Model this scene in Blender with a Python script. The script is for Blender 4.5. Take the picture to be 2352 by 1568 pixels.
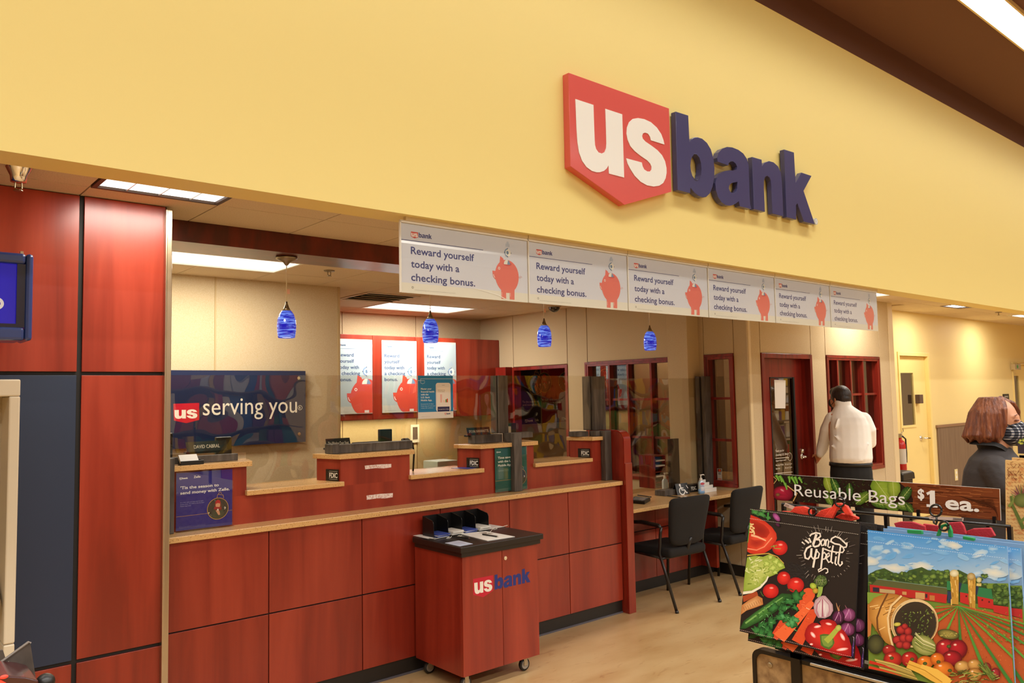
import bpy, bmesh, math, random
import numpy as np
from mathutils import Vector, Matrix
from mathutils.geometry import tessellate_polygon
for _o in list(bpy.data.objects): bpy.data.objects.remove(_o)
scene = bpy.context.scene
COL = scene.collection
rnd = random.Random(7)
PI = math.pi
# ------------------------------------------------------------------ camera (28 mm full-frame lens, eye height 1.755 m)
EYE = 1.755
FPX = 1823.7
RC = np.array([[0.76137538, -0.6480322, -0.01902082], [0.02930362, 0.06370833, -0.99753824], [0.64764869, 0.75894368, 0.06749564]])
cam_data = bpy.data.cameras.new('camera'); cam_data.sensor_width = 36.0; cam_data.lens = FPX*36.0/2352
cam_data.clip_start = 0.05; cam_data.clip_end = 100
cam = bpy.data.objects.new('camera', cam_data); COL.objects.link(cam)
cam.matrix_world = Matrix(((RC[0][0], -RC[1][0], -RC[2][0], 0), (RC[0][1], -RC[1][1], -RC[2][1], 0), (RC[0][2], -RC[1][2], -RC[2][2], EYE), (0, 0, 0, 1)))
scene.camera = cam
# ------------------------------------------------------------------ world, lights, exposure
scene.view_settings.view_transform = 'Standard'; scene.view_settings.look = 'None'
scene.view_settings.gamma = 1.0; scene.view_settings.use_curve_mapping = False
scene.view_settings.exposure = 0.22
world = bpy.data.worlds.new('world'); scene.world = world; world.use_nodes = True
world.node_tree.nodes['Background'].inputs[0].default_value = (1.0, 0.86, 0.66, 1)
world.node_tree.nodes['Background'].inputs[1].default_value = 0.05
def area(name, loc, sx, sy, power, col=(1, 0.92, 0.78), rot=(0, 0, 0), spread=180):
    l = bpy.data.lights.new(name, 'AREA'); l.shape = 'RECTANGLE'; l.size = sx; l.size_y = sy
    l.energy = power; l.color = col; l.spread = math.radians(spread)
    o = bpy.data.objects.new(name, l); o.location = loc; o.rotation_euler = rot; COL.objects.link(o); return o
STORE = (1, 0.975, 0.91); BANKC = (1, 0.94, 0.82)
# fluorescent rows of the store ceiling, parallel to the bank front
area('store_row_light', (8, 2.31, 4.99), 26, 0.22, 170, STORE, spread=132)
area('store_row_light', (8, -0.9, 4.99), 26, 0.22, 640, STORE, spread=150)
area('store_row_light', (8, -4.1, 4.99), 26, 0.22, 860, STORE, spread=155)
area('store_row_light', (8, -7.3, 4.99), 26, 0.22, 780, STORE, spread=160)
# troffers of the bank ceiling
area('bank_troffer_light', (5.06, 7.61, 2.77), 1.1, 0.5, 44, BANKC)
area('bank_troffer_light', (2.1, 5.80, 2.77), 1.1, 0.4, 34, BANKC)
area('bank_troffer_light', (1.19, 3.83, 2.77), 0.5, 0.5, 13, BANKC)
area('bank_troffer_light', (8.55, 3.86, 2.765), 0.4, 0.3, 16, BANKC)
area('bank_troffer_light', (10.85, 4.02, 2.765), 0.4, 0.3, 19, BANKC)
area('bank_troffer_light', (13.2, 4.02, 2.765), 0.4, 0.3, 19, BANKC)
area('office_light', (8.2, 6.3, 2.76), 1.1, 0.5, 26, BANKC)
area('under_cabinet_light', (4.75, 8.2, 1.50), 2.3, 0.05, 12, (1, 0.86, 0.5))
scene.cycles.use_denoising = True
scene.cycles.max_bounces = 10; scene.cycles.diffuse_bounces = 5; scene.cycles.glossy_bounces = 4
scene.cycles.transmission_bounces = 8; scene.cycles.transparent_max_bounces = 16
scene.cycles.sample_clamp_indirect = 6.0; scene.cycles.caustics_reflective = False; scene.cycles.caustics_refractive = False
# ------------------------------------------------------------------ points on known planes (photograph read at 2352 x 1568)
def ray(p): return RC.T @ np.array([p[0]-1176, p[1]-784, FPX])
def on_y(px, py, y): d = ray((px, py)); t = y/d[1]; return Vector((t*d[0], y, EYE+t*d[2]))
def on_x(px, py, x): d = ray((px, py)); t = x/d[0]; return Vector((x, t*d[1], EYE+t*d[2]))
def on_z(px, py, z): d = ray((px, py)); t = (z-EYE)/d[2]; return Vector((t*d[0], t*d[1], z))
# ------------------------------------------------------------------ colour and material helpers
def lin(c):
    c /= 255.0
    return c/12.92 if c <= 0.04045 else ((c+0.055)/1.055)**2.4
def C(h):
    h = h.lstrip('#'); return (lin(int(h[0:2], 16)), lin(int(h[2:4], 16)), lin(int(h[4:6], 16)), 1.0)
MATS = {}
def mat(name, col='#888888', rough=0.5, metal=0.0, spec=0.5, emit=None, estr=0.0, noise=None, bump=None, coat=0.0):
    """noise=(scale xyz, colour2, detail, lo, hi); bump=(scale, strength)"""
    if name in MATS: return MATS[name]
    m = bpy.data.materials.new(name); m.use_nodes = True; MATS[name] = m
    nt = m.node_tree; b = nt.nodes['Principled BSDF']
    b.inputs['Base Color'].default_value = C(col); b.inputs['Roughness'].default_value = rough
    b.inputs['Metallic'].default_value = metal; b.inputs['Specular IOR Level'].default_value = spec
    b.inputs['Coat Weight'].default_value = coat; b.inputs['Coat Roughness'].default_value = 0.12
    if emit: b.inputs['Emission Color'].default_value = C(emit); b.inputs['Emission Strength'].default_value = estr
    tc = None
    def coords(sc):
        nonlocal tc
        if tc is None: tc = nt.nodes.new('ShaderNodeTexCoord')
        mp = nt.nodes.new('ShaderNodeMapping'); nt.links.new(tc.outputs['Object'], mp.inputs['Vector'])
        mp.inputs['Scale'].default_value = sc; return mp.outputs['Vector']
    if noise:
        sc, c2, det, lo, hi = noise
        n = nt.nodes.new('ShaderNodeTexNoise'); n.inputs['Scale'].default_value = 1.0; n.inputs['Detail'].default_value = det
        nt.links.new(coords(sc), n.inputs['Vector'])
        r = nt.nodes.new('ShaderNodeValToRGB'); r.color_ramp.elements[0].position = lo; r.color_ramp.elements[1].position = hi
        r.color_ramp.elements[0].color = C(col); r.color_ramp.elements[1].color = C(c2)
        nt.links.new(n.outputs['Fac'], r.inputs['Fac']); nt.links.new(r.outputs['Color'], b.inputs['Base Color'])
    if bump:
        n = nt.nodes.new('ShaderNodeTexNoise'); n.inputs['Scale'].default_value = 1.0; n.inputs['Detail'].default_value = 3
        s = bump[0]; nt.links.new(coords(s if isinstance(s, tuple) else (s, s, s)), n.inputs['Vector'])
        bp = nt.nodes.new('ShaderNodeBump'); bp.inputs['Strength'].default_value = bump[1]; bp.inputs['Distance'].default_value = 0.01
        nt.links.new(n.outputs['Fac'], bp.inputs['Height']); nt.links.new(bp.outputs['Normal'], b.inputs['Normal'])
    return m
def wood(name, dark, mid, light, rough=0.32, sx=9.0, sz=0.55, coat=0.25, rot=(0, 0, 0)):
    if name in MATS: return MATS[name]
    m = bpy.data.materials.new(name); m.use_nodes = True; MATS[name] = m; nt = m.node_tree; N = nt.nodes; L = nt.links
    b = N['Principled BSDF']; b.inputs['Roughness'].default_value = rough; b.inputs['Coat Weight'].default_value = coat
    b.inputs['Coat Roughness'].default_value = 0.25
    tc = N.new('ShaderNodeTexCoord'); oi = N.new('ShaderNodeObjectInfo')
    add = N.new('ShaderNodeVectorMath'); add.operation = 'MULTIPLY_ADD'
    cmb = N.new('ShaderNodeCombineXYZ')
    for i in range(3): L.new(oi.outputs['Random'], cmb.inputs[i])
    L.new(cmb.outputs[0], add.inputs[0]); add.inputs[1].default_value = (31, 17, 23); L.new(tc.outputs['Object'], add.inputs[2])
    mp = N.new('ShaderNodeMapping'); mp.inputs['Scale'].default_value = (sx, sx, sz); mp.inputs['Rotation'].default_value = rot; L.new(add.outputs[0], mp.inputs['Vector'])
    n1 = N.new('ShaderNodeTexNoise'); n1.inputs['Scale'].default_value = 1; n1.inputs['Detail'].default_value = 5; n1.inputs['Distortion'].default_value = 0.9
    L.new(mp.outputs[0], n1.inputs['Vector'])
    mp2 = N.new('ShaderNodeMapping'); mp2.inputs['Scale'].default_value = (sx*9, sx*9, sz*5); mp2.inputs['Rotation'].default_value = rot; L.new(add.outputs[0], mp2.inputs['Vector'])
    n2 = N.new('ShaderNodeTexNoise'); n2.inputs['Scale'].default_value = 1; n2.inputs['Detail'].default_value = 3
    L.new(mp2.outputs[0], n2.inputs['Vector'])
    mx = N.new('ShaderNodeMath'); mx.operation = 'MULTIPLY_ADD'; L.new(n2.outputs['Fac'], mx.inputs[0]); mx.inputs[1].default_value = 0.16; L.new(n1.outputs['Fac'], mx.inputs[2])
    r = N.new('ShaderNodeValToRGB'); e = r.color_ramp.elements; e[0].position = 0.40; e[0].color = C(dark); e[1].position = 0.74; e[1].color = C(light)
    q = e.new(0.56); q.color = C(mid)
    L.new(mx.outputs[0], r.inputs['Fac']); L.new(r.outputs['Color'], b.inputs['Base Color'])
    return m
def pane(name, tint='#ffffff', wav=0.0, fres=0.35, wscale=3.0, rough=0.0):
    """clear thin sheet: what lies behind, plus a mirror reflection that grows towards grazing angles"""
    if name in MATS: return MATS[name]
    m = bpy.data.materials.new(name); m.use_nodes = True; MATS[name] = m; nt = m.node_tree; N = nt.nodes; L = nt.links
    for n in list(N): N.remove(n)
    out = N.new('ShaderNodeOutputMaterial'); tr = N.new('ShaderNodeBsdfTransparent'); tr.inputs[0].default_value = C(tint)
    gl = N.new('ShaderNodeBsdfGlossy'); gl.inputs['Roughness'].default_value = rough; gl.inputs[0].default_value = (1, 1, 1, 1)
    lw = N.new('ShaderNodeLayerWeight'); lw.inputs['Blend'].default_value = 0.5
    pw = N.new('ShaderNodeMath'); pw.operation = 'POWER'; L.new(lw.outputs['Facing'], pw.inputs[0]); pw.inputs[1].default_value = 5.0
    mu = N.new('ShaderNodeMath'); mu.operation = 'MULTIPLY_ADD'; mu.inputs[1].default_value = 0.95; mu.inputs[2].default_value = 0.04+fres; L.new(pw.outputs[0], mu.inputs[0]); mu.use_clamp = True
    mix = N.new('ShaderNodeMixShader'); L.new(mu.outputs[0], mix.inputs[0]); L.new(tr.outputs[0], mix.inputs[1]); L.new(gl.outputs[0], mix.inputs[2])
    if wav > 0:
        tc = N.new('ShaderNodeTexCoord'); ns = N.new('ShaderNodeTexNoise'); ns.inputs['Scale'].default_value = wscale; ns.inputs['Detail'].default_value = 1
        L.new(tc.outputs['Object'], ns.inputs['Vector']); bp = N.new('ShaderNodeBump'); bp.inputs['Strength'].default_value = 1; bp.inputs['Distance'].default_value = wav
        L.new(ns.outputs['Fac'], bp.inputs['Height']); L.new(bp.outputs['Normal'], gl.inputs['Normal'])
    L.new(mix.outputs[0], out.inputs[0]); return m
def printmat(name, rough=0.5):
    """flat print: ink colours stored per corner"""
    if name in MATS: return MATS[name]
    m = bpy.data.materials.new(name); m.use_nodes = True; MATS[name] = m; nt = m.node_tree
    a = nt.nodes.new('ShaderNodeVertexColor'); a.layer_name = 'ink'; b = nt.nodes['Principled BSDF']
    b.inputs['Roughness'].default_value = rough; nt.links.new(a.outputs['Color'], b.inputs['Base Color']); return m
# ------------------------------------------------------------------ mesh builder
class MB:
    def __init__(s): s.v = []; s.f = []
    def add(s, vs, fs):
        b = len(s.v); s.v += [tuple(v) for v in vs]; s.f += [tuple(b+i for i in f) for f in fs]; return s
    def box(s, x0, x1, y0, y1, z0, z1):
        return s.add([(x0, y0, z0), (x1, y0, z0), (x1, y1, z0), (x0, y1, z0), (x0, y0, z1), (x1, y0, z1), (x1, y1, z1), (x0, y1, z1)],
                     [(0, 3, 2, 1), (4, 5, 6, 7), (0, 1, 5, 4), (1, 2, 6, 5), (2, 3, 7, 6), (3, 0, 4, 7)])
    def hexa(s, q, d):
        """quad q (4 points) thickened by vector d"""
        q = [Vector(p) for p in q]; d = Vector(d); n = (q[1]-q[0]).cross(q[3]-q[0])
        vs = q+[p+d for p in q]
        fs = [(0, 3, 2, 1), (4, 5, 6, 7), (0, 1, 5, 4), (1, 2, 6, 5), (2, 3, 7, 6), (3, 0, 4, 7)]
        if n.dot(d) < 0: fs = [f[::-1] for f in fs]
        return s.add(vs, fs)
    def prism(s, poly, d, holes=()):
        """closed 3-D polygon (planar, may be concave, holes allowed) extruded by d"""
        loops = [[Vector(p) for p in poly]]+[[Vector(p) for p in h] for h in holes]
        tris = tessellate_polygon(loops); flat = [p for l in loops for p in l]; d = Vector(d); n = len(flat)
        nn = Vector((0, 0, 0))
        for t in tris: nn += (flat[t[1]]-flat[t[0]]).cross(flat[t[2]]-flat[t[0]])
        flip = nn.dot(d) > 0
        fs = []
        for t in tris:
            c = (flat[t[1]]-flat[t[0]]).cross(flat[t[2]]-flat[t[0]])
            t = tuple(t) if c.dot(d) < 0 else tuple(t)[::-1]
            fs.append(t); fs.append(tuple(i+n for i in t[::-1]))
        k = 0
        for l in loops:
            m = len(l)
            for i in range(m):
                a, b = k+i, k+(i+1) % m; fs.append((a, b, b+n, a+n))
            k += m
        return s.add(flat+[p+d for p in flat], fs)
    def tube(s, path, r, seg=10, cap=True):
        path = [Vector(p) for p in path]; n = len(path); rs = r if isinstance(r, (list, tuple)) else [r]*n
        rings = []; up = None
        for i, p in enumerate(path):
            t = (path[min(i+1, n-1)]-path[max(i-1, 0)]).normalized()
            if up is None or abs(up.dot(t)) > 0.95: up = Vector((0, 0, 1)) if abs(t.z) < 0.9 else Vector((1, 0, 0))
            a = t.cross(up).normalized(); b = a.cross(t).normalized(); up = b
            rings.append([p+(a*math.cos(2*PI*k/seg)+b*math.sin(2*PI*k/seg))*rs[i] for k in range(seg)])
        b0 = len(s.v); s.v += [tuple(v) for rg in rings for v in rg]
        for i in range(n-1):
            for k in range(seg):
                k2 = (k+1) % seg; s.f.append((b0+i*seg+k, b0+(i+1)*seg+k, b0+(i+1)*seg+k2, b0+i*seg+k2))
        if cap: s.f.append(tuple(b0+k for k in range(seg))); s.f.append(tuple(b0+(n-1)*seg+k for k in range(seg))[::-1])
        return s
    def lathe(s, prof, c=(0, 0, 0), seg=20, axis='z'):
        b0 = len(s.v); n = len(prof)
        for r, h in prof:
            for k in range(seg):
                a = 2*PI*k/seg; x, y = r*math.cos(a), r*math.sin(a)
                p = (x, y, h) if axis == 'z' else ((x, h, y) if axis == 'y' else (h, x, y))
                s.v.append((c[0]+p[0], c[1]+p[1], c[2]+p[2]))
        for i in range(n-1):
            for k in range(seg):
                k2 = (k+1) % seg; f = (b0+i*seg+k, b0+i*seg+k2, b0+(i+1)*seg+k2, b0+(i+1)*seg+k)
                s.f.append(f if axis != 'y' else f[::-1])
        return s
    def ell(s, c, r, seg=14, rings=8, M=None):
        vs = []; fs = []
        for i in range(rings+1):
            th = PI*i/rings
            for k in range(seg):
                a = 2*PI*k/seg; v = Vector((r[0]*math.sin(th)*math.cos(a), r[1]*math.sin(th)*math.sin(a), r[2]*math.cos(th)))
                if M: v = M @ v
                vs.append(v+Vector(c))
        for i in range(rings):
            for k in range(seg):
                k2 = (k+1) % seg; fs.append((i*seg+k, (i+1)*seg+k, (i+1)*seg+k2, i*seg+k2))
        return s.add(vs, fs)
    def loft(s, rings, cap=True, closed=True):
        n = len(rings[0]); b0 = len(s.v)
        for rg in rings: s.v += [tuple(v) for v in rg]
        for i in range(len(rings)-1):
            for k in range(n if closed else n-1):
                k2 = (k+1) % n; s.f.append((b0+i*n+k, b0+i*n+k2, b0+(i+1)*n+k2, b0+(i+1)*n+k))
        if cap: s.f.append(tuple(b0+k for k in range(n))[::-1]); s.f.append(tuple(b0+(len(rings)-1)*n+k for k in range(n)))
        return s
def mesh(name, mb, m, smooth=False):
    me = bpy.data.meshes.new(name); me.from_pydata(mb.v, [], mb.f); me.validate(); me.update()
    if m: me.materials.append(m)
    if smooth:
        for p in me.polygons: p.use_smooth = True
    return me
WORLD = {}
def obj(name, mb, m, parent=None, smooth=False, bevel=0.0):
    me = mb if isinstance(mb, bpy.types.Mesh) else mesh(name, mb, m, smooth)
    o = bpy.data.objects.new(name, me); COL.objects.link(o)
    if parent is not None:
        o.parent = parent
        if parent.name in WORLD: o.matrix_parent_inverse = WORLD[parent.name]
    if bevel:
        md = o.modifiers.new('bevel', 'BEVEL'); md.width = bevel; md.segments = 2; md.limit_method = 'ANGLE'; md.angle_limit = 0.7
    return o
def tag(o, label, cat, group=None, kind=None):
    o['label'] = label; o['category'] = cat
    if group: o['group'] = group
    if kind: o['kind'] = kind
    return o
def thing(name, label, cat, group=None, loc=(0, 0, 0), rz=0.0, at=None):
    """Empty at the thing's base; at = base point of a thing whose parts are given in room coordinates"""
    o = bpy.data.objects.new(name, None); COL.objects.link(o); o.empty_display_size = 0.1
    o.location = at if at is not None else loc; o.rotation_euler = (0, 0, rz)
    if at is not None: WORLD[o.name] = Matrix.Translation(Vector(at)).inverted()
    return tag(o, label, cat, group)
def struct(name, mb, m, parent=None, **k):
    o = obj(name, mb, m, parent, **k)
    if parent is None: o['kind'] = 'structure'
    return o
def dup(root, loc=None, rz=None, label=None):
    r = root.copy(); COL.objects.link(r)
    if loc is not None: r.location = loc
    if rz is not None: r.rotation_euler = (0, 0, rz)
    if label: r['label'] = label
    for ch in root.children:
        c = ch.copy(); COL.objects.link(c); c.parent = r; c.matrix_parent_inverse = ch.matrix_parent_inverse.copy()
        for g in ch.children:
            d = g.copy(); COL.objects.link(d); d.parent = c; d.matrix_parent_inverse = g.matrix_parent_inverse.copy()
    return r
# ------------------------------------------------------------------ flat artwork: local metres u (right) and v (up) on a plane
_txt = {}
def text2d(s, size=1.0, bold=0.0, shear=0.0, space=1.0):
    k = (s, bold, shear, space)
    if k not in _txt:
        cu = bpy.data.curves.new('t', 'FONT'); cu.body = s; cu.size = 1.0; cu.offset = bold; cu.shear = shear; cu.space_character = space; cu.resolution_u = 3; cu.fill_mode = 'FRONT'
        o = bpy.data.objects.new('t', cu); COL.objects.link(o)
        dg = bpy.context.evaluated_depsgraph_get(); me = o.evaluated_get(dg).to_mesh()
        vs = [(v.co.x, v.co.y) for v in me.vertices]; fs = [tuple(p.vertices) for p in me.polygons]
        o.evaluated_get(dg).to_mesh_clear(); bpy.data.objects.remove(o); bpy.data.curves.remove(cu)
        _txt[k] = (vs, fs)
    vs, fs = _txt[k]
    return [(x*size, y*size) for x, y in vs], fs
class Art:
    STEP = 0.00003
    def __init__(s, o, u, v, n):
        s.o, s.u, s.vv, s.n = Vector(o), Vector(u).normalized(), Vector(v).normalized(), Vector(n).normalized()
        s.V = []; s.F = []; s.c = []; s.d = 0.0004; s.map = None
    def P(s, x, y):
        if s.map: x, y = s.map(x, y)
        return s.o+s.u*x+s.vv*y+s.n*s.d
    def faces(s, pts, fs, cols):
        b = len(s.V); s.V += [tuple(s.P(*p)) for p in pts]
        for f in fs:
            a, q, r = [Vector(s.V[b+i]) for i in f[:3]]
            f = tuple(f)
            if (q-a).cross(r-a).dot(s.n) < 0: f = f[::-1]
            s.F.append(tuple(b+i for i in f)); s.c.append([cols[i] if isinstance(cols, list) else cols for i in f])
        s.d += s.STEP
    def poly(s, pts, col, holes=()):
        loops = [[Vector((p[0], p[1], 0)) for p in l] for l in (pts,)+tuple(holes)]
        s.faces([(p.x, p.y) for l in loops for p in l], tessellate_polygon(loops), C(col))
    def rect(s, x0, y0, x1, y1, col): s.poly([(x0, y0), (x1, y0), (x1, y1), (x0, y1)], col)
    def circle(s, x, y, r, col, ry=None, seg=24): s.poly([(x+r*math.cos(2*PI*k/seg), y+(ry or r)*math.sin(2*PI*k/seg)) for k in range(seg)], col)
    def ring(s, x, y, r, w, col, seg=28, a0=0, a1=2*PI):
        n = seg; pts = []; fs = []
        for k in range(n+1):
            a = a0+(a1-a0)*k/n; pts += [(x+r*math.cos(a), y+r*math.sin(a)), (x+(r-w)*math.cos(a), y+(r-w)*math.sin(a))]
        for k in range(n): fs.append((2*k, 2*k+2, 2*k+3, 2*k+1))
        s.faces(pts, fs, C(col))
    def line(s, pts, w, col, w1=None):
        n = len(pts); L = []; R = []
        for i, p in enumerate(pts):
            a = pts[max(i-1, 0)]; b = pts[min(i+1, n-1)]; dx, dy = b[0]-a[0], b[1]-a[1]; l = math.hypot(dx, dy) or 1
            ww = w if w1 is None else w+(w1-w)*i/(n-1)
            L.append((p[0]-dy/l*ww/2, p[1]+dx/l*ww/2)); R.append((p[0]+dy/l*ww/2, p[1]-dx/l*ww/2))
        s.faces(L+R, [(i, i+1, n+i+1, n+i) for i in range(n-1)], C(col))
    def grad(s, pts, c_in, c_out, cen=None, mid=0.55):
        """closed blob whose ink runs from c_in at its centre to c_out at its rim (ink of a printed photo)"""
        n = len(pts); cx = sum(p[0] for p in pts)/n; cy = sum(p[1] for p in pts)/n
        if cen: cx, cy = cen
        a, b = C(c_in), C(c_out); md = tuple(a[i]*0.6+b[i]*0.4 for i in range(4))
        P = list(pts)+[(cx+(p[0]-cx)*mid, cy+(p[1]-cy)*mid) for p in pts]+[(cx, cy)]
        fs = []
        for i in range(n):
            j = (i+1) % n; fs += [(i, j, n+j, n+i), (n+i, n+j, 2*n)]
        s.faces(P, fs, [b]*n+[md]*n+[a])
    def oval(s, x, y, rx, ry, c_in, c_out, rot=0.0, seg=20, cen=None, wob=0.0, rn=None):
        pts = []
        for k in range(seg):
            a = 2*PI*k/seg; w = 1+(rn or rnd).uniform(-wob, wob); p = (rx*math.cos(a)*w, ry*math.sin(a)*w)
            pts.append((x+p[0]*math.cos(rot)-p[1]*math.sin(rot), y+p[0]*math.sin(rot)+p[1]*math.cos(rot)))
        s.grad(pts, c_in, c_out, cen)
    def vgrad(s, x0, y0, x1, y1, c_bot, c_top):
        s.faces([(x0, y0), (x1, y0), (x1, y1), (x0, y1)], [(0, 1, 2, 3)], [C(c_bot), C(c_bot), C(c_top), C(c_top)])
    def text(s, t, x, y, size, col, bold=0.0, align='l', shear=0.0, width=None, space=1.0, heavy=0.0):
        if heavy:
            for k in range(8): s.text(t, x+heavy*size*math.cos(k*PI/4), y+heavy*size*math.sin(k*PI/4), size, col, bold, align, shear, width, space)
            return
        vs, fs = text2d(t, size, bold, shear, space)
        if not vs: return
        x0 = min(v[0] for v in vs); x1 = max(v[0] for v in vs); k = 1.0
        if width: k = width/(x1-x0)
        dx = x-x0*k if align == 'l' else (x-(x0+x1)/2*k if align == 'c' else x-x1*k)
        s.faces([(v[0]*k+dx, v[1]+y) for v in vs], fs, C(col))
    def build(s, name, parent, m=None):
        me = bpy.data.meshes.new(name); me.from_pydata(s.V, [], s.F)
        ca = me.color_attributes.new('ink', 'FLOAT_COLOR', 'CORNER'); k = 0
        flat = [c for f in s.c for c in f]
        me.update()
        for i, c in enumerate(flat): ca.data[i].color = c
        me.materials.append(m or printmat('print_matte'))
        o = bpy.data.objects.new(name, me); COL.objects.link(o); o.parent = parent
        if parent is not None and parent.name in WORLD: o.matrix_parent_inverse = WORLD[parent.name]
        return o
def quadmap(src, dst):
    """homography taking the 4 points src to the 4 points dst"""
    A = []; B = []
    for (x, y), (u, v) in zip(src, dst):
        A.append([x, y, 1, 0, 0, 0, -u*x, -u*y]); B.append(u); A.append([0, 0, 0, x, y, 1, -v*x, -v*y]); B.append(v)
    h = np.linalg.solve(np.array(A, float), np.array(B, float))
    def f(x, y):
        w = h[6]*x+h[7]*y+1; return ((h[0]*x+h[1]*y+h[2])/w, (h[3]*x+h[4]*y+h[5])/w)
    return f
# ================================================================== MATERIALS
CHERRY = wood('cherry_laminate', '#782012', '#8a2b1a', '#9a3622', sx=5.5, sz=0.45)
CHERRY_L = wood('cherry_wall_panel', '#7a2112', '#902c1a', '#a23824', rough=0.28, sx=5.5, sz=0.45)
CHERRY_F = wood('cherry_frame', '#5c130d', '#7a1c12', '#8c2618', sx=14)
BLACK = mat('black_reveal', '#15110d', rough=0.7)
KICK = mat('black_rubber_kick', '#1c1713', rough=0.45)
YELLOW = mat('yellow_wall_paint', '#ebd98a', rough=0.55, bump=((160, 160, 160), 0.02))
CREAMW = mat('cream_yellow_paint', '#e2cd8e', rough=0.6)
BROWN = mat('brown_ceiling_paint', '#66402f', rough=0.8)
BROWND = mat('dark_brown_band', '#5a3320', rough=0.75)
FABRIC = mat('beige_fabric_panel', '#c9b897', rough=0.95, noise=((260, 260, 160), '#bfa983', 2, 0.35, 0.7))
TILE = mat('ceiling_tile', '#d6c6ac', rough=0.95, noise=((150, 150, 150), '#c4b193', 3, 0.45, 0.75))
GRIDM = mat('ceiling_grid', '#cdb99a', rough=0.7)
STONE = mat('speckled_stone_top', '#cfa56c', rough=0.22, noise=((170, 170, 170), '#86602f', 2, 0.60, 0.70))
GREYW = wood('grey_stained_wood', '#38302a', '#4a423b', '#5d554d', rough=0.6, coat=0.0, sx=20, sz=3)
STEEL = mat('brushed_steel', '#c9bda9', rough=0.28, metal=1.0)
CHROME = mat('chrome', '#e6e2da', rough=0.08, metal=1.0)
NICKEL = mat('brushed_nickel', '#8d8069', rough=0.35, metal=1.0)
WHITE_E = mat('lit_diffuser', '#ffffff', emit='#f2f6f4', estr=1.5)
PLEX = pane('acrylic_shield', '#f4f2ec', wav=0.008, fres=0.005, wscale=2.6)
GLASS = pane('window_glass', '#cfc4b4', wav=0.0, fres=0.10)
BLACKP = mat('black_plastic', '#14120f', rough=0.4)
DARKB = mat('navy_laminate', '#223049', rough=0.45)
WHITEP = mat('white_paper', '#ece9e2', rough=0.6)
FLOORM = mat('floor_polished', '#bf9f70', rough=0.28, noise=((1.7, 4.5, 1), '#ad8757', 6, 0.38, 0.7), bump=((9, 9, 9), 0.03))
def add_scuffs():
    nt = FLOORM.node_tree; b = nt.nodes['Principled BSDF']; src = b.inputs['Base Color'].links[0].from_socket
    tc = nt.nodes.new('ShaderNodeTexCoord'); mp = nt.nodes.new('ShaderNodeMapping'); mp.inputs['Scale'].default_value = (5, 14, 1)
    n = nt.nodes.new('ShaderNodeTexNoise'); n.inputs['Detail'].default_value = 7; n.inputs['Scale'].default_value = 1.2; n.inputs['Distortion'].default_value = 1.5
    r = nt.nodes.new('ShaderNodeValToRGB'); r.color_ramp.elements[0].position = 0.60; r.color_ramp.elements[1].position = 0.82
    mx = nt.nodes.new('ShaderNodeMix'); mx.data_type = 'RGBA'; nt.links.new(tc.outputs['Object'], mp.inputs[0]); nt.links.new(mp.outputs[0], n.inputs['Vector'])
    nt.links.new(n.outputs['Fac'], r.inputs[0]); nt.links.new(r.outputs[0], mx.inputs[0]); nt.links.new(src, mx.inputs[6]); mx.inputs[7].default_value = C('#94683c'); nt.links.new(mx.outputs[2], b.inputs['Base Color'])
add_scuffs()
# ================================================================== STRUCTURE
struct('floor', MB().box(-7, 22, -9, 9.5, -0.1, 0), FLOORM)
# --- bank ceiling: grid and single tiles
ZC = 2.78
ceil = struct('ceiling', MB().box(-3, 17, 3.40, 9.0, ZC+0.012, ZC+0.05), GRIDM)
tile_me = mesh('ceiling_tile', MB().box(0, 0.603, 0, 0.603, 0, 0.02), TILE)
def tile(x, y, sx=1.0, sy=1.0):
    o = bpy.data.objects.new('ceiling_tile', tile_me); COL.objects.link(o); o.location = (x, y, ZC-0.004); o.scale = (sx, sy, 1); o.parent = ceil
skip = []
def hole(x0, x1, y0, y1): skip.append((x0, x1, y0, y1))
hole(4.50, 5.72, 7.30, 7.91); hole(1.45, 2.67, 5.47, 6.08); hole(3.89, 4.50, 6.69, 7.30)
hole(0.89, 1.50, 3.50, 4.105); hole(8.21, 8.82, 3.50, 4.105); hole(10.65, 11.26, 3.50, 4.105); hole(13.09, 13.70, 3.50, 4.105)
def clear(x, y): return not any(a-0.01 < x+0.3 < b+0.01 and c-0.01 < y+0.3 < d+0.01 for a, b, c, d in skip)
for i in range(-2, 9):                       # teller side
    for j in range(-4, 2):
        x, y = 2.06+0.61*i, 7.30+0.61*j
        if y > 8.3: continue
        if clear(x, y): tile(x+0.003, y+0.003)
for i in range(-5, 25):                      # public side, in front of the wooden beam and down the corridor
    x = 0.89+0.61*i
    if clear(x, 3.495): tile(x+0.003, 3.498)
    tile(x+0.003, 4.108, 1.0, 0.76 if x < 6.4 else (0.27 if x < 9.5 else 0.9))
# --- store header wall, band, store ceiling
struct('wall_front', MB().box(-7, 22, 3.25, 3.43, 2.65, 4.74), YELLOW)
struct('trim_1', MB().box(-7, 22, 3.245, 3.43, 4.74, 5.02), BROWND)
struct('ceiling', MB().box(-7, 22, -9, 3.43, 5.014, 5.1), BROWN)
fix = thing('strip_light', 'long white fluorescent strip fixture in the brown store ceiling', 'ceiling light', at=(8, 2.31, 5.01))
fx = MB(); 
for y in (2.185, 2.435): fx.box(-5, 21, y-0.008, y+0.008, 4.975, 5.013)
obj('frame', fx, mat('cream_frame', '#d8c08c', rough=0.5), fix)
obj('diffuser', MB().box(-5, 21, 2.20, 2.42, 5.0, 5.012), mat('strip_tube', '#ffffff', emit='#f6f8f4', estr=6.0), fix)
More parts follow.
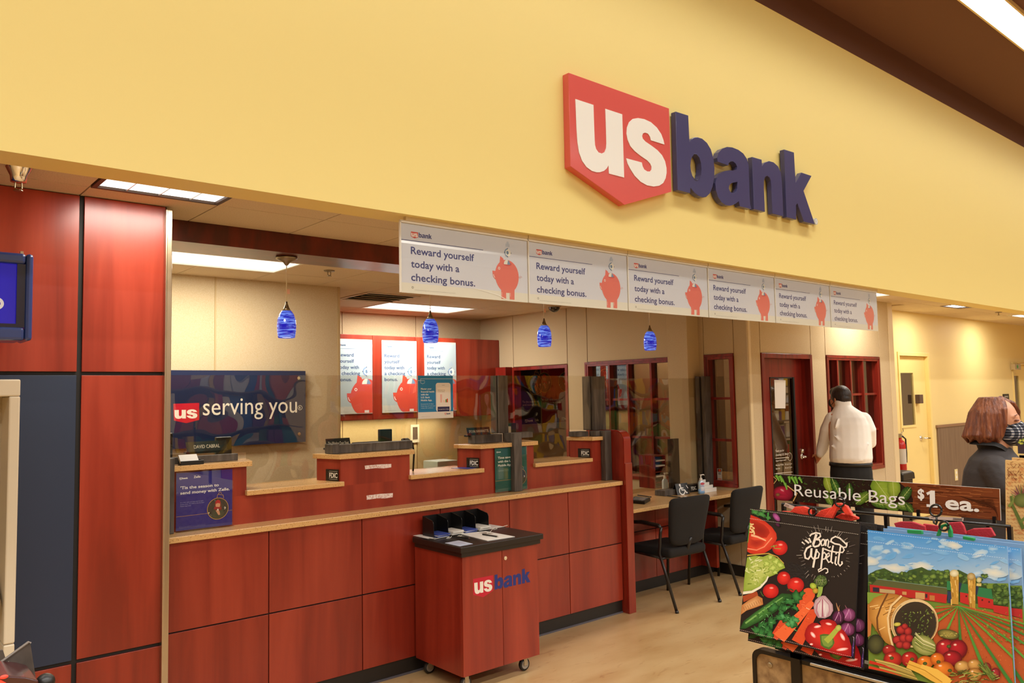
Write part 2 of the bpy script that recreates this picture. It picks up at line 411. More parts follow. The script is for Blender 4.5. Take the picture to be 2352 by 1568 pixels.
# store room around and behind the photographer (seen only in reflections)
STOREW = mat('store_wall_paint', '#b39c78', rough=0.8)
struct('wall_rear', MB().box(-7, 22, -9.1, -9, 0, 5.1), STOREW)
struct('wall_far_left', MB().box(-7.1, -7, -9, 4.3, 0, 5.1), STOREW)
struct('wall_far_right', MB().box(22, 22.1, -9, 9, 0, 5.1), STOREW)
# --- panelled wall beside the counter
wl = struct('wall_left', MB().box(-7, 1.30, 4.300, 4.42, 0, ZC), BLACK)
XS = [(-3.2, -1.95), (-1.93, -0.56), (-0.54, 0.888), (0.910, 1.292)]
for k, (x0, x1) in enumerate(XS):
    for z0, z1 in ((0.10, 0.528), (0.545, 1.891), (1.909, 2.772)):
        m = DARKB if (k == 2 and 0.5 < z0 < 1) else CHERRY_L
        o = obj('panel', MB().box(x0, x1, 4.288, 4.300, z0, z1), m, wl, bevel=0.0015)
        if m is DARKB: o['label'] = 'navy blue panel'
struct('trim_2', MB().box(1.288, 1.320, 4.262, 4.43, 0.0, 2.755).box(1.286, 1.296, 4.258, 4.30, 0, 2.755), STEEL, bevel=0.003)
struct('wall_inner_left', MB().box(1.2, 1.30, 4.42, 6.55, 0, ZC), FABRIC)
# --- wooden beam over the counter line
struct('beam', MB().box(1.30, 6.61, 4.571, 4.90, 2.656, ZC), wood('cherry_beam', '#401008', '#551409', '#6a1d0e', sx=6, sz=3))
# --- teller room walls
def fabric_wall(name, core, panels, axis):
    w = struct(name, core, mat('seam_brown', '#7d5a38', rough=0.9))
    for a0, a1, z0, z1 in panels:
        b = MB().box(a0, a1, axis[1]-0.006, axis[1], z0, z1) if axis[0] == 'y' else MB().box(axis[1]-0.006, axis[1], a0, a1, z0, z1)
        obj('fabric_panel', b, FABRIC, w, bevel=0.002)
    return w
wbl = fabric_wall('wall_back_left', MB().box(1.2, 3.505, 6.55, 8.5, 0, ZC), [(1.30, 2.366, 0.1, ZC), (2.378, 3.490, 0.1, ZC)], ('y', 6.55))
obj('edge_trim', MB().box(3.490, 3.51, 6.535, 6.56, 0, ZC), mat('tan_edge', '#b9a175', rough=0.7), wbl)
obj('seam_trim', MB().box(2.366, 2.378, 6.54, 6.55, 0, ZC), mat('tan_edge'), wbl)
fabric_wall('wall_back', MB().box(3.505, 6.75, 8.40, 8.5, 0, ZC), [(3.51, 4.530, 0, ZC), (4.538, 5.564, 0, ZC), (5.572, 6.606, 0, ZC)], ('y', 8.40))
X6 = 6.61
seam = mat('seam_brown')
# right-hand teller wall with its door and windows (openings left between the pieces)
core = MB()
for y0, y1, z0, z1 in ((4.284, 4.449, 0, ZC), (4.449, 4.785, 0, 0.84), (4.449, 4.785, 2.117, ZC), (4.785, 5.02, 0, ZC), (5.02, 6.441, 0, 0.836), (5.02, 6.441, 2.117, ZC),
                       (6.441, 6.732, 0, ZC), (6.732, 7.739, 2.11, ZC), (7.739, 8.45, 0, ZC)): core.box(X6, X6+0.10, y0, y1, z0, z1)
wr = struct('wall_right', core, seam)
for y0, y1, z0, z1 in ((4.290, 4.440, 0.1, ZC), (4.446, 4.788, 2.12, ZC), (4.446, 4.788, 0.1, 0.836), (4.794, 5.02, 0.1, ZC), (5.02, 6.400, 2.12, ZC), (5.02, 6.400, 0.1, 0.83), (6.408, 6.731, 0.1, ZC), (6.739, 7.715, 2.115, ZC), (7.723, 8.40, 0.1, ZC)):
    obj('fabric_panel', MB().box(X6-0.006, X6, y0, y1, z0, z1), FABRIC, wr, bevel=0.002)
colx = 6.42
cw = struct('column', MB().box(colx, X6, 4.85, 5.10, 0, ZC), FABRIC, bevel=0.004)
# front line of the office: door, window and fabric panels facing the store
D2 = 4.284; core = MB()
for x0, x1, z0, z1 in ((6.61, 6.805, 0, ZC), (6.805, 7.75, 2.117, ZC), (7.75, 8.054, 0, ZC), (8.054, 9.276, 0, 0.849), (8.054, 9.276, 2.117, ZC), (9.276, 9.66, 0, ZC)): core.box(x0, x1, D2, D2+0.12, z0, z1)
wd = struct('wall_office', core, seam)
for x0, x1, z0, z1 in ((6.64, 6.80, 0.1, ZC), (6.808, 7.746, 2.12, ZC), (7.754, 8.046, 0.1, ZC), (8.054, 9.30, 2.12, ZC), (8.054, 9.30, 0.1, 0.845), (9.308, 9.56, 0.1, ZC)):
    obj('fabric_panel', MB().box(x0, x1, D2-0.006, D2, z0, z1), FABRIC, wd, bevel=0.002)
obj('corner_trim', MB().box(6.596, 6.64, D2-0.012, D2+0.01, 0, ZC), mat('cream_corner', '#d8c59c', rough=0.6), wd, bevel=0.006)
obj('corner_trim', MB().box(9.56, 9.68, D2-0.012, D2+0.36, 0, ZC), mat('cream_corner'), wd, bevel=0.006)
# office shell behind
OFF = mat('office_wall_paint', '#b79c78', rough=0.85)
struct('wall_office_back', MB().box(6.7, 9.66, 8.0, 8.1, 0, ZC), OFF)
struct('wall_office_right', MB().box(9.56, 9.66, D2+0.12, 8.0, 0, ZC), OFF)
struct('wall_partition', MB().box(6.71, 9.56, 6.60, 6.68, 0, ZC), OFF)
# corridor wall
wc = struct('wall_corridor', MB().box(9.62, 10.61, 4.65, 4.75, 0, ZC).box(10.61, 11.59, 4.65, 4.75, 2.23, ZC).box(11.59, 14.85, 4.65, 4.75, 0, ZC).box(14.85, 15.81, 4.65, 4.75, 2.15, ZC).box(15.81, 22, 4.65, 4.75, 0, ZC), CREAMW)
wn = struct('trim_3', MB().box(11.72, 14.62, 4.632, 4.65, 0.1, 1.19), mat('brown_wainscot', '#7d664d', rough=0.8, noise=((60, 60, 1.5), '#6d563f', 2, 0.4, 0.7)))
obj('cap_rail', MB().box(11.70, 14.64, 4.625, 4.65, 1.19, 1.225), mat('brown_cap', '#8b6a4c', rough=0.6), wn)
struct('baseboard_office', MB().box(6.64, 6.803, D2-0.016, D2-0.007, 0, 0.10).box(7.752, 9.56, D2-0.016, D2-0.007, 0, 0.10), KICK)
struct('baseboard_corridor', MB().box(9.69, 10.60, 4.638, 4.649, 0, 0.10).box(11.60, 14.84, 4.618, 4.631, 0, 0.10), KICK)
struct('baseboard_right', MB().box(X6-0.016, X6-0.005, D2, 4.85, 0, 0.10), KICK)
# --- ceiling lights of the bank
def troffer(name, label, x0, x1, y0, y1, cells=0, dark=False, lamps=2, hang=0.0):
    t = thing(name, label, 'ceiling light', at=((x0+x1)/2, (y0+y1)/2, ZC))
    fr = MB(); w = 0.022
    z0, z1 = ZC-0.008, ZC+0.0115
    fr.box(x0, x1, y0, y0+w, z0, z1).box(x0, x1, y1-w, y1, z0, z1).box(x0, x0+w, y0+w, y1-w, z0, z1).box(x1-w, x1, y0+w, y1-w, z0, z1)
    obj('frame', fr, mat('dark_bronze_frame', '#4a3526', rough=0.5) if dark else mat('white_frame', '#e8e6da', rough=0.5), t)
    obj('diffuser', MB().box(x0+w, x1-w, y0+w, y1-w, ZC+0.004, ZC+0.0105), WHITE_E, t)
    if cells:
        lv = MB()
        for k in range(1, cells):
            x = x0+(x1-x0)*k/cells; lv.box(x-0.002, x+0.002, y0+w, y1-w, ZC-0.006, ZC+0.003)
        obj('louver', lv, mat('louver_silver', '#cfd2cf', rough=0.3, metal=0.6), t)
    else:
        for k in range(lamps):
            y = y0+(y1-y0)*(k+1)/(lamps+1)
            obj('tube_lamp', MB().box(x0+0.09, x1-0.09, y-0.035, y+0.035, ZC+0.001, ZC+0.0035), mat('hot_tube', '#ffffff', emit='#ffffff', estr=4.0), t)
    return t
troffer('troffer_light', 'square troffer light with louver cells close behind the yellow header', 0.895, 1.495, 3.505, 4.10, cells=4, dark=True)
troffer('troffer_light', 'long troffer light over the teller area behind the wooden beam', 1.45, 2.67, 5.53, 6.06, lamps=1)
troffer('troffer_light', 'long troffer light above the cherry cupboards at the back wall', 4.505, 5.715, 7.305, 7.905)
troffer('troffer_light', 'small troffer light above the end of the hanging banner row', 8.215, 8.815, 3.505, 4.10)
troffer('troffer_light', 'small troffer light over the corridor nearest the bank corner', 10.60, 11.15, 3.90, 4.08, dark=True)
troffer('troffer_light', 'small troffer light over the corridor beyond the sprinkler', 12.93, 13.55, 3.90, 4.07)
# ================================================================== TELLER COUNTER
cn = thing('teller_counter', 'long cherry wood teller counter with two rows of front panels', 'counter', at=(3.08, 4.6, 0))
obj('carcass', MB().box(1.32, 4.865, 4.397, 4.70, 0.10, 1.01), BLACK, cn)
obj('kick_plate', MB().box(1.32, 4.865, 4.400, 4.42, 0, 0.10), KICK, cn)
obj('kick_edge', MB().box(1.32, 4.865, 4.392, 4.400, 0, 0.012), mat('grey_kick_edge', '#55525a', rough=0.4), cn)
xs = [1.322, 1.901, 2.498, 3.087, 3.687, 4.272, 4.865]
for i in range(6):
    for z0, z1 in ((0.104, 0.548), (0.556, 1.012)):
        obj('panel', MB().box(xs[i]+0.003, xs[i+1]-0.003, 4.385, 4.397, z0, z1), CHERRY, cn, bevel=0.001)
obj('upper_fascia', MB().box(1.32, 4.865, 4.523, 4.66, 1.048, 1.209), CHERRY, cn)
tag(obj('writing_ledge', MB().box(1.32, 4.866, 4.357, 4.56, 1.016, 1.048), STONE, bevel=0.003), 'long speckled stone writing ledge along the teller counter front', 'worktop')
def pedestal(x0, x1, nm):
    t = thing('pedestal', nm, 'pedestal', 'cherry pedestals between the teller windows', at=((x0+x1)/2, 4.63, 1.21))
    b0, b1 = x0-0.065, x1+0.065
    poly = [(x0+0.022, 4.523, 1.209), (x1-0.022, 4.523, 1.209), (b1-0.022, 4.715, 1.209), (b0+0.022, 4.715, 1.209)]
    obj('body', MB().prism(poly, (0, 0, 0.167)), CHERRY, t)
    cap = [(x0, 4.493, 1.376), (x1, 4.493, 1.376), (b1, 4.73, 1.376), (b0, 4.73, 1.376)]
    obj('stone_cap', MB().prism(cap, (0, 0, 0.030)), STONE, t, bevel=0.003)
    return t
pedestal(1.36, 1.847, 'cherry pedestal with stone cap next to the steel corner post')
pedestal(2.405, 2.962, 'cherry pedestal with stone cap bearing two torn tape strips')
pedestal(3.521, 4.076, 'cherry pedestal with stone cap behind the green sign')
pedestal(4.669, 4.864, 'cherry pedestal with stone cap against the rounded end panel')
for (x0, x1, l) in ((1.817, 2.439, 'stone transaction shelf at the window nearest the steel corner post'), (2.931, 3.553, 'stone transaction shelf carrying a blue leaflet'), (4.045, 4.668, 'stone transaction shelf at the window nearest the rounded end panel')):
    tag(obj('transaction_shelf', MB().box(x0, x1, 4.493, 4.86, 1.209, 1.238), STONE, bevel=0.003), l, 'worktop', 'stone transaction shelves')
# counter behind the shelves on the teller side
tb = thing('teller_desk', 'teller side work counter with stone top behind the shields', 'counter', at=(3.1, 5.0, 0))
obj('top', MB().box(1.32, 4.85, 4.86, 5.35, 0.93, 0.96), STONE, tb); obj('base', MB().box(1.32, 4.85, 4.70, 4.86, 0, 1.2).box(1.32, 4.85, 4.86, 5.30, 0.1, 0.93), CHERRY_F, tb)
# rounded end panel
ep = thing('end_panel', 'rounded cherry end panel closing the teller counter', 'panel', at=(4.91, 4.6, 0))
def ep_prof(y0, z1, r, n=8):
    pts = [(4.70, 0), (y0, 0)]
    for k in range(n+1):
        a = PI-PI/2*k/n; pts.append((y0+r+r*math.cos(a), z1-r+r*math.sin(a)))
    return pts+[(4.70, z1)]
pf = ep_prof(4.345, 1.445, 0.075)
obj('body', MB().prism([(4.872, y, z) for y, z in pf], (0.07, 0, 0)), CHERRY, ep)
band = MB(); pr = ep_prof(4.336, 1.454, 0.084)[1:-1]+[(4.70, 1.454)]; pi_ = ep_prof(4.345, 1.445, 0.075)[1:-1]+[(4.70, 1.445)]
for i in range(len(pr)-1):
    a, b, c, d = pr[i], pr[i+1], pi_[i+1], pi_[i]
    band.add([(4.868, *a), (4.868, *b), (4.868, *c), (4.868, *d), (4.950, *a), (4.950, *b), (4.950, *c), (4.950, *d)], [(0, 3, 2, 1), (4, 5, 6, 7), (0, 1, 5, 4), (2, 3, 7, 6)])
obj('edge_band', band, mat('glossy_cherry_edge', '#8a1f14', rough=0.15, coat=0.6), ep)
obj('front_guard', MB().box(4.868, 4.95, 4.326, 4.337, 0.0, 1.19), CHERRY, ep, bevel=0.003)
# ================================================================== SHIELD: grey wooden posts and clear acrylic
def post_set(nm, leg, top, upr, arms, lab):
    t = thing('shield_post', lab, 'post', 'grey wooden shield posts', at=(leg[0], leg[2], 1.048) if leg else (6.5, 4.75, 0.80))
    if leg: obj('leg', MB().box(*leg), GREYW, t, bevel=0.003)
    for a in arms: obj('foot_block', MB().box(*a), GREYW, t, bevel=0.003)
    for u in upr if isinstance(upr[0], tuple) else (upr,): obj('upright', MB().box(*u), GREYW, t, bevel=0.003)
YG = 4.62
post_set('a', (1.345, 1.408, 4.470, 4.521, 1.049, 1.45), None, (1.345, 1.40, 4.60, 4.66, 1.468, 1.90), [(1.345, 1.40, 4.53, 4.66, 1.408, 1.466), (1.402, 1.80, 4.585, 4.605, 1.408, 1.448)], 'grey wooden shield post half hidden by the steel corner post')
pa = on_y(1145, 862, 4.60); pb = on_y(1166, 862, 4.60)
post_set('b', (3.815, 3.892, 4.470, 4.521, 1.049, 1.476), None, [(pa.x, pb.x, 4.600, 4.618, 1.472, 1.905), (pa.x, pb.x, 4.628, 4.70, 1.472, 1.905)],
         [(3.815, 3.90, 4.522, 4.60, 1.408, 1.475), (3.55, 3.812, 4.60, 4.68, 1.408, 1.468), (3.903, 4.07, 4.545, 4.60, 1.432, 1.475)], 'grey wooden shield post in front of the green sign')
pc = on_y(1362, 862, 4.60); pd = on_y(1391, 862, 4.60)
post_set('c', (4.79, 4.866, 4.470, 4.521, 1.049, 1.452), None, [(pc.x-0.01, pd.x-0.01, 4.600, 4.618, 1.452, 1.90), (pc.x-0.01, pd.x-0.01, 4.628, 4.72, 1.452, 1.90)],
         [(4.60, 4.735, 4.60, 4.70, 1.408, 1.448), (4.74, 4.866, 4.522, 4.60, 1.408, 1.450)], 'grey wooden shield post against the rounded end panel')
post_set('d', None, None, [(6.50, 6.60, 4.72, 4.76, 0.802, 1.905), (6.50, 6.60, 4.78, 4.83, 0.802, 1.905)], [(6.36, 6.498, 4.70, 4.86, 0.802, 0.86)], 'tall grey wooden shield post beside the narrow red window')
def sheet(lab, poly, y=YG, th=0.005):
    return tag(obj('acrylic_shield', MB().prism([(x, y, z) for x, z in poly], (0, th, 0)), PLEX), lab, 'shield', 'clear acrylic shields')
sheet('clear acrylic shield in front of the navy wall sign', [(1.36, 1.45), (1.862, 1.45), (1.862, 1.258), (2.30, 1.258), (2.30, 1.45), (3.065, 1.45), (3.065, 1.904), (1.36, 1.904)])
sheet('clear acrylic shield carrying the bright blue poster', [(3.069, 1.258), (3.42, 1.258), (3.42, 1.47), (pa.x-0.003, 1.47), (pa.x-0.003, 1.904), (3.069, 1.904)])
sheet('clear acrylic shield between the two grey posts by the end panel', [(pb.x+0.003, 1.47), (4.10, 1.47), (4.10, 1.258), (4.50, 1.258), (4.50, 1.47), (pc.x-0.014, 1.455), (pc.x-0.014, 1.904), (pb.x+0.003, 1.904)])
sheet('clear acrylic shield standing on the low desk', [(pd.x-0.006, 0.86), (6.498, 0.86), (6.498, 1.886), (pd.x-0.006, 1.886)], y=4.75)
# ================================================================== LOW DESK
dk = thing('low_desk', 'low cherry desk with speckled stone top beyond the end panel', 'desk', at=(5.8, 4.8, 0))
obj('stone_top', MB().box(4.952, 6.602, 4.385, 4.845, 0.770, 0.800).box(4.952, 6.416, 4.845, 5.30, 0.770, 0.800), STONE, dk, bevel=0.003)
obj('kick_plate', MB().box(4.96, 6.58, 4.740, 4.76, 0, 0.095), KICK, dk)
for x0, x1 in ((4.955, 5.70), (5.706, 6.36)):
    for z0, z1 in ((0.10, 0.525), (0.533, 0.768)): obj('panel', MB().box(x0, x1, 4.728, 4.74, z0, z1), CHERRY, dk)
obj('side_panel', MB().box(6.364, 6.40, 4.55, 4.80, 0.10, 0.768), CHERRY, dk)
obj('carcass', MB().box(4.96, 6.36, 4.742, 4.82, 0.10, 0.765), BLACK, dk)
# ================================================================== SIGNS AND PRINTS
GLY = {'shield':[(0.0022,0.6021),(1.004,0.5958),(1.0,-0.0065),(0.4955,-0.1725),(0.0,0.0)],'u':[(0.0555,0.443),(0.2198,0.4421),(0.2207,0.3168),(0.2224,0.2142),(0.2245,0.179),(0.2336,0.1546),(0.2554,0.1366),(0.287,0.1345),(0.3126,0.1489),(0.3286,0.1775),(0.3334,0.2121),(0.3335,0.3326),(0.3321,0.4418),(0.4964,0.4408),(0.497,0.2275),(0.4974,0.0113),(0.3496,0.0132),(0.3484,0.069),(0.329,0.0432),(0.3019,0.0226),(0.2674,0.0088),(0.2334,0.0022),(0.189,0.0033),(0.1402,0.0206),(0.1011,0.0542),(0.0759,0.1038),(0.0642,0.1674),(0.0596,0.2518)],'s':[(0.9337,0.3194),(0.7875,0.3208),(0.7784,0.3453),(0.7562,0.362),(0.7283,0.3631),(0.7051,0.3533),(0.6941,0.3326),(0.7008,0.3155),(0.7279,0.3006),(0.7909,0.2841),(0.8546,0.2639),(0.9031,0.237),(0.9343,0.1997),(0.948,0.1548),(0.9476,0.1203),(0.9349,0.0795),(0.9065,0.0406),(0.8619,0.0139),(0.8029,-0.0014),(0.7327,-0.0041),(0.6643,0.0099),(0.604,0.0413),(0.5629,0.0797),(0.5365,0.112),(0.5235,0.1465),(0.683,0.1463),(0.6894,0.1224),(0.7061,0.1019),(0.7372,0.0938),(0.7667,0.098),(0.7827,0.1134),(0.785,0.1349),(0.7719,0.1537),(0.7409,0.1717),(0.6725,0.1903),(0.6116,0.2123),(0.5698,0.2374),(0.5437,0.2777),(0.5345,0.3171),(0.5411,0.3597),(0.5648,0.4019),(0.6029,0.4324),(0.6569,0.4499),(0.7225,0.4565),(0.7923,0.4502),(0.8559,0.4251),(0.9026,0.3874),(0.9245,0.3487)],'b':[(1.0773,0.5902),(1.2257,0.5935),(1.2273,0.4934),(1.2292,0.3989),(1.2519,0.4222),(1.2889,0.443),(1.3256,0.4522),(1.3842,0.453),(1.4422,0.4325),(1.4892,0.391),(1.5183,0.3228),(1.526,0.2506),(1.5169,0.1756),(1.4932,0.1077),(1.4569,0.0519),(1.4103,0.0177),(1.3655,0.0065),(1.3148,0.0097),(1.2655,0.0272),(1.2215,0.0559),(1.215,0.015),(1.0718,0.0167)],'b0':[(1.2489,0.2919),(1.2746,0.3163),(1.3035,0.3181),(1.3357,0.2988),(1.354,0.2614),(1.3573,0.2169),(1.3487,0.1703),(1.3296,0.1402),(1.3026,0.1241),(1.2711,0.1261),(1.2437,0.1483),(1.2285,0.1813),(1.225,0.2207),(1.233,0.2622)],'a':[(1.7058,0.3071),(1.7101,0.3248),(1.7368,0.3455),(1.7689,0.3494),(1.8035,0.3385),(1.8214,0.316),(1.8134,0.2938),(1.7723,0.2791),(1.7161,0.2694),(1.6523,0.2538),(1.5884,0.2225),(1.5479,0.1853),(1.5269,0.1405),(1.5312,0.0862),(1.5541,0.0392),(1.5979,0.0042),(1.6513,-0.0084),(1.7142,-0.0041),(1.7711,0.0152),(1.8261,0.0467),(1.8354,0.015),(1.8397,0.008),(1.9946,0.0088),(1.9821,0.0455),(1.9787,0.117),(1.9807,0.2425),(1.982,0.3586),(1.96,0.403),(1.9127,0.4376),(1.8483,0.4543),(1.768,0.4581),(1.696,0.449),(1.6318,0.4227),(1.5863,0.3862),(1.5619,0.34),(1.5663,0.3112)],'a0':[(1.8216,0.1975),(1.7742,0.1851),(1.7335,0.1719),(1.7085,0.151),(1.7006,0.1264),(1.7135,0.1069),(1.7398,0.0979),(1.7686,0.0994),(1.7985,0.1163),(1.8149,0.1443)],'n':[(2.0377,0.4346),(2.1751,0.437),(2.1765,0.385),(2.2175,0.4199),(2.281,0.4442),(2.3527,0.4461),(2.4146,0.4248),(2.4567,0.3763),(2.4656,0.3018),(2.4675,0.1605),(2.4651,0.0109),(2.3022,0.012),(2.3008,0.1358),(2.3011,0.2353),(2.2958,0.2843),(2.2797,0.3065),(2.245,0.3156),(2.214,0.3006),(2.1938,0.2627),(2.1891,0.1979),(2.1912,0.0117),(2.0351,0.0116)],'k':[(2.5212,0.5866),(2.6766,0.5901),(2.6822,0.3287),(2.7842,0.4351),(2.9534,0.434),(2.8065,0.2786),(2.9713,0.0095),(2.7877,0.0081),(2.695,0.1549),(2.6722,0.1341),(2.6678,0.0101),(2.5169,0.0107)],'reg':[(3.038,0.0477)]}
def logo(a, x, y, h, shield='#c8102e', letters='#12286f', us='#ffffff', flip=False):
    """bank mark: x,y = lower left of the lettering baseline, h = x-height"""
    k = h/0.45
    T = lambda l: [(x+p[0]*k, y+p[1]*k) for p in l]
    if shield: a.poly(T(GLY['shield']), shield)
    a.poly(T(GLY['u']), us); a.poly(T(GLY['s']), us)
    a.poly(T(GLY['b']), letters, (T(GLY['b0']),)); a.poly(T(GLY['a']), letters, (T(GLY['a0']),)); a.poly(T(GLY['n']), letters); a.poly(T(GLY['k']), letters)
def board(name, label, cat, x0, x1, z0, z1, y, m, th=0.004, group=None, bm=None):
    t = thing(name, label, cat, group, at=((x0+x1)/2, y, z0))
    obj('sheet', MB().box(x0, x1, y, y+th, z0, z1), m, t)
    return t, Art((x0, y, z0), (1, 0, 0), (0, 0, 1), (0, -1, 0))
def clipx(pts, x1, y0=-9.0): return [(min(p[0], x1), max(p[1], y0)) for p in pts]
def ellp(x, y, rx, ry, n=36): return [(x+rx*math.cos(2*PI*k/n), y+ry*math.sin(2*PI*k/n)) for k in range(n)]
def pig(a, x, y, r, x1=9.0, y0=-9.0, col='#ef7f77', bg='#dfe4ee'):
    """piggy bank, body centre x,y and body radius r, cut off at x1 (poster edge)"""
    a.poly([(x-0.62*r, y+0.72*r), (x-0.55*r, y+1.22*r), (x-0.30*r, y+1.08*r), (x-0.25*r, y+0.92*r)], col)
    body = [(x+r*c*(1.0 if c < 0 else 0.98), y+s_*r*(1.02 if s_ > 0 else 1.12)) for c, s_ in [(math.cos(2*PI*k/40), math.sin(2*PI*k/40)) for k in range(40)]]
    a.poly(clipx(body, x1, y0), col)
    for lx in (-0.52, 0.18):
        a.poly(clipx([(x+lx*r, y-1.52*r), (x+(lx+0.40)*r, y-1.52*r), (x+(lx+0.42)*r, y-0.8*r), (x+lx*r, y-0.8*r)], x1, y0), col)
        for q in range(3 if y-1.3*r > y0 else 0): a.line([(x+lx*r+0.03*r, y-1.30*r+q*0.08*r), (x+lx*r+0.09*r, y-1.30*r+q*0.08*r)], 0.025*r, '#ffffff')
    a.poly([(x-1.22*r, y+0.22*r), (x-0.85*r, y+0.22*r), (x-0.85*r, y-0.35*r), (x-1.02*r, y-0.30*r), (x-1.15*r, y-0.18*r), (x-1.20*r, y)], col)
    a.line([(x-1.13*r, y+0.0*r), (x-1.10*r, y-0.12*r), (x-1.02*r, y-0.21*r)], 0.04*r, '#ffffff')
    a.poly(clipx(ellp(x+0.02*r, y+0.76*r, 0.36*r, 0.13*r), x1), '#d9605f')
    a.poly([(x-0.27*r, y+0.72*r)]+[(x+0.0*r-0.27*r*math.cos(PI*k/10), y+0.72*r+0.30*r*math.sin(PI*k/10)) for k in range(1, 10)]+[(min(x+0.27*r, x1), y+0.72*r)], '#f3f1ea')
    a.poly(clipx([(x+0.02*r, y+0.72*r)]+[(x+0.0*r+0.27*r*math.cos(PI*k/10), y+0.72*r+0.30*r*math.sin(PI*k/10)) for k in range(0, 5)], x1), '#7f9cc4')
    a.ring(x-0.66*r, y+0.42*r, 0.085*r, 0.035*r, '#ffffff')
    if x+1.25*r < x1: a.line([(x+0.97*r, y), (x+1.04*r, y-0.10*r), (x+1.09*r, y+0.08*r), (x+1.14*r, y-0.10*r), (x+1.19*r, y+0.05*r), (x+1.27*r, y-0.02*r)], 0.025*r, '#c9605c')
def coin(a, x, y, r, drops=True):
    a.circle(x, y, r*0.92, '#f4f3ee'); a.ring(x, y, r, 0.28*r, '#7f9fc8', a0=PI/2, a1=3*PI/2)
    for ang in (0, PI/2, PI, 3*PI/2): a.circle(x+r*math.cos(ang), y+r*math.sin(ang), 0.11*r, '#22304e', seg=8)
    a.circle(x-0.12*r, y, 0.42*r, '#9fbcd8', seg=16); a.text('$', x-0.02*r, y-0.36*r, 1.0*r, '#2c4a78', align='c')
    if drops:
        for dx, l in ((-0.5, 0.6), (-0.17, 1.1), (0.17, 1.1), (0.5, 0.6)): a.line([(x+dx*r, y+1.35*r), (x+dx*r, y+(1.5+l)*r)], 0.10*r, '#9db9d6')
def small(a, x, y, w, h, col, lines=1):
    for k in range(lines): a.text('Annual percentage and account terms are available at any branch', x, y-k*h*1.5, h, col, width=w)
# --- hanging banner row
BANM = mat('banner_card', '#f3f1ea', rough=0.35)
BX = [q_*0.9845 for q_ in (2.131, 2.988, 3.839, 4.693, 5.560, 6.420, 7.290)]
which = ['nearest the steel corner post, its corner curled', 'second from the steel corner post', 'third from the steel corner post', 'third from the corridor end', 'second from the corridor end', 'at the corridor end of the row']
for i in range(6):
    x0, x1 = BX[i]+0.003, BX[i+1]-0.003; w = x1-x0; z0, z1 = 2.270, 2.619; h = z1-z0
    t, a = board('hanging_banner', 'piggy bank banner under the header, '+which[i], 'banner', x0, x1, z0, z1, 3.300, BANM, 0.003, 'piggy bank banners under the yellow header')
    obj('clear_holder', MB().box(x0, x1, 3.2945, 3.296, z0, z1+0.004), pane('clear_holder_plastic', '#fbfbf8', fres=0.0), t)
    obj('holder_edge', MB().box(x0-0.002, x0+0.004, 3.293, 3.305, z0, z1+0.006).box(x0, x1, 3.293, 3.305, z1, z1+0.012), mat('clear_edge', '#d8d4c6', rough=0.2), t)
    obj('hanging_rail', MB().box(x0+0.03 if i == 0 else x0, x1, 3.288, 3.312, z1+0.012, 2.650), mat('rail_plastic', '#d3c6a6', rough=0.3), t)
    a.vgrad(0, 0.145*h, w, h, '#e4e8fa', '#dce2f4'); a.rect(0, 0, w, 0.145*h, '#f0efe8')
    logo(a, 0.078*w, 0.815*h, 0.052*h*1.05, '#d9483f', '#47508c'); a.rect(0, 0.752*h, 0.625*w, 0.761*h, '#47508c')
    for q, s in enumerate(('Reward yourself', 'today with a', 'checking bonus.')): a.text(s, 0.076*w, (0.565-0.192*q)*h, 0.150*h, '#3f4a8a', bold=0.016, width=(0.475, 0.357, 0.480)[q]*w)
    a.ring(0.086*w, 0.083*h, 0.018*h, 0.006*h, '#555555', seg=6); small(a, 0.10*w, 0.045*h, 0.30*w, 0.018*h, '#a5a5a0')
    pig(a, 0.822*w, 0.40*h, 0.245*h); coin(a, 0.83*w, 0.765*h, 0.068*h)
    if i == 0: a.poly([(0.55*w, 0.155*h), (0.66*w, 0.12*h), (0.75*w, 0.08*h), (0.84*w, 0.0), (0.83*w, 0.0), (0.74*w, 0.072*h), (0.66*w, 0.108*h), (0.55*w, 0.148*h)], '#ffffff')
    a.build('print', t, printmat('print_satin', 0.35))
# --- big wall sign
def solid(pts, y, d, holes=()): return MB().prism([(x, y, z) for x, z in pts], (0, d, 0), [[(x, y, z) for x, z in h] for h in holes])
SX, SZ, SK = 3.2007, 3.0675, 0.9255
S = lambda l: [(SX+p[0]*SK, SZ+p[1]*SK) for p in l]
sg = thing('bank_sign', 'large red shield and navy letter sign on the yellow header', 'sign', at=(3.2, 3.24, 2.9))
sh = obj('shield', solid(S(GLY['shield']), 3.20, 0.05), mat('sign_red', '#d65a53', rough=0.28, coat=0.3), sg, bevel=0.003)
for k in 'us': obj('letter', solid(S(GLY[k]), 3.197, 0.003), mat('sign_white', '#f0f2ee', rough=0.3), sg)
NAVY = mat('sign_navy', '#41416e', rough=0.3, coat=0.3)
for k in 'bank': obj('letter', solid(S(GLY[k]), 3.20, 0.04, [S(GLY[k+'0'])] if k+'0' in GLY else ()), NAVY, sg, bevel=0.003)
rg = Art((SX+3.038*SK, 3.222, SZ+0.0477*SK), (1, 0, 0), (0, 0, 1), (0, -1, 0))
obj('registered_disc', MB().lathe([(0, -0.02), (0.027, -0.02), (0.027, 0.0)], (SX+3.038*SK, 3.242, SZ+0.0477*SK), axis='y'), mat('sign_grey', '#c9ccc4', rough=0.4), sg)
rg.circle(0, 0, 0.024, '#e6e6dc'); rg.ring(0, 0, 0.024, 0.003, '#8a93a8'); rg.text('R', 0, -0.013, 0.036, '#8a93a8', align='c'); rg.build('registered_mark', sg)
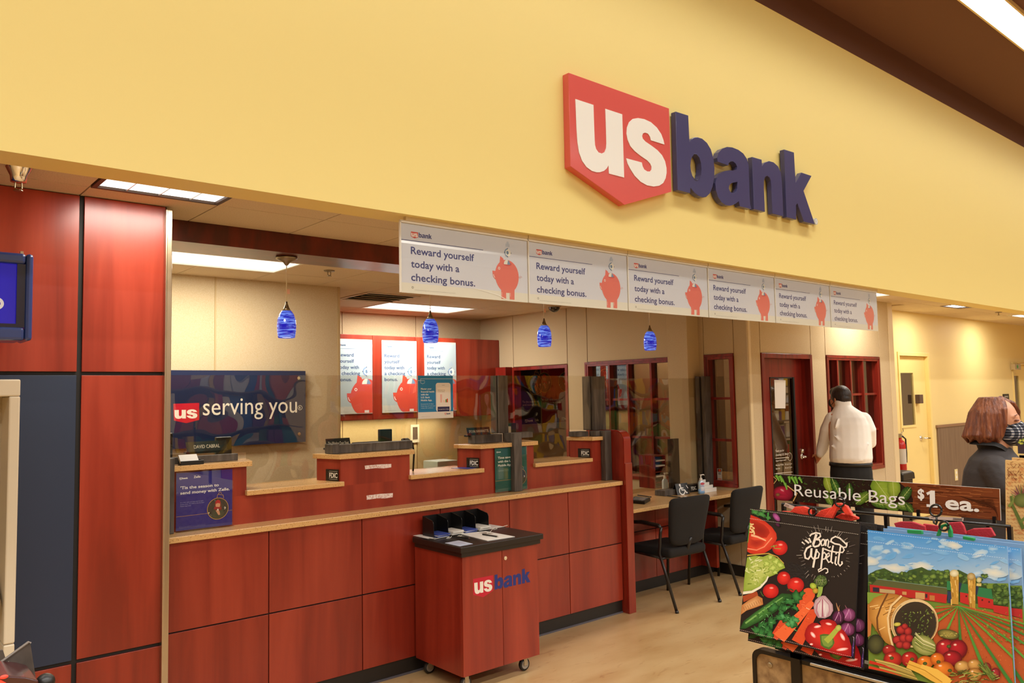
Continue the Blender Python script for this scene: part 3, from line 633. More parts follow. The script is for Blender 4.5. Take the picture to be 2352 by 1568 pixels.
# --- posters on the cherry cupboards
CUPM = CHERRY
cup = thing('wall_cupboard', 'row of cherry wall cupboards along the back wall', 'cupboard', at=(5.1, 8.2, 1.5))
obj('body', MB().box(3.52, 6.60, 8.012, 8.40, 1.505, 2.478), CHERRY_F, cup)
for x0, x1 in ((3.53, 4.115), (4.12, 4.705), (4.71, 5.295), (5.30, 5.885), (5.89, 6.598)):
    obj('door', MB().box(x0, x1, 7.998, 8.012, 1.508, 2.475), CUPM, cup, bevel=0.001)
for (px0, px1, l) in ((757, 855, 'piggy bank poster on the cupboards partly hidden by the beige wall'), (877, 956.5, 'piggy bank poster at the middle of the cupboard doors'), (975, 1047, 'piggy bank poster behind the bright blue poster')):
    x0 = on_y(px0, 800, 7.99).x; x1 = on_y(px1, 800, 7.99).x
    if px0 == 757: x0 = x1-0.475
    z0, z1 = on_y(880, 948, 7.99).z, on_y(880, 781, 7.99).z; w, h = x1-x0, z1-z0
    t, a = board('wall_poster', l, 'poster', x0, x1, z0, z1, 7.990, BANM, 0.006, 'piggy bank posters on the cupboards')
    a.rect(0, 0.10*h, w, h, '#b4c5cd'); a.rect(0, 0, w, 0.10*h, '#c9cdc8')
    a.rect(0, 0.975*h, w, h, '#c3c6be')
    logo(a, 0.075*w, 0.905*h, 0.018*h, '#d9483f', '#22406c'); a.rect(0, 0.868*h, 0.58*w, 0.872*h, '#4a6690')
    for q, s in enumerate(('Reward', 'yourself', 'today with', 'a checking', 'bonus.')): a.text(s, 0.07*w, (0.765-0.082*q)*h, 0.066*h, '#1f4274', bold=0.014, width=(0.42, 0.43, 0.56, 0.59, 0.37)[q]*w)
    pig(a, 0.83*w, 0.222*h, 0.43*w, x1=w-0.001, y0=0.008*h, col='#d9503f', bg='#cfdde4'); a.rect(0.78*w, 0.012*h, 0.90*w, 0.045*h, '#e6e6e6')
    coin(a, 0.84*w, 0.567*h, 0.105*w); small(a, 0.08*w, 0.025*h, 0.3*w, 0.010*h, '#7a8a90'); a.build('print', t)
# --- navy wall sign
t, a = board('wall_sign', 'navy wall sign reading us serving you in white', 'sign', 1.80, 3.148, 1.384, 2.003, 6.495, mat('navy_gloss', '#1d2a4a', rough=0.12), 0.03)
for _x in (1.85, 3.05): obj('spacer', MB().box(_x, _x+0.05, 6.525, 6.55, 1.5, 1.9), BLACKP, t)
a.map = lambda x, y: (lambda p: (p.x-1.80, p.z-1.384))(on_y(x, y, 6.495))
a.poly([(398, 927), (457.5, 925), (457.5, 964), (428, 971.5), (399.5, 965.5)], '#c41230')
a.map = None; p0 = on_y(400, 960.5, 6.495); p1 = on_y(456, 960, 6.495); k = (p1.x-p0.x)*1.05
for g in 'us': a.poly([(p0.x-1.80-0.045*k+q[0]*k, p0.z-1.384+q[1]*k*0.80-0.005) for q in GLY[g]], '#f2efe6')
q0 = on_y(466, 957, 6.495); q1 = on_y(682, 945, 6.495)
a.text('serving you', q0.x-1.80, q0.z-1.384+0.012, 0.205, '#f0ecdf', width=q1.x-q0.x)
q2 = on_y(689, 936, 6.495); a.ring(q2.x-1.80, q2.z-1.384, 0.021, 0.003, '#f0ecdf'); a.text('R', q2.x-1.80, q2.z-1.384-0.011, 0.03, '#f0ecdf', align='c')
a.build('lettering', t)
for px, py in ((685, 868), (686, 996)):
    p = on_y(px, py, 6.49); obj('standoff_cap', MB().lathe([(0, -0.016), (0.014, -0.016), (0.014, 0.0)], (p.x, 6.495, p.z), seg=12, axis='y'), CHROME, t)
# --- blue holiday poster in a clear holder on the ledge
def stand_poster(label, px, y0, col, w=None):
    tl, tr, br, bl = px
    x0 = on_y(*bl, y0).x; x1 = on_y(*br, y0).x; z0 = 1.049; z1 = on_y(*tl, y0).z
    t = thing('counter_poster', label, 'poster', at=((x0+x1)/2, y0, z0))
    obj('sheet', MB().box(x0, x1, y0, y0+0.0015, z0+0.006, z1), mat(col[0], col[1], rough=0.4), t)
    obj('clear_holder', MB().box(x0-0.004, x1+0.004, y0-0.004, y0-0.0025, z0, z1+0.006).box(x0-0.004, x1+0.004, y0-0.03, y0-0.004, z0, z0+0.0015), pane('clear_holder_plastic'), t)
    return t, Art((x0, y0, z0+0.006), (1, 0, 0), (0, 0, 1), (0, -1, 0)), x1-x0, z1-z0-0.006
t, a, w, h = stand_poster('deep blue winter poster in a clear holder on the stone ledge', ((402, 1087), (531, 1078), (533, 1214), (404, 1219)), 4.508, ('poster_blue', '#1d1f86'))
def white_logo(a, x, y, hh, col='#e9e9f0', us='#1d1f86'): logo(a, x, y, hh, col, col, us)
white_logo(a, 0.05*w, 0.89*h, 0.022*h); a.text('Zelle', 0.30*w, 0.895*h, 0.055*h, '#e9e9f0', bold=0.02, width=0.12*w)
a.text("'Tis the season to", 0.07*w, 0.715*h, 0.072*h, '#f0f0f6', bold=0.016, width=0.68*w); a.text('send money with Zelle.', 0.07*w, 0.625*h, 0.072*h, '#f0f0f6', bold=0.016, width=0.88*w)
for q, s in enumerate(("It's a fast, safe and easy way to send", 'holiday cheer. Try Zelle in the U.S. Bank', 'Mobile App today.')): a.text(s, 0.07*w, (0.475-0.032*q)*h, 0.024*h, '#a9abd8', width=(0.40, 0.42, 0.19)[q]*w)
a.line([(0, 0.245*h), (0.56*w, 0.250*h)], 0.006*h, '#b98f4e'); a.line([(0.92*w, 0.255*h), (w, 0.262*h)], 0.005*h, '#b98f4e')
def ornament(a, x, y, r, cap=True):
    a.circle(x, y, r, '#3b3a38', seg=32); rn = random.Random(3)
    for k in range(26):
        an = rn.uniform(0, 2*PI); rr = r*rn.uniform(0.45, 0.9); a.line([(x+rr*math.cos(an), y+rr*math.sin(an)), (x+rr*math.cos(an)+rn.uniform(-.16, .16)*r, y+rr*math.sin(an)+rn.uniform(-.2, .2)*r)], 0.10*r, rn.choice(('#d6d4cf', '#a8a49c', '#20211f', '#6e6c66')))
    a.poly([(x-0.62*r, y-0.72*r), (x-0.45*r, y-0.05*r), (x-0.15*r, y+0.1*r), (x+0.25*r, y+0.1*r), (x+0.5*r, y-0.1*r), (x+0.62*r, y-0.72*r), (x, y-0.97*r)], '#434a3c')
    a.poly([(x-0.34*r, y-0.15*r), (x-0.30*r, y+0.45*r), (x+0.32*r, y+0.45*r), (x+0.40*r, y-0.2*r)], '#6b3528')
    a.circle(x, y+0.34*r, 0.22*r, '#d79a7c', ry=0.28*r); a.poly([(x-0.28*r, y+0.45*r), (x-0.2*r, y+0.75*r), (x, y+0.86*r), (x+0.2*r, y+0.75*r), (x+0.28*r, y+0.45*r), (x, y+0.52*r)], '#b3232f')
    a.poly([(x-0.42*r, y-0.02*r), (x-0.32*r, y+0.2*r), (x+0.3*r, y+0.12*r), (x+0.36*r, y-0.08*r)], '#9c2530')
    a.poly([(x-0.2*r, y-0.18*r), (x+0.02*r, y-0.05*r), (x+0.16*r, y-0.3*r), (x+0.22*r, y-0.6*r), (x+0.05*r, y-0.62*r)], '#d79a7c'); a.rect(x-0.06*r, y-0.18*r, x+0.06*r, y-0.02*r, '#eeeeee')
    a.ring(x, y, r*1.03, 0.05*r, '#c39a54')
    if cap: a.line([(x-0.1*r, y+1.02*r), (x-0.02*r, y+1.35*r), (x+0.5*r, y+1.25*r), (x+0.55*r, y+0.95*r)], 0.05*r, '#c39a54'); a.ring(x+0.2*r, y+1.38*r, 0.16*r, 0.04*r, '#c39a54', a0=0, a1=PI)
ornament(a, 0.735*w, 0.315*h, 0.19*w); small(a, 0.05*w, 0.06*h, 0.46*w, 0.012*h, '#8f90c4', 2); a.build('print', t, printmat('print_satin'))
# --- green poster behind the shield leg
t, a, w, h = stand_poster('green poster in a clear holder behind the grey post leg', ((1135, 1030), (1209, 1024), (1211, 1121), (1138, 1129)), 4.512, ('poster_green', '#1f5a52'))
white_logo(a, 0.05*w, 0.90*h, 0.020*h, us='#1f5a52')
for q, s in enumerate(('Time saved is a gift', 'with the U.S. Bank', 'Mobile App.')): a.text(s, 0.09*w, (0.755-0.088*q)*h, 0.074*h, '#f1f3ee', bold=0.016, width=(0.74, 0.72, 0.45)[q]*w)
small(a, 0.09*w, 0.49*h, 0.33*w, 0.016*h, '#a9c8c0', 2); a.line([(0, 0.255*h), (0.62*w, 0.26*h)], 0.006*h, '#b98f4e'); a.line([(0.95*w, 0.27*h), (w, 0.272*h)], 0.006*h, '#b98f4e')
ornament(a, 0.78*w, 0.30*h, 0.19*w); small(a, 0.07*w, 0.055*h, 0.4*w, 0.012*h, '#9cbcb4'); a.build('print', t, printmat('print_satin'))
# --- bright blue poster taped to the shield
x0, x1, z0, z1 = 3.072, 3.371, 1.603, 1.903; w, h = x1-x0, z1-z0
t, a = board('shield_poster', 'bright blue phone poster taped to the acrylic shield', 'poster', x0, x1, z0, z1, 4.612, WHITEP, 0.002)
a.rect(0, 0.155*h, w, h, '#1a86c8'); a.rect(0, 0, w, 0.155*h, '#eef0f0')
a.line([(0, 0.885*h), (0.07*w, 0.885*h)], 0.008*h, '#d8ecf6'); a.line([(0.07*w, 0.925*h), (w, 0.925*h)], 0.008*h, '#d8ecf6'); a.line([(0.075*w, 0.925*h), (0.075*w, 0.83*h), (0.13*w, 0.81*h), (0.185*w, 0.83*h), (0.185*w, 0.885*h), (0.07*w, 0.885*h)], 0.008*h, '#d8ecf6')
for q, s in enumerate(('Master your', 'financial health', 'with the', 'U.S. Bank', 'Mobile App.')): a.text(s, 0.08*w, (0.675-0.066*q)*h, 0.056*h, '#eaf6fb', bold=0.02, width=(0.30, 0.38, 0.21, 0.25, 0.31)[q]*w)
for q in range(3): a.text(('Download the U.S. Bank', 'Mobile App and reach your', 'money with confidence')[q], 0.08*w, (0.33-0.045*q)*h, 0.032*h, '#cfe8f4', width=(0.35, 0.40, 0.34)[q]*w)
def rrect(x0, y0, x1, y1, r, n=6):
    P = []
    for cx, cy, a0 in ((x1-r, y1-r, 0), (x0+r, y1-r, PI/2), (x0+r, y0+r, PI), (x1-r, y0+r, 3*PI/2)):
        P += [(cx+r*math.cos(a0+PI/2*k/n), cy+r*math.sin(a0+PI/2*k/n)) for k in range(n+1)]
    return P
a.poly(rrect(0.50*w, 0.157*h, 0.93*w, 0.83*h, 0.06*w), '#eceef0'); a.rect(0.535*w, 0.157*h, 0.90*w, 0.725*h, '#f7f7f7')
a.line([(0.68*w, 0.775*h), (0.76*w, 0.775*h)], 0.006*h, '#888888'); a.text('Spend your way', 0.56*w, 0.65*h, 0.03*h, '#666a70', width=0.20*w); a.text('current activity', 0.56*w, 0.615*h, 0.03*h, '#666a70', width=0.19*w)
a.rect(0.625*w, 0.37*h, 0.675*w, 0.56*h, '#f3c9c9'); a.rect(0.715*w, 0.37*h, 0.76*w, 0.42*h, '#f6dada'); a.rect(0.775*w, 0.37*h, 0.81*w, 0.44*h, '#5f9f4e'); a.rect(0.81*w, 0.37*h, 0.845*w, 0.455*h, '#e0512f')
a.rect(0.545*w, 0.157*h, 0.89*w, 0.27*h, '#262b62'); a.text('You spent less on dining', 0.565*w, 0.20*h, 0.032*h, '#e6e6f0', width=0.30*w, bold=0.01)
logo(a, 0.74*w, 0.085*h, 0.026*h, '#d9483f', '#2a2f66'); small(a, 0.08*w, 0.05*h, 0.25*w, 0.012*h, '#8a9499'); a.build('print', t, printmat('print_satin'))
# --- small black deposit signs on the angled pedestal sides
for (x0, l) in ((2.405, 'small black deposit sign on the pedestal with the torn tape'), (3.521, 'small black deposit sign beside the blue leaflet'), (4.669, 'small black deposit sign by the rounded end panel')):
    A = Vector((x0+0.018, 4.528, 0)); B = Vector((x0-0.040, 4.708, 0)); u = (A-B).normalized(); n = Vector((u.y, -u.x, 0)); n = n if n.x < 0 else -n
    L = (A-B).length; o = A-u*0.112+n*0.003; o.z = 1.239
    if x0 > 4.6: o = A-u*0.118+n*0.003; o.z = 1.239
    t = thing('deposit_sign', l, 'sign', 'black deposit signs on the pedestals', at=tuple(o)); W_, H_ = 0.108, 0.072
    obj('plate', MB().hexa([o, o+u*W_, o+u*W_+Vector((0, 0, H_)), o+Vector((0, 0, H_))], n*0.003), mat('black_plate', '#16120e', rough=0.3), t)
    a = Art(o+n*0.0032, u, (0, 0, 1), n); a.text('FDIC', 0.030, 0.020, 0.044, '#e9e6dc', bold=0.02, width=0.070)
    a.ring(0.012, 0.035, 0.026, 0.002, '#8a8478', a0=-1.0, a1=1.0); a.line([(0.03, 0.060), (0.10, 0.060)], 0.0016, '#cfcabd'); a.line([(0.03, 0.011), (0.10, 0.011)], 0.0016, '#cfcabd'); a.build('lettering', t)
# --- torn tape on the middle pedestal
TAPE = mat('torn_tape', '#e6d9d2', rough=0.3, noise=((120, 120, 120), '#b98378', 3, 0.45, 0.7))
for px, l in ((((838, 1069), (899, 1065), (898.5, 1073), (839, 1077.5)), 'upper torn strip of clear tape on the middle pedestal'), (((842, 1137.5), (902.5, 1132), (902, 1141.5), (842.5, 1147.5)), 'lower torn strip of clear tape on the middle pedestal')):
    q = [on_y(*p, 4.5215) for p in px]; mid = (q[0]+q[1])*0.5
    rag = [q[0], mid+Vector((0, 0, 0.002)), q[1], q[2], q[2]*0.7+q[3]*0.3+Vector((0, 0, -0.003)), q[2]*0.4+q[3]*0.6+Vector((0, 0, 0.003)), q[3]]
    tag(obj('tape_strip', MB().prism([tuple(p) for p in rag], (0, 0.0012, 0)), TAPE), l, 'tape', 'torn tape strips')
# --- holiday posters seen through the teller door and the office window
def xposter(label, px, y, col, art):
    q = [on_y(*p, y) for p in px]; x0 = q[3].x; x1 = q[2].x; z0 = q[3].z; z1 = q[0].z
    t, a = board('wall_poster', label, 'poster', x0, x1, z0, z1, y, mat(*col, rough=0.4), 0.005); art(a, x1-x0, z1-z0); a.build('print', t)
def art_navy(a, w, h):
    ornament(a, 0.80*w, 0.72*h, 0.28*w); a.text('Tis the season to', 0.30*w, 0.40*h, 0.05*h, '#d8c0a8', width=0.6*w, bold=0.01); a.text('send money with', 0.30*w, 0.345*h, 0.05*h, '#d8c0a8', width=0.58*w, bold=0.01)
    logo(a, 0.38*w, 0.055*h, 0.03*h, '#e6e2e0', '#e6e2e0', '#3b2c3c'); a.text('Zelle', 0.75*w, 0.06*h, 0.06*h, '#e6e2e0', width=0.15*w, bold=0.02); a.rect(0, 0, w, 0.012*h, '#b8a890')
def art_red(a, w, h):
    ornament(a, 0.10*w, 0.73*h, 0.26*w); ornament(a, 0.88*w, 0.74*h, 0.26*w); a.text('Gift cards and more', 0.12*w, 0.405*h, 0.05*h, '#e6c8c0', width=0.62*w, bold=0.01); a.text('ready in the branch', 0.12*w, 0.355*h, 0.05*h, '#e6c8c0', width=0.55*w, bold=0.01)
    small(a, 0.12*w, 0.25*h, 0.5*w, 0.02*h, '#c88c84', 2); logo(a, 0.70*w, 0.055*h, 0.03*h, '#f0e0de', '#f0e0de', '#7a1018'); a.rect(0, 0, w, 0.012*h, '#c8a898')
xposter('dark navy poster seen through the open teller door', ((1182, 848), (1243, 844), (1243, 973), (1182, 977)), 7.985, ('poster_dark', '#2c2434'), art_navy)
xposter('crimson poster with round photos seen through the open teller door', ((1246, 843), (1308, 839), (1308, 969), (1246, 973)), 7.985, ('poster_crimson', '#8a0f1e'), art_red)
def art_office(a, w, h):
    ornament(a, 0.30*w, 0.66*h, 0.26*w); a.text('send money with Zelle.', 0.2*w, 0.24*h, 0.07*h, '#c8c8d8', width=0.7*w, bold=0.01); small(a, 0.2*w, 0.08*h, 0.6*w, 0.02*h, '#8890b0')
xposter('navy poster on the office wall behind the gridded window', ((1366, 836), (1437, 831), (1440, 942), (1372, 946)), 6.595, ('poster_navy', '#1d2350'), art_office)
# ================================================================== DOORS AND WINDOWS
def win(name, label, plane, c, a0, a1, z0, z1, cols, rows, deep=0.10, gl=0.055):
    """cherry window in an opening; plane 'x' (wall facing -x) or 'y' (wall facing -y); cols, rows = lines between the panes"""
    t = struct(name, None or MB().box(0, 0.001, 0, 0.001, -0.2, -0.199), CHERRY_F) if False else None
    f = MB(); B = (lambda m, p0, p1, q0, q1, r0, r1: m.box(p0, p1, q0, q1, r0, r1)) if plane == 'y' else (lambda m, p0, p1, q0, q1, r0, r1: m.box(q0, q1, p0, p1, r0, r1))
    w = 0.028; c0, c1 = c-0.014, c+deep
    for p0, p1, r0, r1 in ((a0, a1, z1-w, z1), (a0, a1, z0, z0+w), (a0, a0+w, z0+w, z1-w), (a1-w, a1, z0+w, z1-w)): B(f, p0, p1, c0, c1, r0, r1)
    fr = struct(name, f, CHERRY_F); 
    B2 = MB(); 
    for p0, p1, r0, r1 in ((a0-0.02, a1+0.02, z1-0.004, z1+0.02), (a0-0.02, a1+0.02, z0-0.03, z0+0.004), (a0-0.02, a0+0.004, z0, z1), (a1-0.004, a1+0.02, z0, z1)): B(B2, p0, p1, c0-0.006, c-0.001, r0, r1)
    obj('window_casing', B2, CHERRY_F, fr)
    for q in cols: obj('mullion', B(MB(), q-0.012, q+0.012, c-0.008, c+deep-0.01, z0+w, z1-w), CHERRY_F, fr)
    for r in rows: obj('transom', B(MB(), a0+w, a1-w, c+0.012, c+0.05, r-0.012, r+0.012), CHERRY_F, fr)
    cs = [a0+w]+sorted(cols)+[a1-w]; rs = [z0+w]+sorted(rows)+[z1-w]
    for i in range(len(cs)-1):
        for j in range(len(rs)-1): obj('pane', B(MB(), cs[i]+0.003, cs[i+1]-0.003, c+gl, c+gl+0.003, rs[j], rs[j+1]), GLASS, fr)
    return fr
D2 = 4.284
win('window_1', '', 'y', D2, 8.074, 9.256, 0.869, 2.097, [on_y(p, 900, D2).x for p in (1925, 1955, 1984)], [on_y(1980, 905, D2).z, on_y(2000, 986.5, D2).z])
win('window_2', '', 'x', X6, 4.469, 4.765, 0.86, 2.097, [], [on_x(1662, 914.7, X6).z, on_x(1662, 1010.6, X6).z])
win('window_3', '', 'x', X6, 5.04, 6.421, 0.856, 2.097, [on_x(p, 880, X6).y for p in (1400, 1443, 1496)], [on_x(1443, 917, X6).z, on_x(1470, 1003.5, X6).z])
# office door with a long glass light
dr = struct('door_1', MB().box(6.805, 6.850, D2-0.018, D2+0.12, 0, 2.117).box(7.705, 7.75, D2-0.018, D2+0.12, 0, 2.117).box(6.850, 7.705, D2-0.018, D2+0.12, 2.072, 2.117), CHERRY_F, bevel=0.002)
g0 = on_y(1766, 866, 4.37); g1 = on_y(1821, 868, 4.37); gx0, gx1, gz1, gz0 = g0.x, g1.x, g0.z, 0.22
leaf = MB().box(6.853, gx0, 4.365, 4.405, 0.01, 2.07).box(gx1, 7.702, 4.365, 4.405, 0.01, 2.07).box(gx0, gx1, 4.365, 4.405, gz1, 2.07).box(gx0, gx1, 4.365, 4.405, 0.01, gz0)
lf = obj('door_leaf', leaf, CHERRY_F, dr)
obj('glass_stop', MB().box(gx0, gx0+0.012, 4.36, 4.368, gz0, gz1).box(gx1-0.025, gx1, 4.352, 4.368, gz0, gz1).box(gx0, gx1, 4.36, 4.368, gz1-0.012, gz1), BLACK, lf)
obj('pane', MB().box(gx0, gx1, 4.384, 4.388, gz0, gz1), pane('door_glass', '#b3a696', fres=0.14), lf)
hp = on_y(1845, 1047, 4.365)
hd = MB().lathe([(0, -0.008), (0.032, -0.008), (0.034, 0)], (hp.x-0.02, 4.365, hp.z), axis='y').tube([(hp.x-0.02, 4.365, hp.z), (hp.x-0.02, 4.315, hp.z), (hp.x-0.03, 4.305, hp.z), (hp.x-0.12, 4.305, hp.z-0.004)], 0.010)
hd.lathe([(0, -0.02), (0.022, -0.02), (0.026, 0)], (hp.x-0.015, 4.365, hp.z+0.055), axis='y')
obj('door_handle', hd, CHROME, lf, smooth=True)
a = Art((0, 4.3835, 0), (1, 0, 0), (0, 0, 1), (0, -1, 0)); a.map = lambda x, y: (lambda p: (p.x, p.z))(on_y(x, y, 4.3835)); a.d = 0.001
nt_ = thing('door_notice', 'white notice sheet taped behind the glass of the office door', 'notice', at=(7.0, 4.38, 1.5))
q = [on_y(x, y, 4.382) for x, y in ((1778.5, 872), (1804.5, 873), (1804, 937.5), (1780.5, 937.5))]
obj('sheet', MB().prism([tuple(p) for p in q], (0, 0.001, 0)), WHITEP, nt_)
for y0, x0, x1, w_ in ((876, 1785, 1799, 2.6), (881, 1787, 1798, 0.8), (884, 1788, 1796, 0.8), (896, 1785, 1802, 0.6), (899, 1785, 1801, 0.6), (910, 1785, 1801, 0.7), (913, 1785, 1800, 0.7), (918, 1786, 1801, 0.7), (924, 1786, 1800, 0.7), (930.5, 1790, 1796, 1.6)): a.poly([(x0, y0-w_/2), (x1, y0-w_/2+0.2), (x1, y0+w_/2+0.2), (x0, y0+w_/2)], '#8a8680' if w_ < 1 else '#44403a')
a.poly([(1784.5, 886.5), (1802.5, 886.5), (1802.5, 892), (1784.5, 892)], '#2c2a28'); a.build('print', nt_)
dt = Art((0, 4.383, 0), (1, 0, 0), (0, 0, 1), (0, -1, 0)); dt.map = None
def dtext(s, px, py, hpx, wpx, al='l'):
    p = on_y(px, py, 4.383); e = on_y(px+wpx, py, 4.383); dt.text(s, p.x, p.z, (on_y(px, py-hpx, 4.383).z-p.z)*1.35, '#e4dccd', bold=0.012, width=e.x-p.x)
dtext('Thank you for', 1781, 1038, 5, 20); dtext('choosing U.S. Bank.', 1781.5, 1047, 5, 29); dtext('Open 6 days a week', 1782, 1060, 4, 24); dtext('Monday-Friday', 1782, 1070, 4, 18); dtext('10 am-6 pm', 1803, 1068, 4, 16); dtext('Saturday', 1782, 1078, 4, 10); dtext('10 am-2 pm', 1803, 1076, 4, 16)
for y0, y1, x0, x1 in ((1052.5, 1050, 1781, 1812), (1087, 1083.5, 1782, 1820)):
    p, q = on_y(x0, y0, 4.383), on_y(x1, y1, 4.383); dt.line([(p.x, p.z), (q.x, q.z)], 0.006, '#e4dccd')
p = on_y(1814, 1048.5, 4.383); dt.ring(p.x, p.z, 0.042, 0.005, '#d8d0c0'); dt.line([(p.x, p.z), (p.x, p.z+0.025)], 0.004, '#d8d0c0')
dt.build('door_lettering', lf)
# teller door (open) on the right-hand wall
struct('door_2', MB().box(X6-0.016, X6+0.10, 6.732, 6.772, 0, 2.107).box(X6-0.016, X6+0.10, 7.70, 7.739, 0, 2.107).box(X6-0.016, X6+0.10, 6.772, 7.70, 2.068, 2.107), CHERRY_F)
struct('trim_4', MB().box(6.49, 6.60, 7.745, 7.95, 0, 2.115), CHERRY_F, bevel=0.003)
# corridor doors
CD = mat('cream_door_paint', '#ecd58c', rough=0.4)
def corridor_door(name, x0, x1, z1, gl):
    y = 4.65
    d = struct(name, MB().box(x0-0.05, x0, y-0.012, y+0.1, 0, z1+0.05).box(x1, x1+0.05, y-0.012, y+0.1, 0, z1+0.05).box(x0, x1, y-0.012, y+0.1, z1, z1+0.05), CD, bevel=0.003)
    a0, a1, b0, b1 = gl
    L = obj('door_leaf', MB().box(x0+0.003, a0, 4.69, 4.73, 0.01, z1-0.004).box(a1, x1-0.003, 4.69, 4.73, 0.01, z1-0.004).box(a0, a1, 4.69, 4.73, b1, z1-0.004).box(a0, a1, 4.69, 4.73, 0.01, b0), CD, d)
    fr = MB()
    for p0, p1, r0, r1 in ((a0-0.03, a1+0.03, b1, b1+0.03), (a0-0.03, a1+0.03, b0-0.03, b0), (a0-0.03, a0, b0, b1), (a1, a1+0.03, b0, b1)): fr.box(p0, p1, 4.682, 4.691, r0, r1)
    obj('window_frame', fr, CD, L); obj('pane', MB().box(a0, a1, 4.70, 4.704, b0, b1), pane('corridor_glass', '#a8987c', fres=0.22), L)
    return d, L
p0 = on_y(2066, 856, 4.69); p1 = on_y(2102, 975, 4.69)
d1, L1 = corridor_door('door_3', 10.66, 11.54, 2.18, (p0.x, p1.x, p1.z, p0.z))
h = on_y(2117, 1006, 4.68)
obj('door_handle', MB().lathe([(0, -0.01), (0.03, -0.01), (0.034, 0)], (h.x, 4.69, h.z), axis='y').tube([(h.x, 4.69, h.z), (h.x, 4.63, h.z), (h.x+0.13, 4.625, h.z-0.005)], 0.012), CHROME, L1, smooth=True)
q = on_y(2113, 916, 4.64); obj('lock_box', MB().box(q.x-0.05, q.x+0.06, 4.62, 4.689, q.z-0.06, q.z+0.06), mat('brown_box', '#5c4636', rough=0.5), d1, bevel=0.004)
obj('kick_vent', MB().box(10.9, 11.3, 4.684, 4.69, 0.30, 0.50), CD, L1, bevel=0.002)
d2, L2 = corridor_door('door_4', 14.90, 15.76, 2.10, (15.0, 15.25, 1.0, 1.92))
q = on_y(2330, 842, 4.62); cl = MB().box(q.x-0.1, q.x+0.18, 4.58, 4.648, q.z-0.05, q.z+0.04).tube([(q.x+0.1, 4.60, q.z+0.05), (q.x+0.45, 4.52, q.z+0.07), (q.x+0.75, 4.62, q.z+0.06)], 0.012)
obj('door_closer', cl, CHROME, d2); ca = Art((q.x, 4.579, q.z), (1, 0, 0), (0, 0, 1), (0, -1, 0)); ca.circle(0.02, 0, 0.03, '#4fae54', seg=12); ca.build('green_sticker', d2)
# ================================================================== PENDANTS AND CEILING FITTINGS
BLUEG = None
def blue_glass():
    m = bpy.data.materials.new('blue_swirl_glass'); m.use_nodes = True; nt = m.node_tree; N = nt.nodes; L = nt.links; b = N['Principled BSDF']
    tc = N.new('ShaderNodeTexCoord'); mp = N.new('ShaderNodeMapping'); mp.inputs['Scale'].default_value = (9, 9, 60); mp.inputs['Rotation'].default_value = (0.25, 0.18, 0); L.new(tc.outputs['Object'], mp.inputs[0])
    n = N.new('ShaderNodeTexNoise'); n.inputs['Scale'].default_value = 1.4; n.inputs['Detail'].default_value = 5; n.inputs['Distortion'].default_value = 0.6; L.new(mp.outputs[0], n.inputs[0])
    r = N.new('ShaderNodeValToRGB'); e = r.color_ramp.elements; e[0].position = 0.42; e[0].color = C('#0a0f96'); e[1].position = 0.72; e[1].color = C('#6f95ee'); L.new(n.outputs['Fac'], r.inputs[0])
    L.new(r.outputs[0], b.inputs['Base Color']); b.inputs['Roughness'].default_value = 0.08; b.inputs['Coat Weight'].default_value = 0.5
    L.new(r.outputs[0], b.inputs['Emission Color']); b.inputs['Emission Strength'].default_value = 0.95     # lit from inside by its bulb
    return m
BLUEG = blue_glass()
def pendant(x, i, lab):
    y = 4.71; t = thing('pendant_lamp', lab, 'lamp', 'blue glass pendants under the wooden beam', loc=(x, y, 2.656))
    obj('canopy', MB().lathe([(0.0, 0), (0.066, 0), (0.068, -0.012), (0.055, -0.020), (0.022, -0.036), (0.008, -0.055), (0.0, -0.055)][::-1], seg=24), NICKEL, t, smooth=True)
    obj('cord', MB().tube([(0, 0, -0.05), (0, 0, -0.30)], 0.003, 8), mat('clear_cord', '#cbb891', rough=0.3), t)
    obj('cap', MB().lathe([(0.0, -0.285), (0.006, -0.285), (0.008, -0.30), (0.017, -0.325), (0.030, -0.345), (0.0, -0.345)][::-1], seg=20), NICKEL, t, smooth=True)
    prof = [(0.030, -0.344), (0.045, -0.365), (0.056, -0.400), (0.0595, -0.44), (0.058, -0.475), (0.052, -0.512), (0.049, -0.514), (0.055, -0.475), (0.0565, -0.44), (0.053, -0.40), (0.042, -0.367), (0.028, -0.347)]
    obj('shade', MB().lathe(prof[::-1], seg=28), BLUEG, t, smooth=True)
    obj('bulb', MB().lathe([(0.0, -0.507), (0.050, -0.508), (0.050, -0.504), (0.0, -0.503)], seg=20), mat('lamp_glow', '#fff6e2', emit='#fff2d8', estr=3.5), t)
    if i != 1 and i != 3: obj('warning_tag', MB().box(0.002, 0.022, -0.001, 0.001, -0.235, -0.205), mat('tag_paper', '#d9a48c', rough=0.6), t)
for i, (x, lab) in enumerate(((2.155, 'blue glass pendant lamp with its canopy in view'), (3.25, 'blue glass pendant lamp over the cupboard posters'), (4.365, 'blue glass pendant lamp beside the black camera dome'), (5.685, 'blue glass pendant lamp nearest the office corner'))): pendant(x, i, lab)
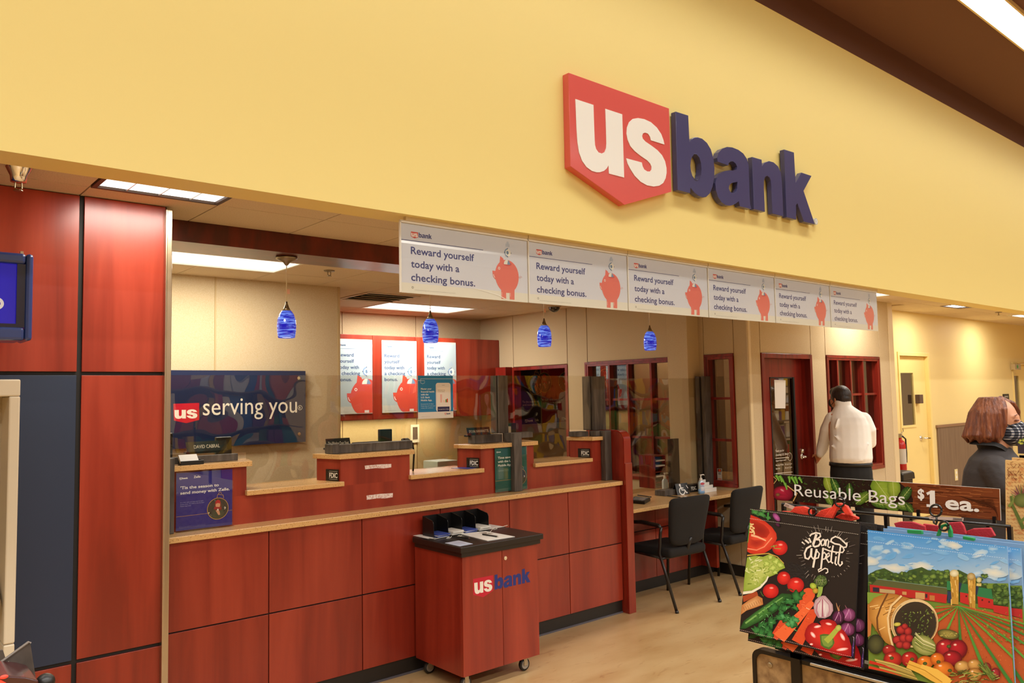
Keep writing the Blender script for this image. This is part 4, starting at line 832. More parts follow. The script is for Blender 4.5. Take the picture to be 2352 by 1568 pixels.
def sprinkler(x, y, big, lab):
    t = thing('sprinkler', lab, 'sprinkler', 'ceiling sprinklers', loc=(x, y, ZC-0.004))
    if big:
        obj('escutcheon', MB().lathe([(0.0, 0), (0.056, 0), (0.05, -0.012), (0.032, -0.050), (0.030, -0.072), (0.0, -0.074)][::-1], seg=24), CHROME, t, smooth=True); z = -0.074
    else:
        obj('escutcheon', MB().lathe([(0.0, 0), (0.045, 0), (0.040, -0.008), (0.0, -0.009)][::-1], seg=20), NICKEL, t, smooth=True); z = -0.008
    obj('frame', MB().tube([(-0.012, 0, z), (-0.013, 0, z-0.025), (0, 0, z-0.034), (0.013, 0, z-0.025), (0.012, 0, z)], 0.003, 6).lathe([(0, z-0.034), (0.018, z-0.034), (0.018, z-0.037), (0, z-0.037)][::-1], seg=12), NICKEL, t)
sprinkler(0.572, 3.90, True, 'chrome sprinkler in a deep escutcheon above the cherry panels'); sprinkler(2.98, 5.725, False, 'small sprinkler in the teller room ceiling'); sprinkler(12.26, 3.96, False, 'small sprinkler in the corridor ceiling')
vt = thing('ceiling_vent', 'square ceiling air vent with open louver behind the banners', 'vent', at=(4.19, 6.99, ZC))
VF = mat('vent_white', '#cfc3ab', rough=0.6)
obj('frame', MB().box(3.89, 4.50, 6.69, 6.72, ZC-0.012, ZC+0.01).box(3.89, 4.50, 7.27, 7.30, ZC-0.012, ZC+0.01).box(3.89, 3.92, 6.72, 7.27, ZC-0.012, ZC+0.01).box(4.47, 4.50, 6.72, 7.27, ZC-0.012, ZC+0.01), VF, vt)
for k in range(4): obj('louver', MB().hexa([(3.93, 6.76+k*0.13, ZC-0.018), (4.46, 6.76+k*0.13, ZC-0.018), (4.46, 6.83+k*0.13, ZC+0.01), (3.93, 6.83+k*0.13, ZC+0.01)], (0, 0, -0.004)), VF, vt)
obj('duct', MB().box(3.92, 4.47, 6.72, 7.27, ZC+0.011, ZC+0.013), BLACK, vt)
dm = thing('camera_dome', 'black security camera dome on the teller room ceiling', 'camera', loc=(6.30, 6.62, ZC-0.004))
obj('dome', MB().ell((0, 0, -0.015), (0.068, 0.068, 0.062)), mat('black_dome', '#0b0b0a', rough=0.05, coat=1.0), dm, smooth=True); obj('base', MB().lathe([(0, -0.018), (0.075, -0.018), (0.078, 0), (0, 0)], seg=24), mat('dome_base', '#b7a88c', rough=0.5), dm)
# ================================================================== CHAIRS
CHF = mat('black_chair_fabric', '#15120f', rough=0.9, bump=(300, 0.15)); CHM = mat('black_chair_tube', '#1a1716', rough=0.3)
def soft_box(w, d, h, r, seg=4, curve=0.0):
    bm = bmesh.new(); bmesh.ops.create_cube(bm, size=1.0)
    for v in bm.verts: v.co = Vector((v.co.x*w, v.co.y*d, v.co.z*h))
    bmesh.ops.bevel(bm, geom=bm.edges[:], offset=r, segments=seg, profile=0.6, affect='EDGES')
    m = MB(); m.v = [tuple(v.co) for v in bm.verts]; bm.verts.index_update(); m.f = [tuple(v.index for v in f.verts) for f in bm.faces]; bm.free(); return m
def xf(m, M):
    m.v = [tuple(M @ Vector(v)) for v in m.v]; return m
def make_chair(lab, x, y, rz):
    t = thing('office_chair', lab, 'chair', 'black chairs at the low desk', loc=(x, y, 0), rz=rz)
    seat = soft_box(0.48, 0.48, 0.075, 0.034)
    for i, v in enumerate(seat.v): seat.v[i] = (v[0]*(1-0.12*max(0, -v[1]/0.24)*0.5), v[1], v[2]-0.03*max(0, (v[1]-0.15)/0.09)**2)
    obj('seat', xf(seat, Matrix.Translation((0, 0.02, 0.445))), CHF, t, smooth=True)
    # tall rounded backrest, wider at the top
    P = []
    for z, hw in ((0.50, 0.125), (0.505, 0.165), (0.525, 0.195), (0.57, 0.208), (0.68, 0.222), (0.80, 0.238), (0.865, 0.240), (0.885, 0.228), (0.892, 0.20)): P.append((z, hw))
    rings = []
    for z, hw in P:
        yb = -0.205-0.20*(z-0.50)**1.15; th = 0.034 if 0.51 < z < 0.88 else 0.022; ring = []
        for k in range(20):
            an = 2*PI*k/20; cx = math.copysign(abs(math.cos(an))**0.45, math.cos(an))*hw; cy = math.copysign(abs(math.sin(an))**0.7, math.sin(an))*th; ring.append((cx, yb+cy+0.30*cx*cx, z))
        rings.append(ring)
    obj('backrest', MB().loft(rings), CHF, t, smooth=True)
    for s in (-1, 1):
        x_ = 0.262*s
        obj('leg', MB().tube([(x_, -0.165, 0.655), (x_, -0.155, 0.60), (x_, -0.140, 0.44), (x_, -0.185, 0.33), (x_*1.0, -0.305, 0.012)], 0.0125, 10).tube([(x_, -0.305, 0.02), (x_, -0.310, 0.0)], 0.015, 10), CHM, t, smooth=True)
        obj('leg', MB().tube([(x_*0.86, 0.20, 0.41), (x_*0.88, 0.225, 0.36), (x_*0.90, 0.245, 0.0)], 0.0125, 10), CHM, t, smooth=True)
        obj('armrest', MB().tube([(x_, -0.165, 0.650), (x_, -0.14, 0.668), (x_, 0.05, 0.676), (x_, 0.17, 0.664)], [0.013, 0.016, 0.018, 0.014], 10), CHM, t, smooth=True)
        obj('side_rail', MB().tube([(x_, -0.145, 0.41), (x_*0.86, 0.20, 0.41)], 0.0115, 8), CHM, t, smooth=True)
    obj('cross_rail', MB().tube([(-0.262, -0.145, 0.40), (0.262, -0.145, 0.40)], 0.0115, 8), CHM, t, smooth=True); obj('cross_rail', MB().tube([(-0.225, 0.20, 0.41), (0.225, 0.20, 0.41)], 0.0115, 8), CHM, t, smooth=True); obj('back_bracket', MB().tube([(0, -0.10, 0.41), (0, -0.2, 0.44), (0, -0.245, 0.56)], 0.016, 8), CHM, t, smooth=True)
    return t
make_chair('black padded armchair nearer the rounded end panel', 5.437, 4.37, math.radians(-4))
make_chair('black padded armchair next to the office corner, behind the rack', 6.235, 4.36, math.radians(1))
# ================================================================== THINGS ON THE LOW DESK
ZD = 0.801
def box_on(name, lab, cat, x0, x1, y0, y1, z0, h, m, group=None, bevel=0.002): return tag(obj(name, MB().box(x0, x1, y0, y1, z0, z0+h), m, bevel=bevel), lab, cat, group)
def bottle(lab, px, py, s=1.0, full=0.4, front=True):
    p = on_z(px, py, ZD); t = thing('sanitizer_bottle', lab, 'bottle', 'hand sanitizer bottles', loc=(p.x, p.y, ZD), rz=-0.35)
    def ring(w, d, z): return [(math.copysign(abs(math.cos(a))**0.6, math.cos(a))*w, math.copysign(abs(math.sin(a))**0.6, math.sin(a))*d, z) for a in (2*PI*k/20 for k in range(20))]
    obj('body', MB().loft([ring(0.026, 0.018, 0), ring(0.029, 0.020, 0.006), ring(0.029, 0.020, 0.095), ring(0.026, 0.018, 0.112), ring(0.014, 0.012, 0.122), ring(0.012, 0.012, 0.128)]), mat('clear_gel', '#bcd3e2', rough=0.08, coat=0.4), t, smooth=True)
    obj('gel', MB().loft([ring(0.0295, 0.0205, 0.004), ring(0.0297, 0.0207, 0.045*full/0.4)]), mat('blue_gel', '#7fb2e6', rough=0.1), t, smooth=True)
    obj('pump', MB().lathe([(0, 0.126), (0.014, 0.126), (0.013, 0.146), (0.005, 0.148), (0.0045, 0.170), (0.009, 0.172), (0.009, 0.18), (0, 0.181)][::-1], seg=16).tube([(0, 0, 0.176), (0.03, 0, 0.178), (0.038, 0, 0.172)], 0.004, 8), mat('white_pump', '#ece8dc', rough=0.35), t)
    if front:
        a = Art((-0.022, -0.0212, 0.03), (1, 0, 0), (0, 0, 1), (0, -1, 0)); a.rect(0.006, 0.0, 0.042, 0.055, '#d9dfe8'); a.poly(ellp(0.024, 0.067, 0.022, 0.011, 16), '#c21f38'); a.text('PURELL', 0.004, 0.040, 0.016, '#2f3f9a', bold=0.02, width=0.038); a.text('ADVANCED', 0.008, 0.064, 0.007, '#f4e4e4', width=0.03); small(a, 0.009, 0.012, 0.03, 0.004, '#b07080', 3); a.build('print', t)
    return t
bottle('blue hand sanitizer pump bottle at the front of the low desk', 1611, 1134)
bottle('clear hand sanitizer pump bottle behind the desk shield', 1528, 1129, full=0.1, front=False)
p = on_z(1538, 1137, ZD)
dp = thing('desk_post', 'dark upright board on a grey wooden foot on the low desk', 'post', at=(p.x, p.y, ZD))
obj('foot_block', MB().box(p.x-0.09, p.x+0.13, p.y-0.02, p.y+0.10, ZD, ZD+0.05), GREYW, dp, bevel=0.003)
b0 = on_y(1535.5, 1008, p.y+0.06); b1 = on_y(1557, 1008, p.y+0.06)
obj('board', MB().box(b0.x, b1.x, p.y+0.05, p.y+0.075, ZD+0.051, b0.z), mat('dark_board', '#2e2019', rough=0.35), dp, bevel=0.002)
tr = thing('paper_sorter', 'cherry paper sorter with white sheets in its slots', 'organizer', at=tuple(on_z(1516, 1122, ZD)))
q0 = on_z(1505, 1122, ZD); q1 = on_y(1531, 1122, q0.y); zt = on_y(1504, 1046, q0.y).z
fr = MB().box(q0.x, q0.x+0.012, q0.y, q0.y+0.2, ZD, zt).box(q1.x-0.012, q1.x, q0.y, q0.y+0.2, ZD, zt).box(q0.x+0.012, q1.x-0.012, q0.y, q0.y+0.2, zt-0.012, zt)
obj('frame', fr, CHERRY_F, tr)
for k in range(6):
    z = ZD+(zt-ZD)*k/6.3; obj('shelf', MB().box(q0.x+0.012, q1.x-0.012, q0.y+0.004, q0.y+0.2, z, z+0.008), CHERRY_F, tr)
for k in (2, 4, 5):
    z = ZD+(zt-ZD)*k/6.3+0.008; tag(obj('paper_stack', MB().box(q0.x+0.02, q1.x-0.02, q0.y-0.006, q0.y+0.17, z, z+0.012), WHITEP), 'white paper stack in the cherry sorter, %s slot' % {2: 'third', 4: 'second', 5: 'top'}[k], 'paper', 'paper stacks in the cherry sorter')
obj('back', MB().box(q0.x, q1.x, q0.y+0.2, q0.y+0.204, ZD, zt), BLACK, tr)
p = on_z(1499, 1119, ZD); tag(obj('tissue_box', MB().box(p.x-0.03, p.x+0.02, p.y, p.y+0.12, ZD, ZD+0.14), mat('pale_teal', '#9cc4c4', rough=0.6), bevel=0.003), 'pale teal box beside the paper sorter on the low desk', 'box')
# wheelchair sign: folded black card
p = on_z(1556, 1137, ZD); e = on_z(1584, 1134, ZD); u = (e-p).normalized(); n = Vector((u.y, -u.x, 0)); W_ = (e-p).length; Hh = 0.105
ws = thing('accessible_sign', 'black folded sign with a white wheelchair symbol', 'sign', at=tuple(p)); tilt = (Vector((0, 0, 1))-n*0.28).normalized()
obj('front', MB().hexa([p, p+u*W_, p+u*W_+tilt*Hh, p+tilt*Hh], -n*0.003), mat('black_plate'), ws)
obj('stand', MB().hexa([p-n*0.09, p+u*W_-n*0.09, p+u*W_+tilt*Hh, p+tilt*Hh], -n*0.003), mat('black_plate'), ws)
a = Art(p+n*0.0005, u, tilt, n); k = W_
a.circle(0.36*k, 0.86*Hh, 0.075*k, '#f2f0ea', seg=14); a.line([(0.38*k, 0.76*Hh), (0.44*k, 0.42*Hh), (0.66*k, 0.40*Hh), (0.78*k, 0.14*Hh), (0.86*k, 0.17*Hh)], 0.075*k, '#f2f0ea'); a.line([(0.40*k, 0.60*Hh), (0.60*k, 0.58*Hh)], 0.06*k, '#f2f0ea'); a.ring(0.44*k, 0.32*Hh, 0.24*k, 0.065*k, '#f2f0ea', a0=PI*0.62, a1=PI*1.95)
a.line([(0.86*k, 0.80*Hh), (0.97*k, 0.52*Hh)], 0.045*k, '#f2f0ea'); a.build('symbol', ws)
p = on_z(1585, 1131, ZD); e = on_z(1610, 1127, ZD); u = (e-p).normalized(); n = Vector((u.y, -u.x, 0)); W_ = 0.16
fs = thing('deposit_sign', 'small black deposit sign lying behind the sanitizer on the desk', 'sign', at=tuple(p)); tilt = (Vector((0, 0, 1))-n*0.3).normalized()
obj('plate', MB().hexa([p, p+u*W_, p+u*W_+tilt*0.07, p+tilt*0.07], -n*0.004), mat('black_plate'), fs); a = Art(p+n*0.0005, u, tilt, n); a.text('FDIC', 0.035, 0.02, 0.046, '#dedacd', bold=0.02, width=0.08); a.ring(0.018, 0.035, 0.024, 0.003, '#8a8478', a0=-1, a1=1); a.build('lettering', fs)
p = on_z(1619, 1131, ZD); e = on_z(1646, 1127, ZD); u = (e-p).normalized(); n = Vector((u.y, -u.x, 0))
ch = thing('card_holder', 'tiered holder of white cards behind the sanitizer bottle', 'card holder', at=tuple(p))
for k in range(4):
    o = p-n*0.018*k; o = o+u*0.006*k*0; hgt = 0.035+0.026*k; wd_ = (e-p).length*(1-0.17*k); obj('card_stack', MB().hexa([o, o+u*wd_, o+u*wd_+Vector((0, 0, hgt)), o+Vector((0, 0, hgt))], -n*0.012), mat('card_white', '#e9e6df', rough=0.5), ch)
obj('tray', MB().hexa([p+n*0.004, p+u*(e-p).length+n*0.004, p+u*(e-p).length-n*0.07, p-n*0.07], (0, 0, -0.0008)), mat('clear_edge'), ch)
sp = thing('signature_pad', 'black signature pad with grey screen on the low desk', 'device', at=tuple(on_z(1472, 1155, ZD)))
Q = [on_z(x, y, ZD) for x, y in ((1446, 1155), (1481, 1158), (1494, 1150), (1458, 1146))]
obj('body', MB().prism([tuple(v) for v in Q], (0, 0, 0.028)), BLACKP, sp, bevel=0.004)
ctr = sum(Q, Vector())/4; R_ = [ctr+(v-ctr)*0.72+Vector((0, 0, 0.0285)) for v in Q]; obj('screen', MB().prism([tuple(v) for v in R_], (0, 0, 0.0012)), mat('lcd_grey', '#7d7d78', rough=0.2), sp)
c0, c1 = on_z(1465, 1146, ZD), on_z(1496, 1150, ZD); obj('stylus', MB().tube([c0+Vector((0, 0, 0.036)), c1+Vector((0, 0, 0.034))], 0.005, 8), BLACKP, sp)
def pen(lab, a_, b_, z, col=BLACKP):
    p, q = on_z(*a_, z), on_z(*b_, z); d = (q-p).normalized(); t = thing('pen', lab, 'pen', at=tuple(p)); r = 0.0045; u = Vector((0, 0, r+0.0005))
    obj('barrel', MB().tube([p+u, q+u], r, 8), col, t); obj('tip', MB().tube([q+u, q+u+d*0.012], [0.0035, 0.001], 8), CHROME, t); return t
pen('black pen lying in front of the grey foot on the desk', (1533, 1139.5), (1563, 1143), ZD)
p = on_z(1580, 1146, ZD); tag(obj('cord_loop', MB().tube([on_z(1568, 1147, ZD)+Vector((0, 0, 0.003)), on_z(1574, 1142.5, ZD)+Vector((0, 0, 0.01)), on_z(1579, 1142, ZD)+Vector((0, 0, 0.004)), on_z(1583, 1144, ZD)+Vector((0, 0, 0.003)), on_z(1590, 1140, ZD)+Vector((0, 0, 0.003)), on_z(1610, 1143, ZD)+Vector((0, 0, 0.003))], 0.0022, 6), mat('white_cord', '#e9e4d6', rough=0.5)), 'thin white pen cord looped on the low desk edge', 'cord')
# ================================================================== THINGS ON THE COUNTER
def plate(lab, a_, b_, y, hgt, text, z, tw):
    p = on_y(*a_, y); e = on_y(*b_, y); W_ = e.x-p.x; t = thing('name_plate', lab, 'name plate', at=(p.x, y, z)); tilt = Vector((0, 0.30, 1)).normalized(); o = Vector((p.x, y, z)); u = Vector((1, 0, 0)); n = Vector((0, -1, 0.3)).normalized()
    obj('plate', MB().hexa([o, o+u*W_, o+u*W_+tilt*hgt, o+tilt*hgt], -n*0.004), mat('plate_dark_green', '#171a14', rough=0.25), t)
    obj('base', MB().box(p.x-0.005, p.x+W_+0.005, y, y+0.04, z-0.012, z), BLACKP, t)
    a = Art(o+n*0.0004, u, tilt, n); a.text(text, W_*0.5, hgt*0.30, hgt*0.50, '#e8e4d8', bold=0.02, align='c', width=W_*tw); a.build('lettering', t)
plate('dark name plate standing behind the shield nearest the corner post', (429, 1042), (522, 1038), 4.66, 0.058, 'DAVID CABRAL', 1.468, 0.64)
plate('dark green name plate on the pedestal with the green sign', (1075, 1003), (1127, 1000), 4.65, 0.055, 'SYLVIA NAVARRETTE', 1.470, 0.86)
plate('dark window closed plate behind the long grey rail', (751, 1033), (806, 1030), 4.68, 0.060, 'This Window Open Next', 1.440, 0.86)
obj_ = thing('shield_rail', 'long grey wooden rail along the middle pedestal top', 'rail', at=(2.7, 4.6, 1.407)); q0, q1 = on_y(763, 1030, 4.56), on_y(942, 1020, 4.60)
obj('rail', MB().box(q0.x+0.05, q1.x, 4.570, 4.640, 1.407, 1.462), GREYW, obj_, bevel=0.003); obj('end_block', MB().box(q0.x, q0.x+0.048, 4.555, 4.66, 1.407, 1.468), GREYW, obj_, bevel=0.003)
# business cards in a black holder
p = on_z(400, 1066, 1.408); bc = thing('card_holder', 'black holder with white business cards on the stone cap', 'card holder', at=tuple(p)); x0 = p.x
obj('tray', MB().box(x0, x0+0.125, 4.500, 4.545, 1.407, 1.416).box(x0, x0+0.125, 4.496, 4.502, 1.407, 1.430).box(x0, x0+0.125, 4.541, 4.546, 1.407, 1.436), BLACKP, bc, bevel=0.002)
o = Vector((x0+0.006, 4.508, 1.417)); tl = Vector((0, 0.55, 1)).normalized(); obj('cards', MB().hexa([o, o+Vector((0.098, 0, 0)), o+Vector((0.09, 0, 0))+tl*0.052, o+Vector((-0.008, 0, 0))+tl*0.052], (0, 0.02, -0.004)), mat('card_white'), bc)
# screens and machines behind the shields
def monitor(lab, px0, px1, py, y, zb, stand=True, name='computer_monitor', tilt=0.0):
    p = on_y(px0, py, y); e = on_y(px1, py, y); zt = p.z; t = thing(name, lab, 'monitor', at=((p.x+e.x)/2, y, zb)); z0 = max(zb+0.05, zt-0.34)
    obj('screen_back', MB().box(p.x, e.x, y, y+0.035, z0, zt), BLACKP, t, bevel=0.006)
    obj('stand', MB().box((p.x+e.x)/2-0.03, (p.x+e.x)/2+0.03, y+0.036, y+0.06, zb+0.012, (z0+zt)/2).box((p.x+e.x)/2-0.1, (p.x+e.x)/2+0.1, y-0.04, y+0.12, zb, zb+0.012), BLACKP, t)
monitor('black monitor back standing left of the navy sign lettering', 375, 397.5, 995, 4.95, 0.961)
monitor('black monitor back below the navy wall sign', 497, 533, 1004, 4.95, 0.961)
monitor('black monitor back in front of the bright wall under the cupboards', 873, 901, 986, 5.05, 0.961)
monitor('low black monitor behind the long grey rail', 813, 872, 1016, 4.95, 0.961)
monitor('black card reader screen behind the pedestal with the green sign', 1163, 1186, 972, 4.95, 0.961)
p = on_y(1152, 980, 4.92); box_on('receipt_printer', 'white receipt printer behind the grey post', 'printer', p.x, p.x+0.10, 4.92, 5.02, 0.961, p.z-0.961, mat('printer_white', '#e2ddcf', rough=0.5))
q = on_y(1005, 1060, 5.1); e = on_y(1052, 1060, 5.1); box_on('plastic_tub', 'pale plastic tub behind the stone shelf with the leaflet', 'tub', q.x, e.x, 5.1, 5.3, 0.961, q.z-0.961, mat('pale_tub', '#bfc8b4', rough=0.5), bevel=0.006)
q = on_y(950, 1050, 5.1); e = on_y(1004, 1050, 5.1); box_on('cash_box', 'dark cherry cash box behind the stone shelf with the leaflet', 'box', q.x, e.x, 5.1, 5.33, 0.961, 0.14, CHERRY_F)
gn = on_y(938, 1030, 4.72); tag(obj('lamp_gooseneck', MB().tube([(gn.x+0.05, 4.74, 1.238), (gn.x+0.06, 4.74, 1.36), (gn.x+0.045, 4.735, 1.43), (gn.x+0.0, 4.73, 1.46), (gn.x-0.045, 4.72, 1.455)], [0.007, 0.007, 0.007, 0.012, 0.016], 10), BLACKP, smooth=True), 'black gooseneck microphone behind the long grey rail', 'microphone')
q = [on_z(x, y, 1.239) for x, y in ((1036, 1075), (1082, 1070.5), (1108, 1072.5), (1075, 1077))]
lt = thing('leaflet', 'blue leaflet lying flat on the stone shelf', 'leaflet', at=tuple(q[0])); obj('sheet', MB().prism([tuple(v) for v in q], (0, 0, 0.0012)), mat('leaflet_blue', '#3d4794', rough=0.4), lt)
# framed card on the back wall
p = on_y(953, 997, 8.38); f = thing('wall_card', 'small framed card with white paper on the back wall', 'frame', at=(p.x, 8.39, p.z)); obj('frame', MB().box(p.x-0.06, p.x+0.06, 8.375, 8.393, p.z-0.10, p.z+0.12), mat('card_white'), f); obj('picture', MB().box(p.x-0.035, p.x+0.035, 8.371, 8.375, p.z-0.06, p.z+0.09), mat('brown_box'), f)
# ================================================================== ROLLING CABINET
rc = thing('rolling_cabinet', 'cherry cabinet on casters with black top in front of the counter', 'cabinet', at=(3.17, 4.11, 0))
obj('body', MB().box(2.868, 3.476, 3.872, 4.362, 0.10, 0.80), CHERRY, rc, bevel=0.001)
d_a = obj('door', MB().box(2.870, 3.1755, 3.858, 3.871, 0.102, 0.798), CHERRY, rc, bevel=0.001); d_b = obj('door', MB().box(3.1785, 3.474, 3.858, 3.871, 0.102, 0.798), CHERRY, rc, bevel=0.001)
obj('lock', MB().lathe([(0, -0.006), (0.004, -0.006), (0.004, -0.004), (0.012, -0.004), (0.012, 0)], (3.203, 3.858, 0.747), seg=16, axis='y'), CHROME, d_b)
BT = mat('black_cabinet_top', '#1b1512', rough=0.35)
obj('top', MB().box(2.842, 3.505, 3.832, 4.350, 0.828, 0.862), BT, rc, bevel=0.003); obj('top_underlay', MB().box(2.856, 3.488, 3.845, 4.345, 0.8005, 0.828), BT, rc)
a = Art((0, 3.858, 0), (1, 0, 0), (0, 0, 1), (0, -1, 0)); logo(a, 2.949, 0.5665, 0.0695, '#b5142c', '#1c2a6e', '#ddd6c8'); a.build('logo', rc)
for x, y in ((2.935, 3.92), (3.405, 3.92), (2.935, 4.30), (3.405, 4.30)):
    w = MB().lathe([(0.006, -0.012), (0.036, -0.012), (0.040, -0.006), (0.040, 0.006), (0.036, 0.012), (0.006, 0.012)], (x, y+0.012, 0.041), seg=24, axis='y')
    c = obj('caster', MB().box(x-0.022, x+0.022, y-0.01, y+0.034, 0.088, 0.0995).box(x-0.014, x+0.014, y-0.006, y-0.002, 0.036, 0.088).box(x-0.014, x+0.014, y+0.026, y+0.03, 0.036, 0.088), mat('zinc', '#b9ab90', rough=0.4, metal=0.8), rc)
    obj('wheel', w, mat('rubber_wheel', '#191614', rough=0.5), c, smooth=True); obj('hub', MB().lathe([(0, -0.0135), (0.026, -0.0135), (0.028, -0.012)], (x, y+0.012, 0.041), seg=20, axis='y'), mat('grey_hub', '#8d857a', rough=0.4), c)
ZT = 0.8625
og = thing('brochure_rack', 'black open rack with five dividers on the rolling cabinet', 'organizer', loc=(2.919, 4.222, ZT), rz=math.radians(1.0)); OGM = mat('black_rack_metal', '#0c0c0d', rough=0.35)
def rounded(x):
    pts = [(x, 0, 0), (x, 0.118, 0), (x, 0.118, 0.125), (x, 0.03, 0.108)]+[(x, 0.028-0.028*math.sin(PI/2*k/5), 0.080+0.028*math.cos(PI/2*k/5)) for k in range(1, 6)]
    return pts
for k in range(5): obj('divider', MB().prism(rounded(0.452*k/4), (0.003, 0, 0)), OGM, og)
obj('back', MB().box(0, 0.455, 0.118, 0.121, 0, 0.125), OGM, og); obj('base', MB().box(0.003, 0.452, 0, 0.118, 0, 0.003), OGM, og)
OGX = Matrix.Translation((2.919, 4.222, ZT)) @ Matrix.Rotation(math.radians(1.0), 4, 'Z')
for k, (col, lab, n_, dx) in enumerate((('#3d4f9e', 'blue brochure', 3, 0.0), ('#e6e2d8', 'white brochure', 4, 0.0), ('#3d4f9e', 'blue and white brochure', 3, 0.0), ('#e6e2d8', 'white folded form', 4, 0.0))):
    for j in range(n_):
        x0 = 0.113*k+0.010; v = [(x0, -0.030-0.004*j, 0.004+0.006*j), (x0+0.094, -0.03-0.004*j+0.01*(j % 2), 0.004+0.006*j), (x0+0.094, 0.10, 0.004+0.006*j), (x0, 0.10, 0.004+0.006*j)]
        o_ = tag(obj('brochure', MB().prism([tuple(OGX @ Vector(p)) for p in v], (0, 0, 0.005)), mat('brochure_'+('blue' if col[1] == '3' else 'white')+str(j % 2), col if j % 2 == 0 or col[1] == 'e' else '#d9dbe6', rough=0.45)), '%s in the %s rack slot, %s of its stack' % (lab, ('first', 'second', 'third', 'fourth')[k], ('at the bottom' if j == 0 else 'on top' if j == n_-1 else 'second from bottom' if j == 1 else 'third from bottom')), 'brochure', 'brochures in the %s slot of the rack' % ('first', 'second', 'third', 'fourth')[k])
def flat(name, lab, cat, px, z, m, th=0.0015):
    q = [on_z(930+x/7.127, 1160+y/7.127, z) for x, y in px]; t = thing(name, lab, cat, at=tuple(q[0])); obj('sheet', MB().prism([tuple(v) for v in q], (0, 0, th)), m, t)
    u = (q[3]-q[0]).normalized(); v = (q[1]-q[0]).normalized(); return t, q
t, q = flat('form_sheet', 'white form with blue corner under the left end of the rack', 'paper', ((118, 495), (225, 478), (640, 512), (380, 548)), ZT, WHITEP)
t, q = flat('card', 'pale blue printed card at the front of the cabinet top', 'card', ((655, 620), (880, 578), (1112, 632), (895, 672)), ZT, mat('pale_blue_card', '#c3cbe0', rough=0.4))
a = Art(q[0]+Vector((0, 0, 0.0016)), q[3]-q[0], q[1]-q[0], (0, 0, 1)); L_ = (q[3]-q[0]).length
for k in range(5): a.line([(0.02+0.003*k, 0.02+0.014*k), (L_*0.8, 0.018+0.014*k)], 0.003, '#b8848c' if k == 4 else '#9aa2c0')
a.build('print', t)
t, q = flat('pamphlet', 'large white pamphlet under a pen on the cabinet top', 'paper', ((890, 470), (1320, 430), (1800, 518), (1355, 585)), ZT, WHITEP, 0.003)
a = Art(q[1]*0.62+q[0]*0.18+q[2]*0.2+Vector((0, 0, 0.0032)), q[2]-q[1], q[0]-q[1], (0, 0, 1)); a.oval(0.02, 0.02, 0.06, 0.03, '#7d6a5c', '#d8d2c8', wob=0.15); a.build('print', t)
t, q = flat('form_sheet', 'white form with blue edge behind the rack on the cabinet top', 'paper', ((1310, 318), (1385, 312), (1625, 352), (1400, 392)), ZT, WHITEP)
pen('black pen lying near the pale blue card', (930+775/7.127, 1160+520/7.127), (930+1050/7.127, 1160+552/7.127), ZT)
pen('black pen lying on the white pamphlet', (930+1272/7.127, 1160+488/7.127), (930+1510/7.127, 1160+525/7.127), ZT+0.003)
WC = mat('white_cord'); C7 = lambda l, dz=0.004: [on_z(930+x/7.127, 1160+y/7.127, ZT)+Vector((0, 0, dz)) for x, y in l]
tag(obj('tether', MB().tube(C7([(395, 545), (480, 562), (560, 545), (690, 520), (730, 525), (680, 550), (740, 545), (770, 515), (850, 522), (900, 500), (930, 510), (880, 525)]), 0.0018, 6), WC), 'white cord tied to the pen near the pale blue card', 'cord')
tag(obj('tether', MB().tube(C7([(1340, 478), (1400, 450), (1440, 400), (1480, 385), (1510, 398), (1450, 412), (1430, 400), (1490, 380), (1600, 365), (1680, 342)], 0.006), 0.0018, 6), WC), 'white cord tied to the pen on the pamphlet', 'cord')
# ================================================================== OFFICE AND CORRIDOR THINGS
ow = thing('office_desk', 'office desk with pale stone top behind the narrow window', 'desk', at=(7.3, 5.4, 0)); obj('top', MB().box(6.80, 8.2, 5.0, 5.75, 0.76, 0.79), STONE, ow); obj('base', MB().box(6.9, 8.1, 5.1, 5.7, 0, 0.76), BLACKP, ow)
m_ = thing('computer_monitor', 'thin grey monitor seen edge on through the narrow window', 'monitor', at=(7.0, 5.35, 0.79)); obj('screen', MB().hexa([(6.95, 5.2, 0.85), (6.99, 5.6, 0.85), (7.05, 5.62, 1.20), (7.0, 5.2, 1.20)], (0.03, 0, 0)), mat('monitor_grey', '#7b7468', rough=0.4), m_); obj('stand', MB().box(6.95, 7.15, 5.3, 5.5, 0.791, 0.80).box(7.02, 7.05, 5.36, 5.44, 0.80, 0.98), mat('monitor_grey'), m_)
box_on('card_box', 'stack of white cards on the office desk', 'cards', 7.25, 7.45, 5.3, 5.42, 0.791, 0.12, mat('card_white'))
p = on_x(1648, 1075, X6-0.004)
st = thing('card_sticker', 'payment card sticker in the corner of the narrow window', 'sticker', at=tuple(p)); A_ = [on_x(x, y, 6.640) for x, y in ((1647, 1075.5), (1658, 1076), (1658.5, 1102.5), (1648, 1101.5))]
obj('sheet', MB().prism([tuple(v) for v in A_], (0.001, 0, 0)), mat('sticker_white', '#cfc5b4', rough=0.4), st)
a = Art((6.6395, A_[0].y, A_[3].z), (0, -1, 0), (0, 0, 1), (-1, 0, 0)); W_ = A_[0].y-A_[1].y; Hh = A_[0].z-A_[3].z
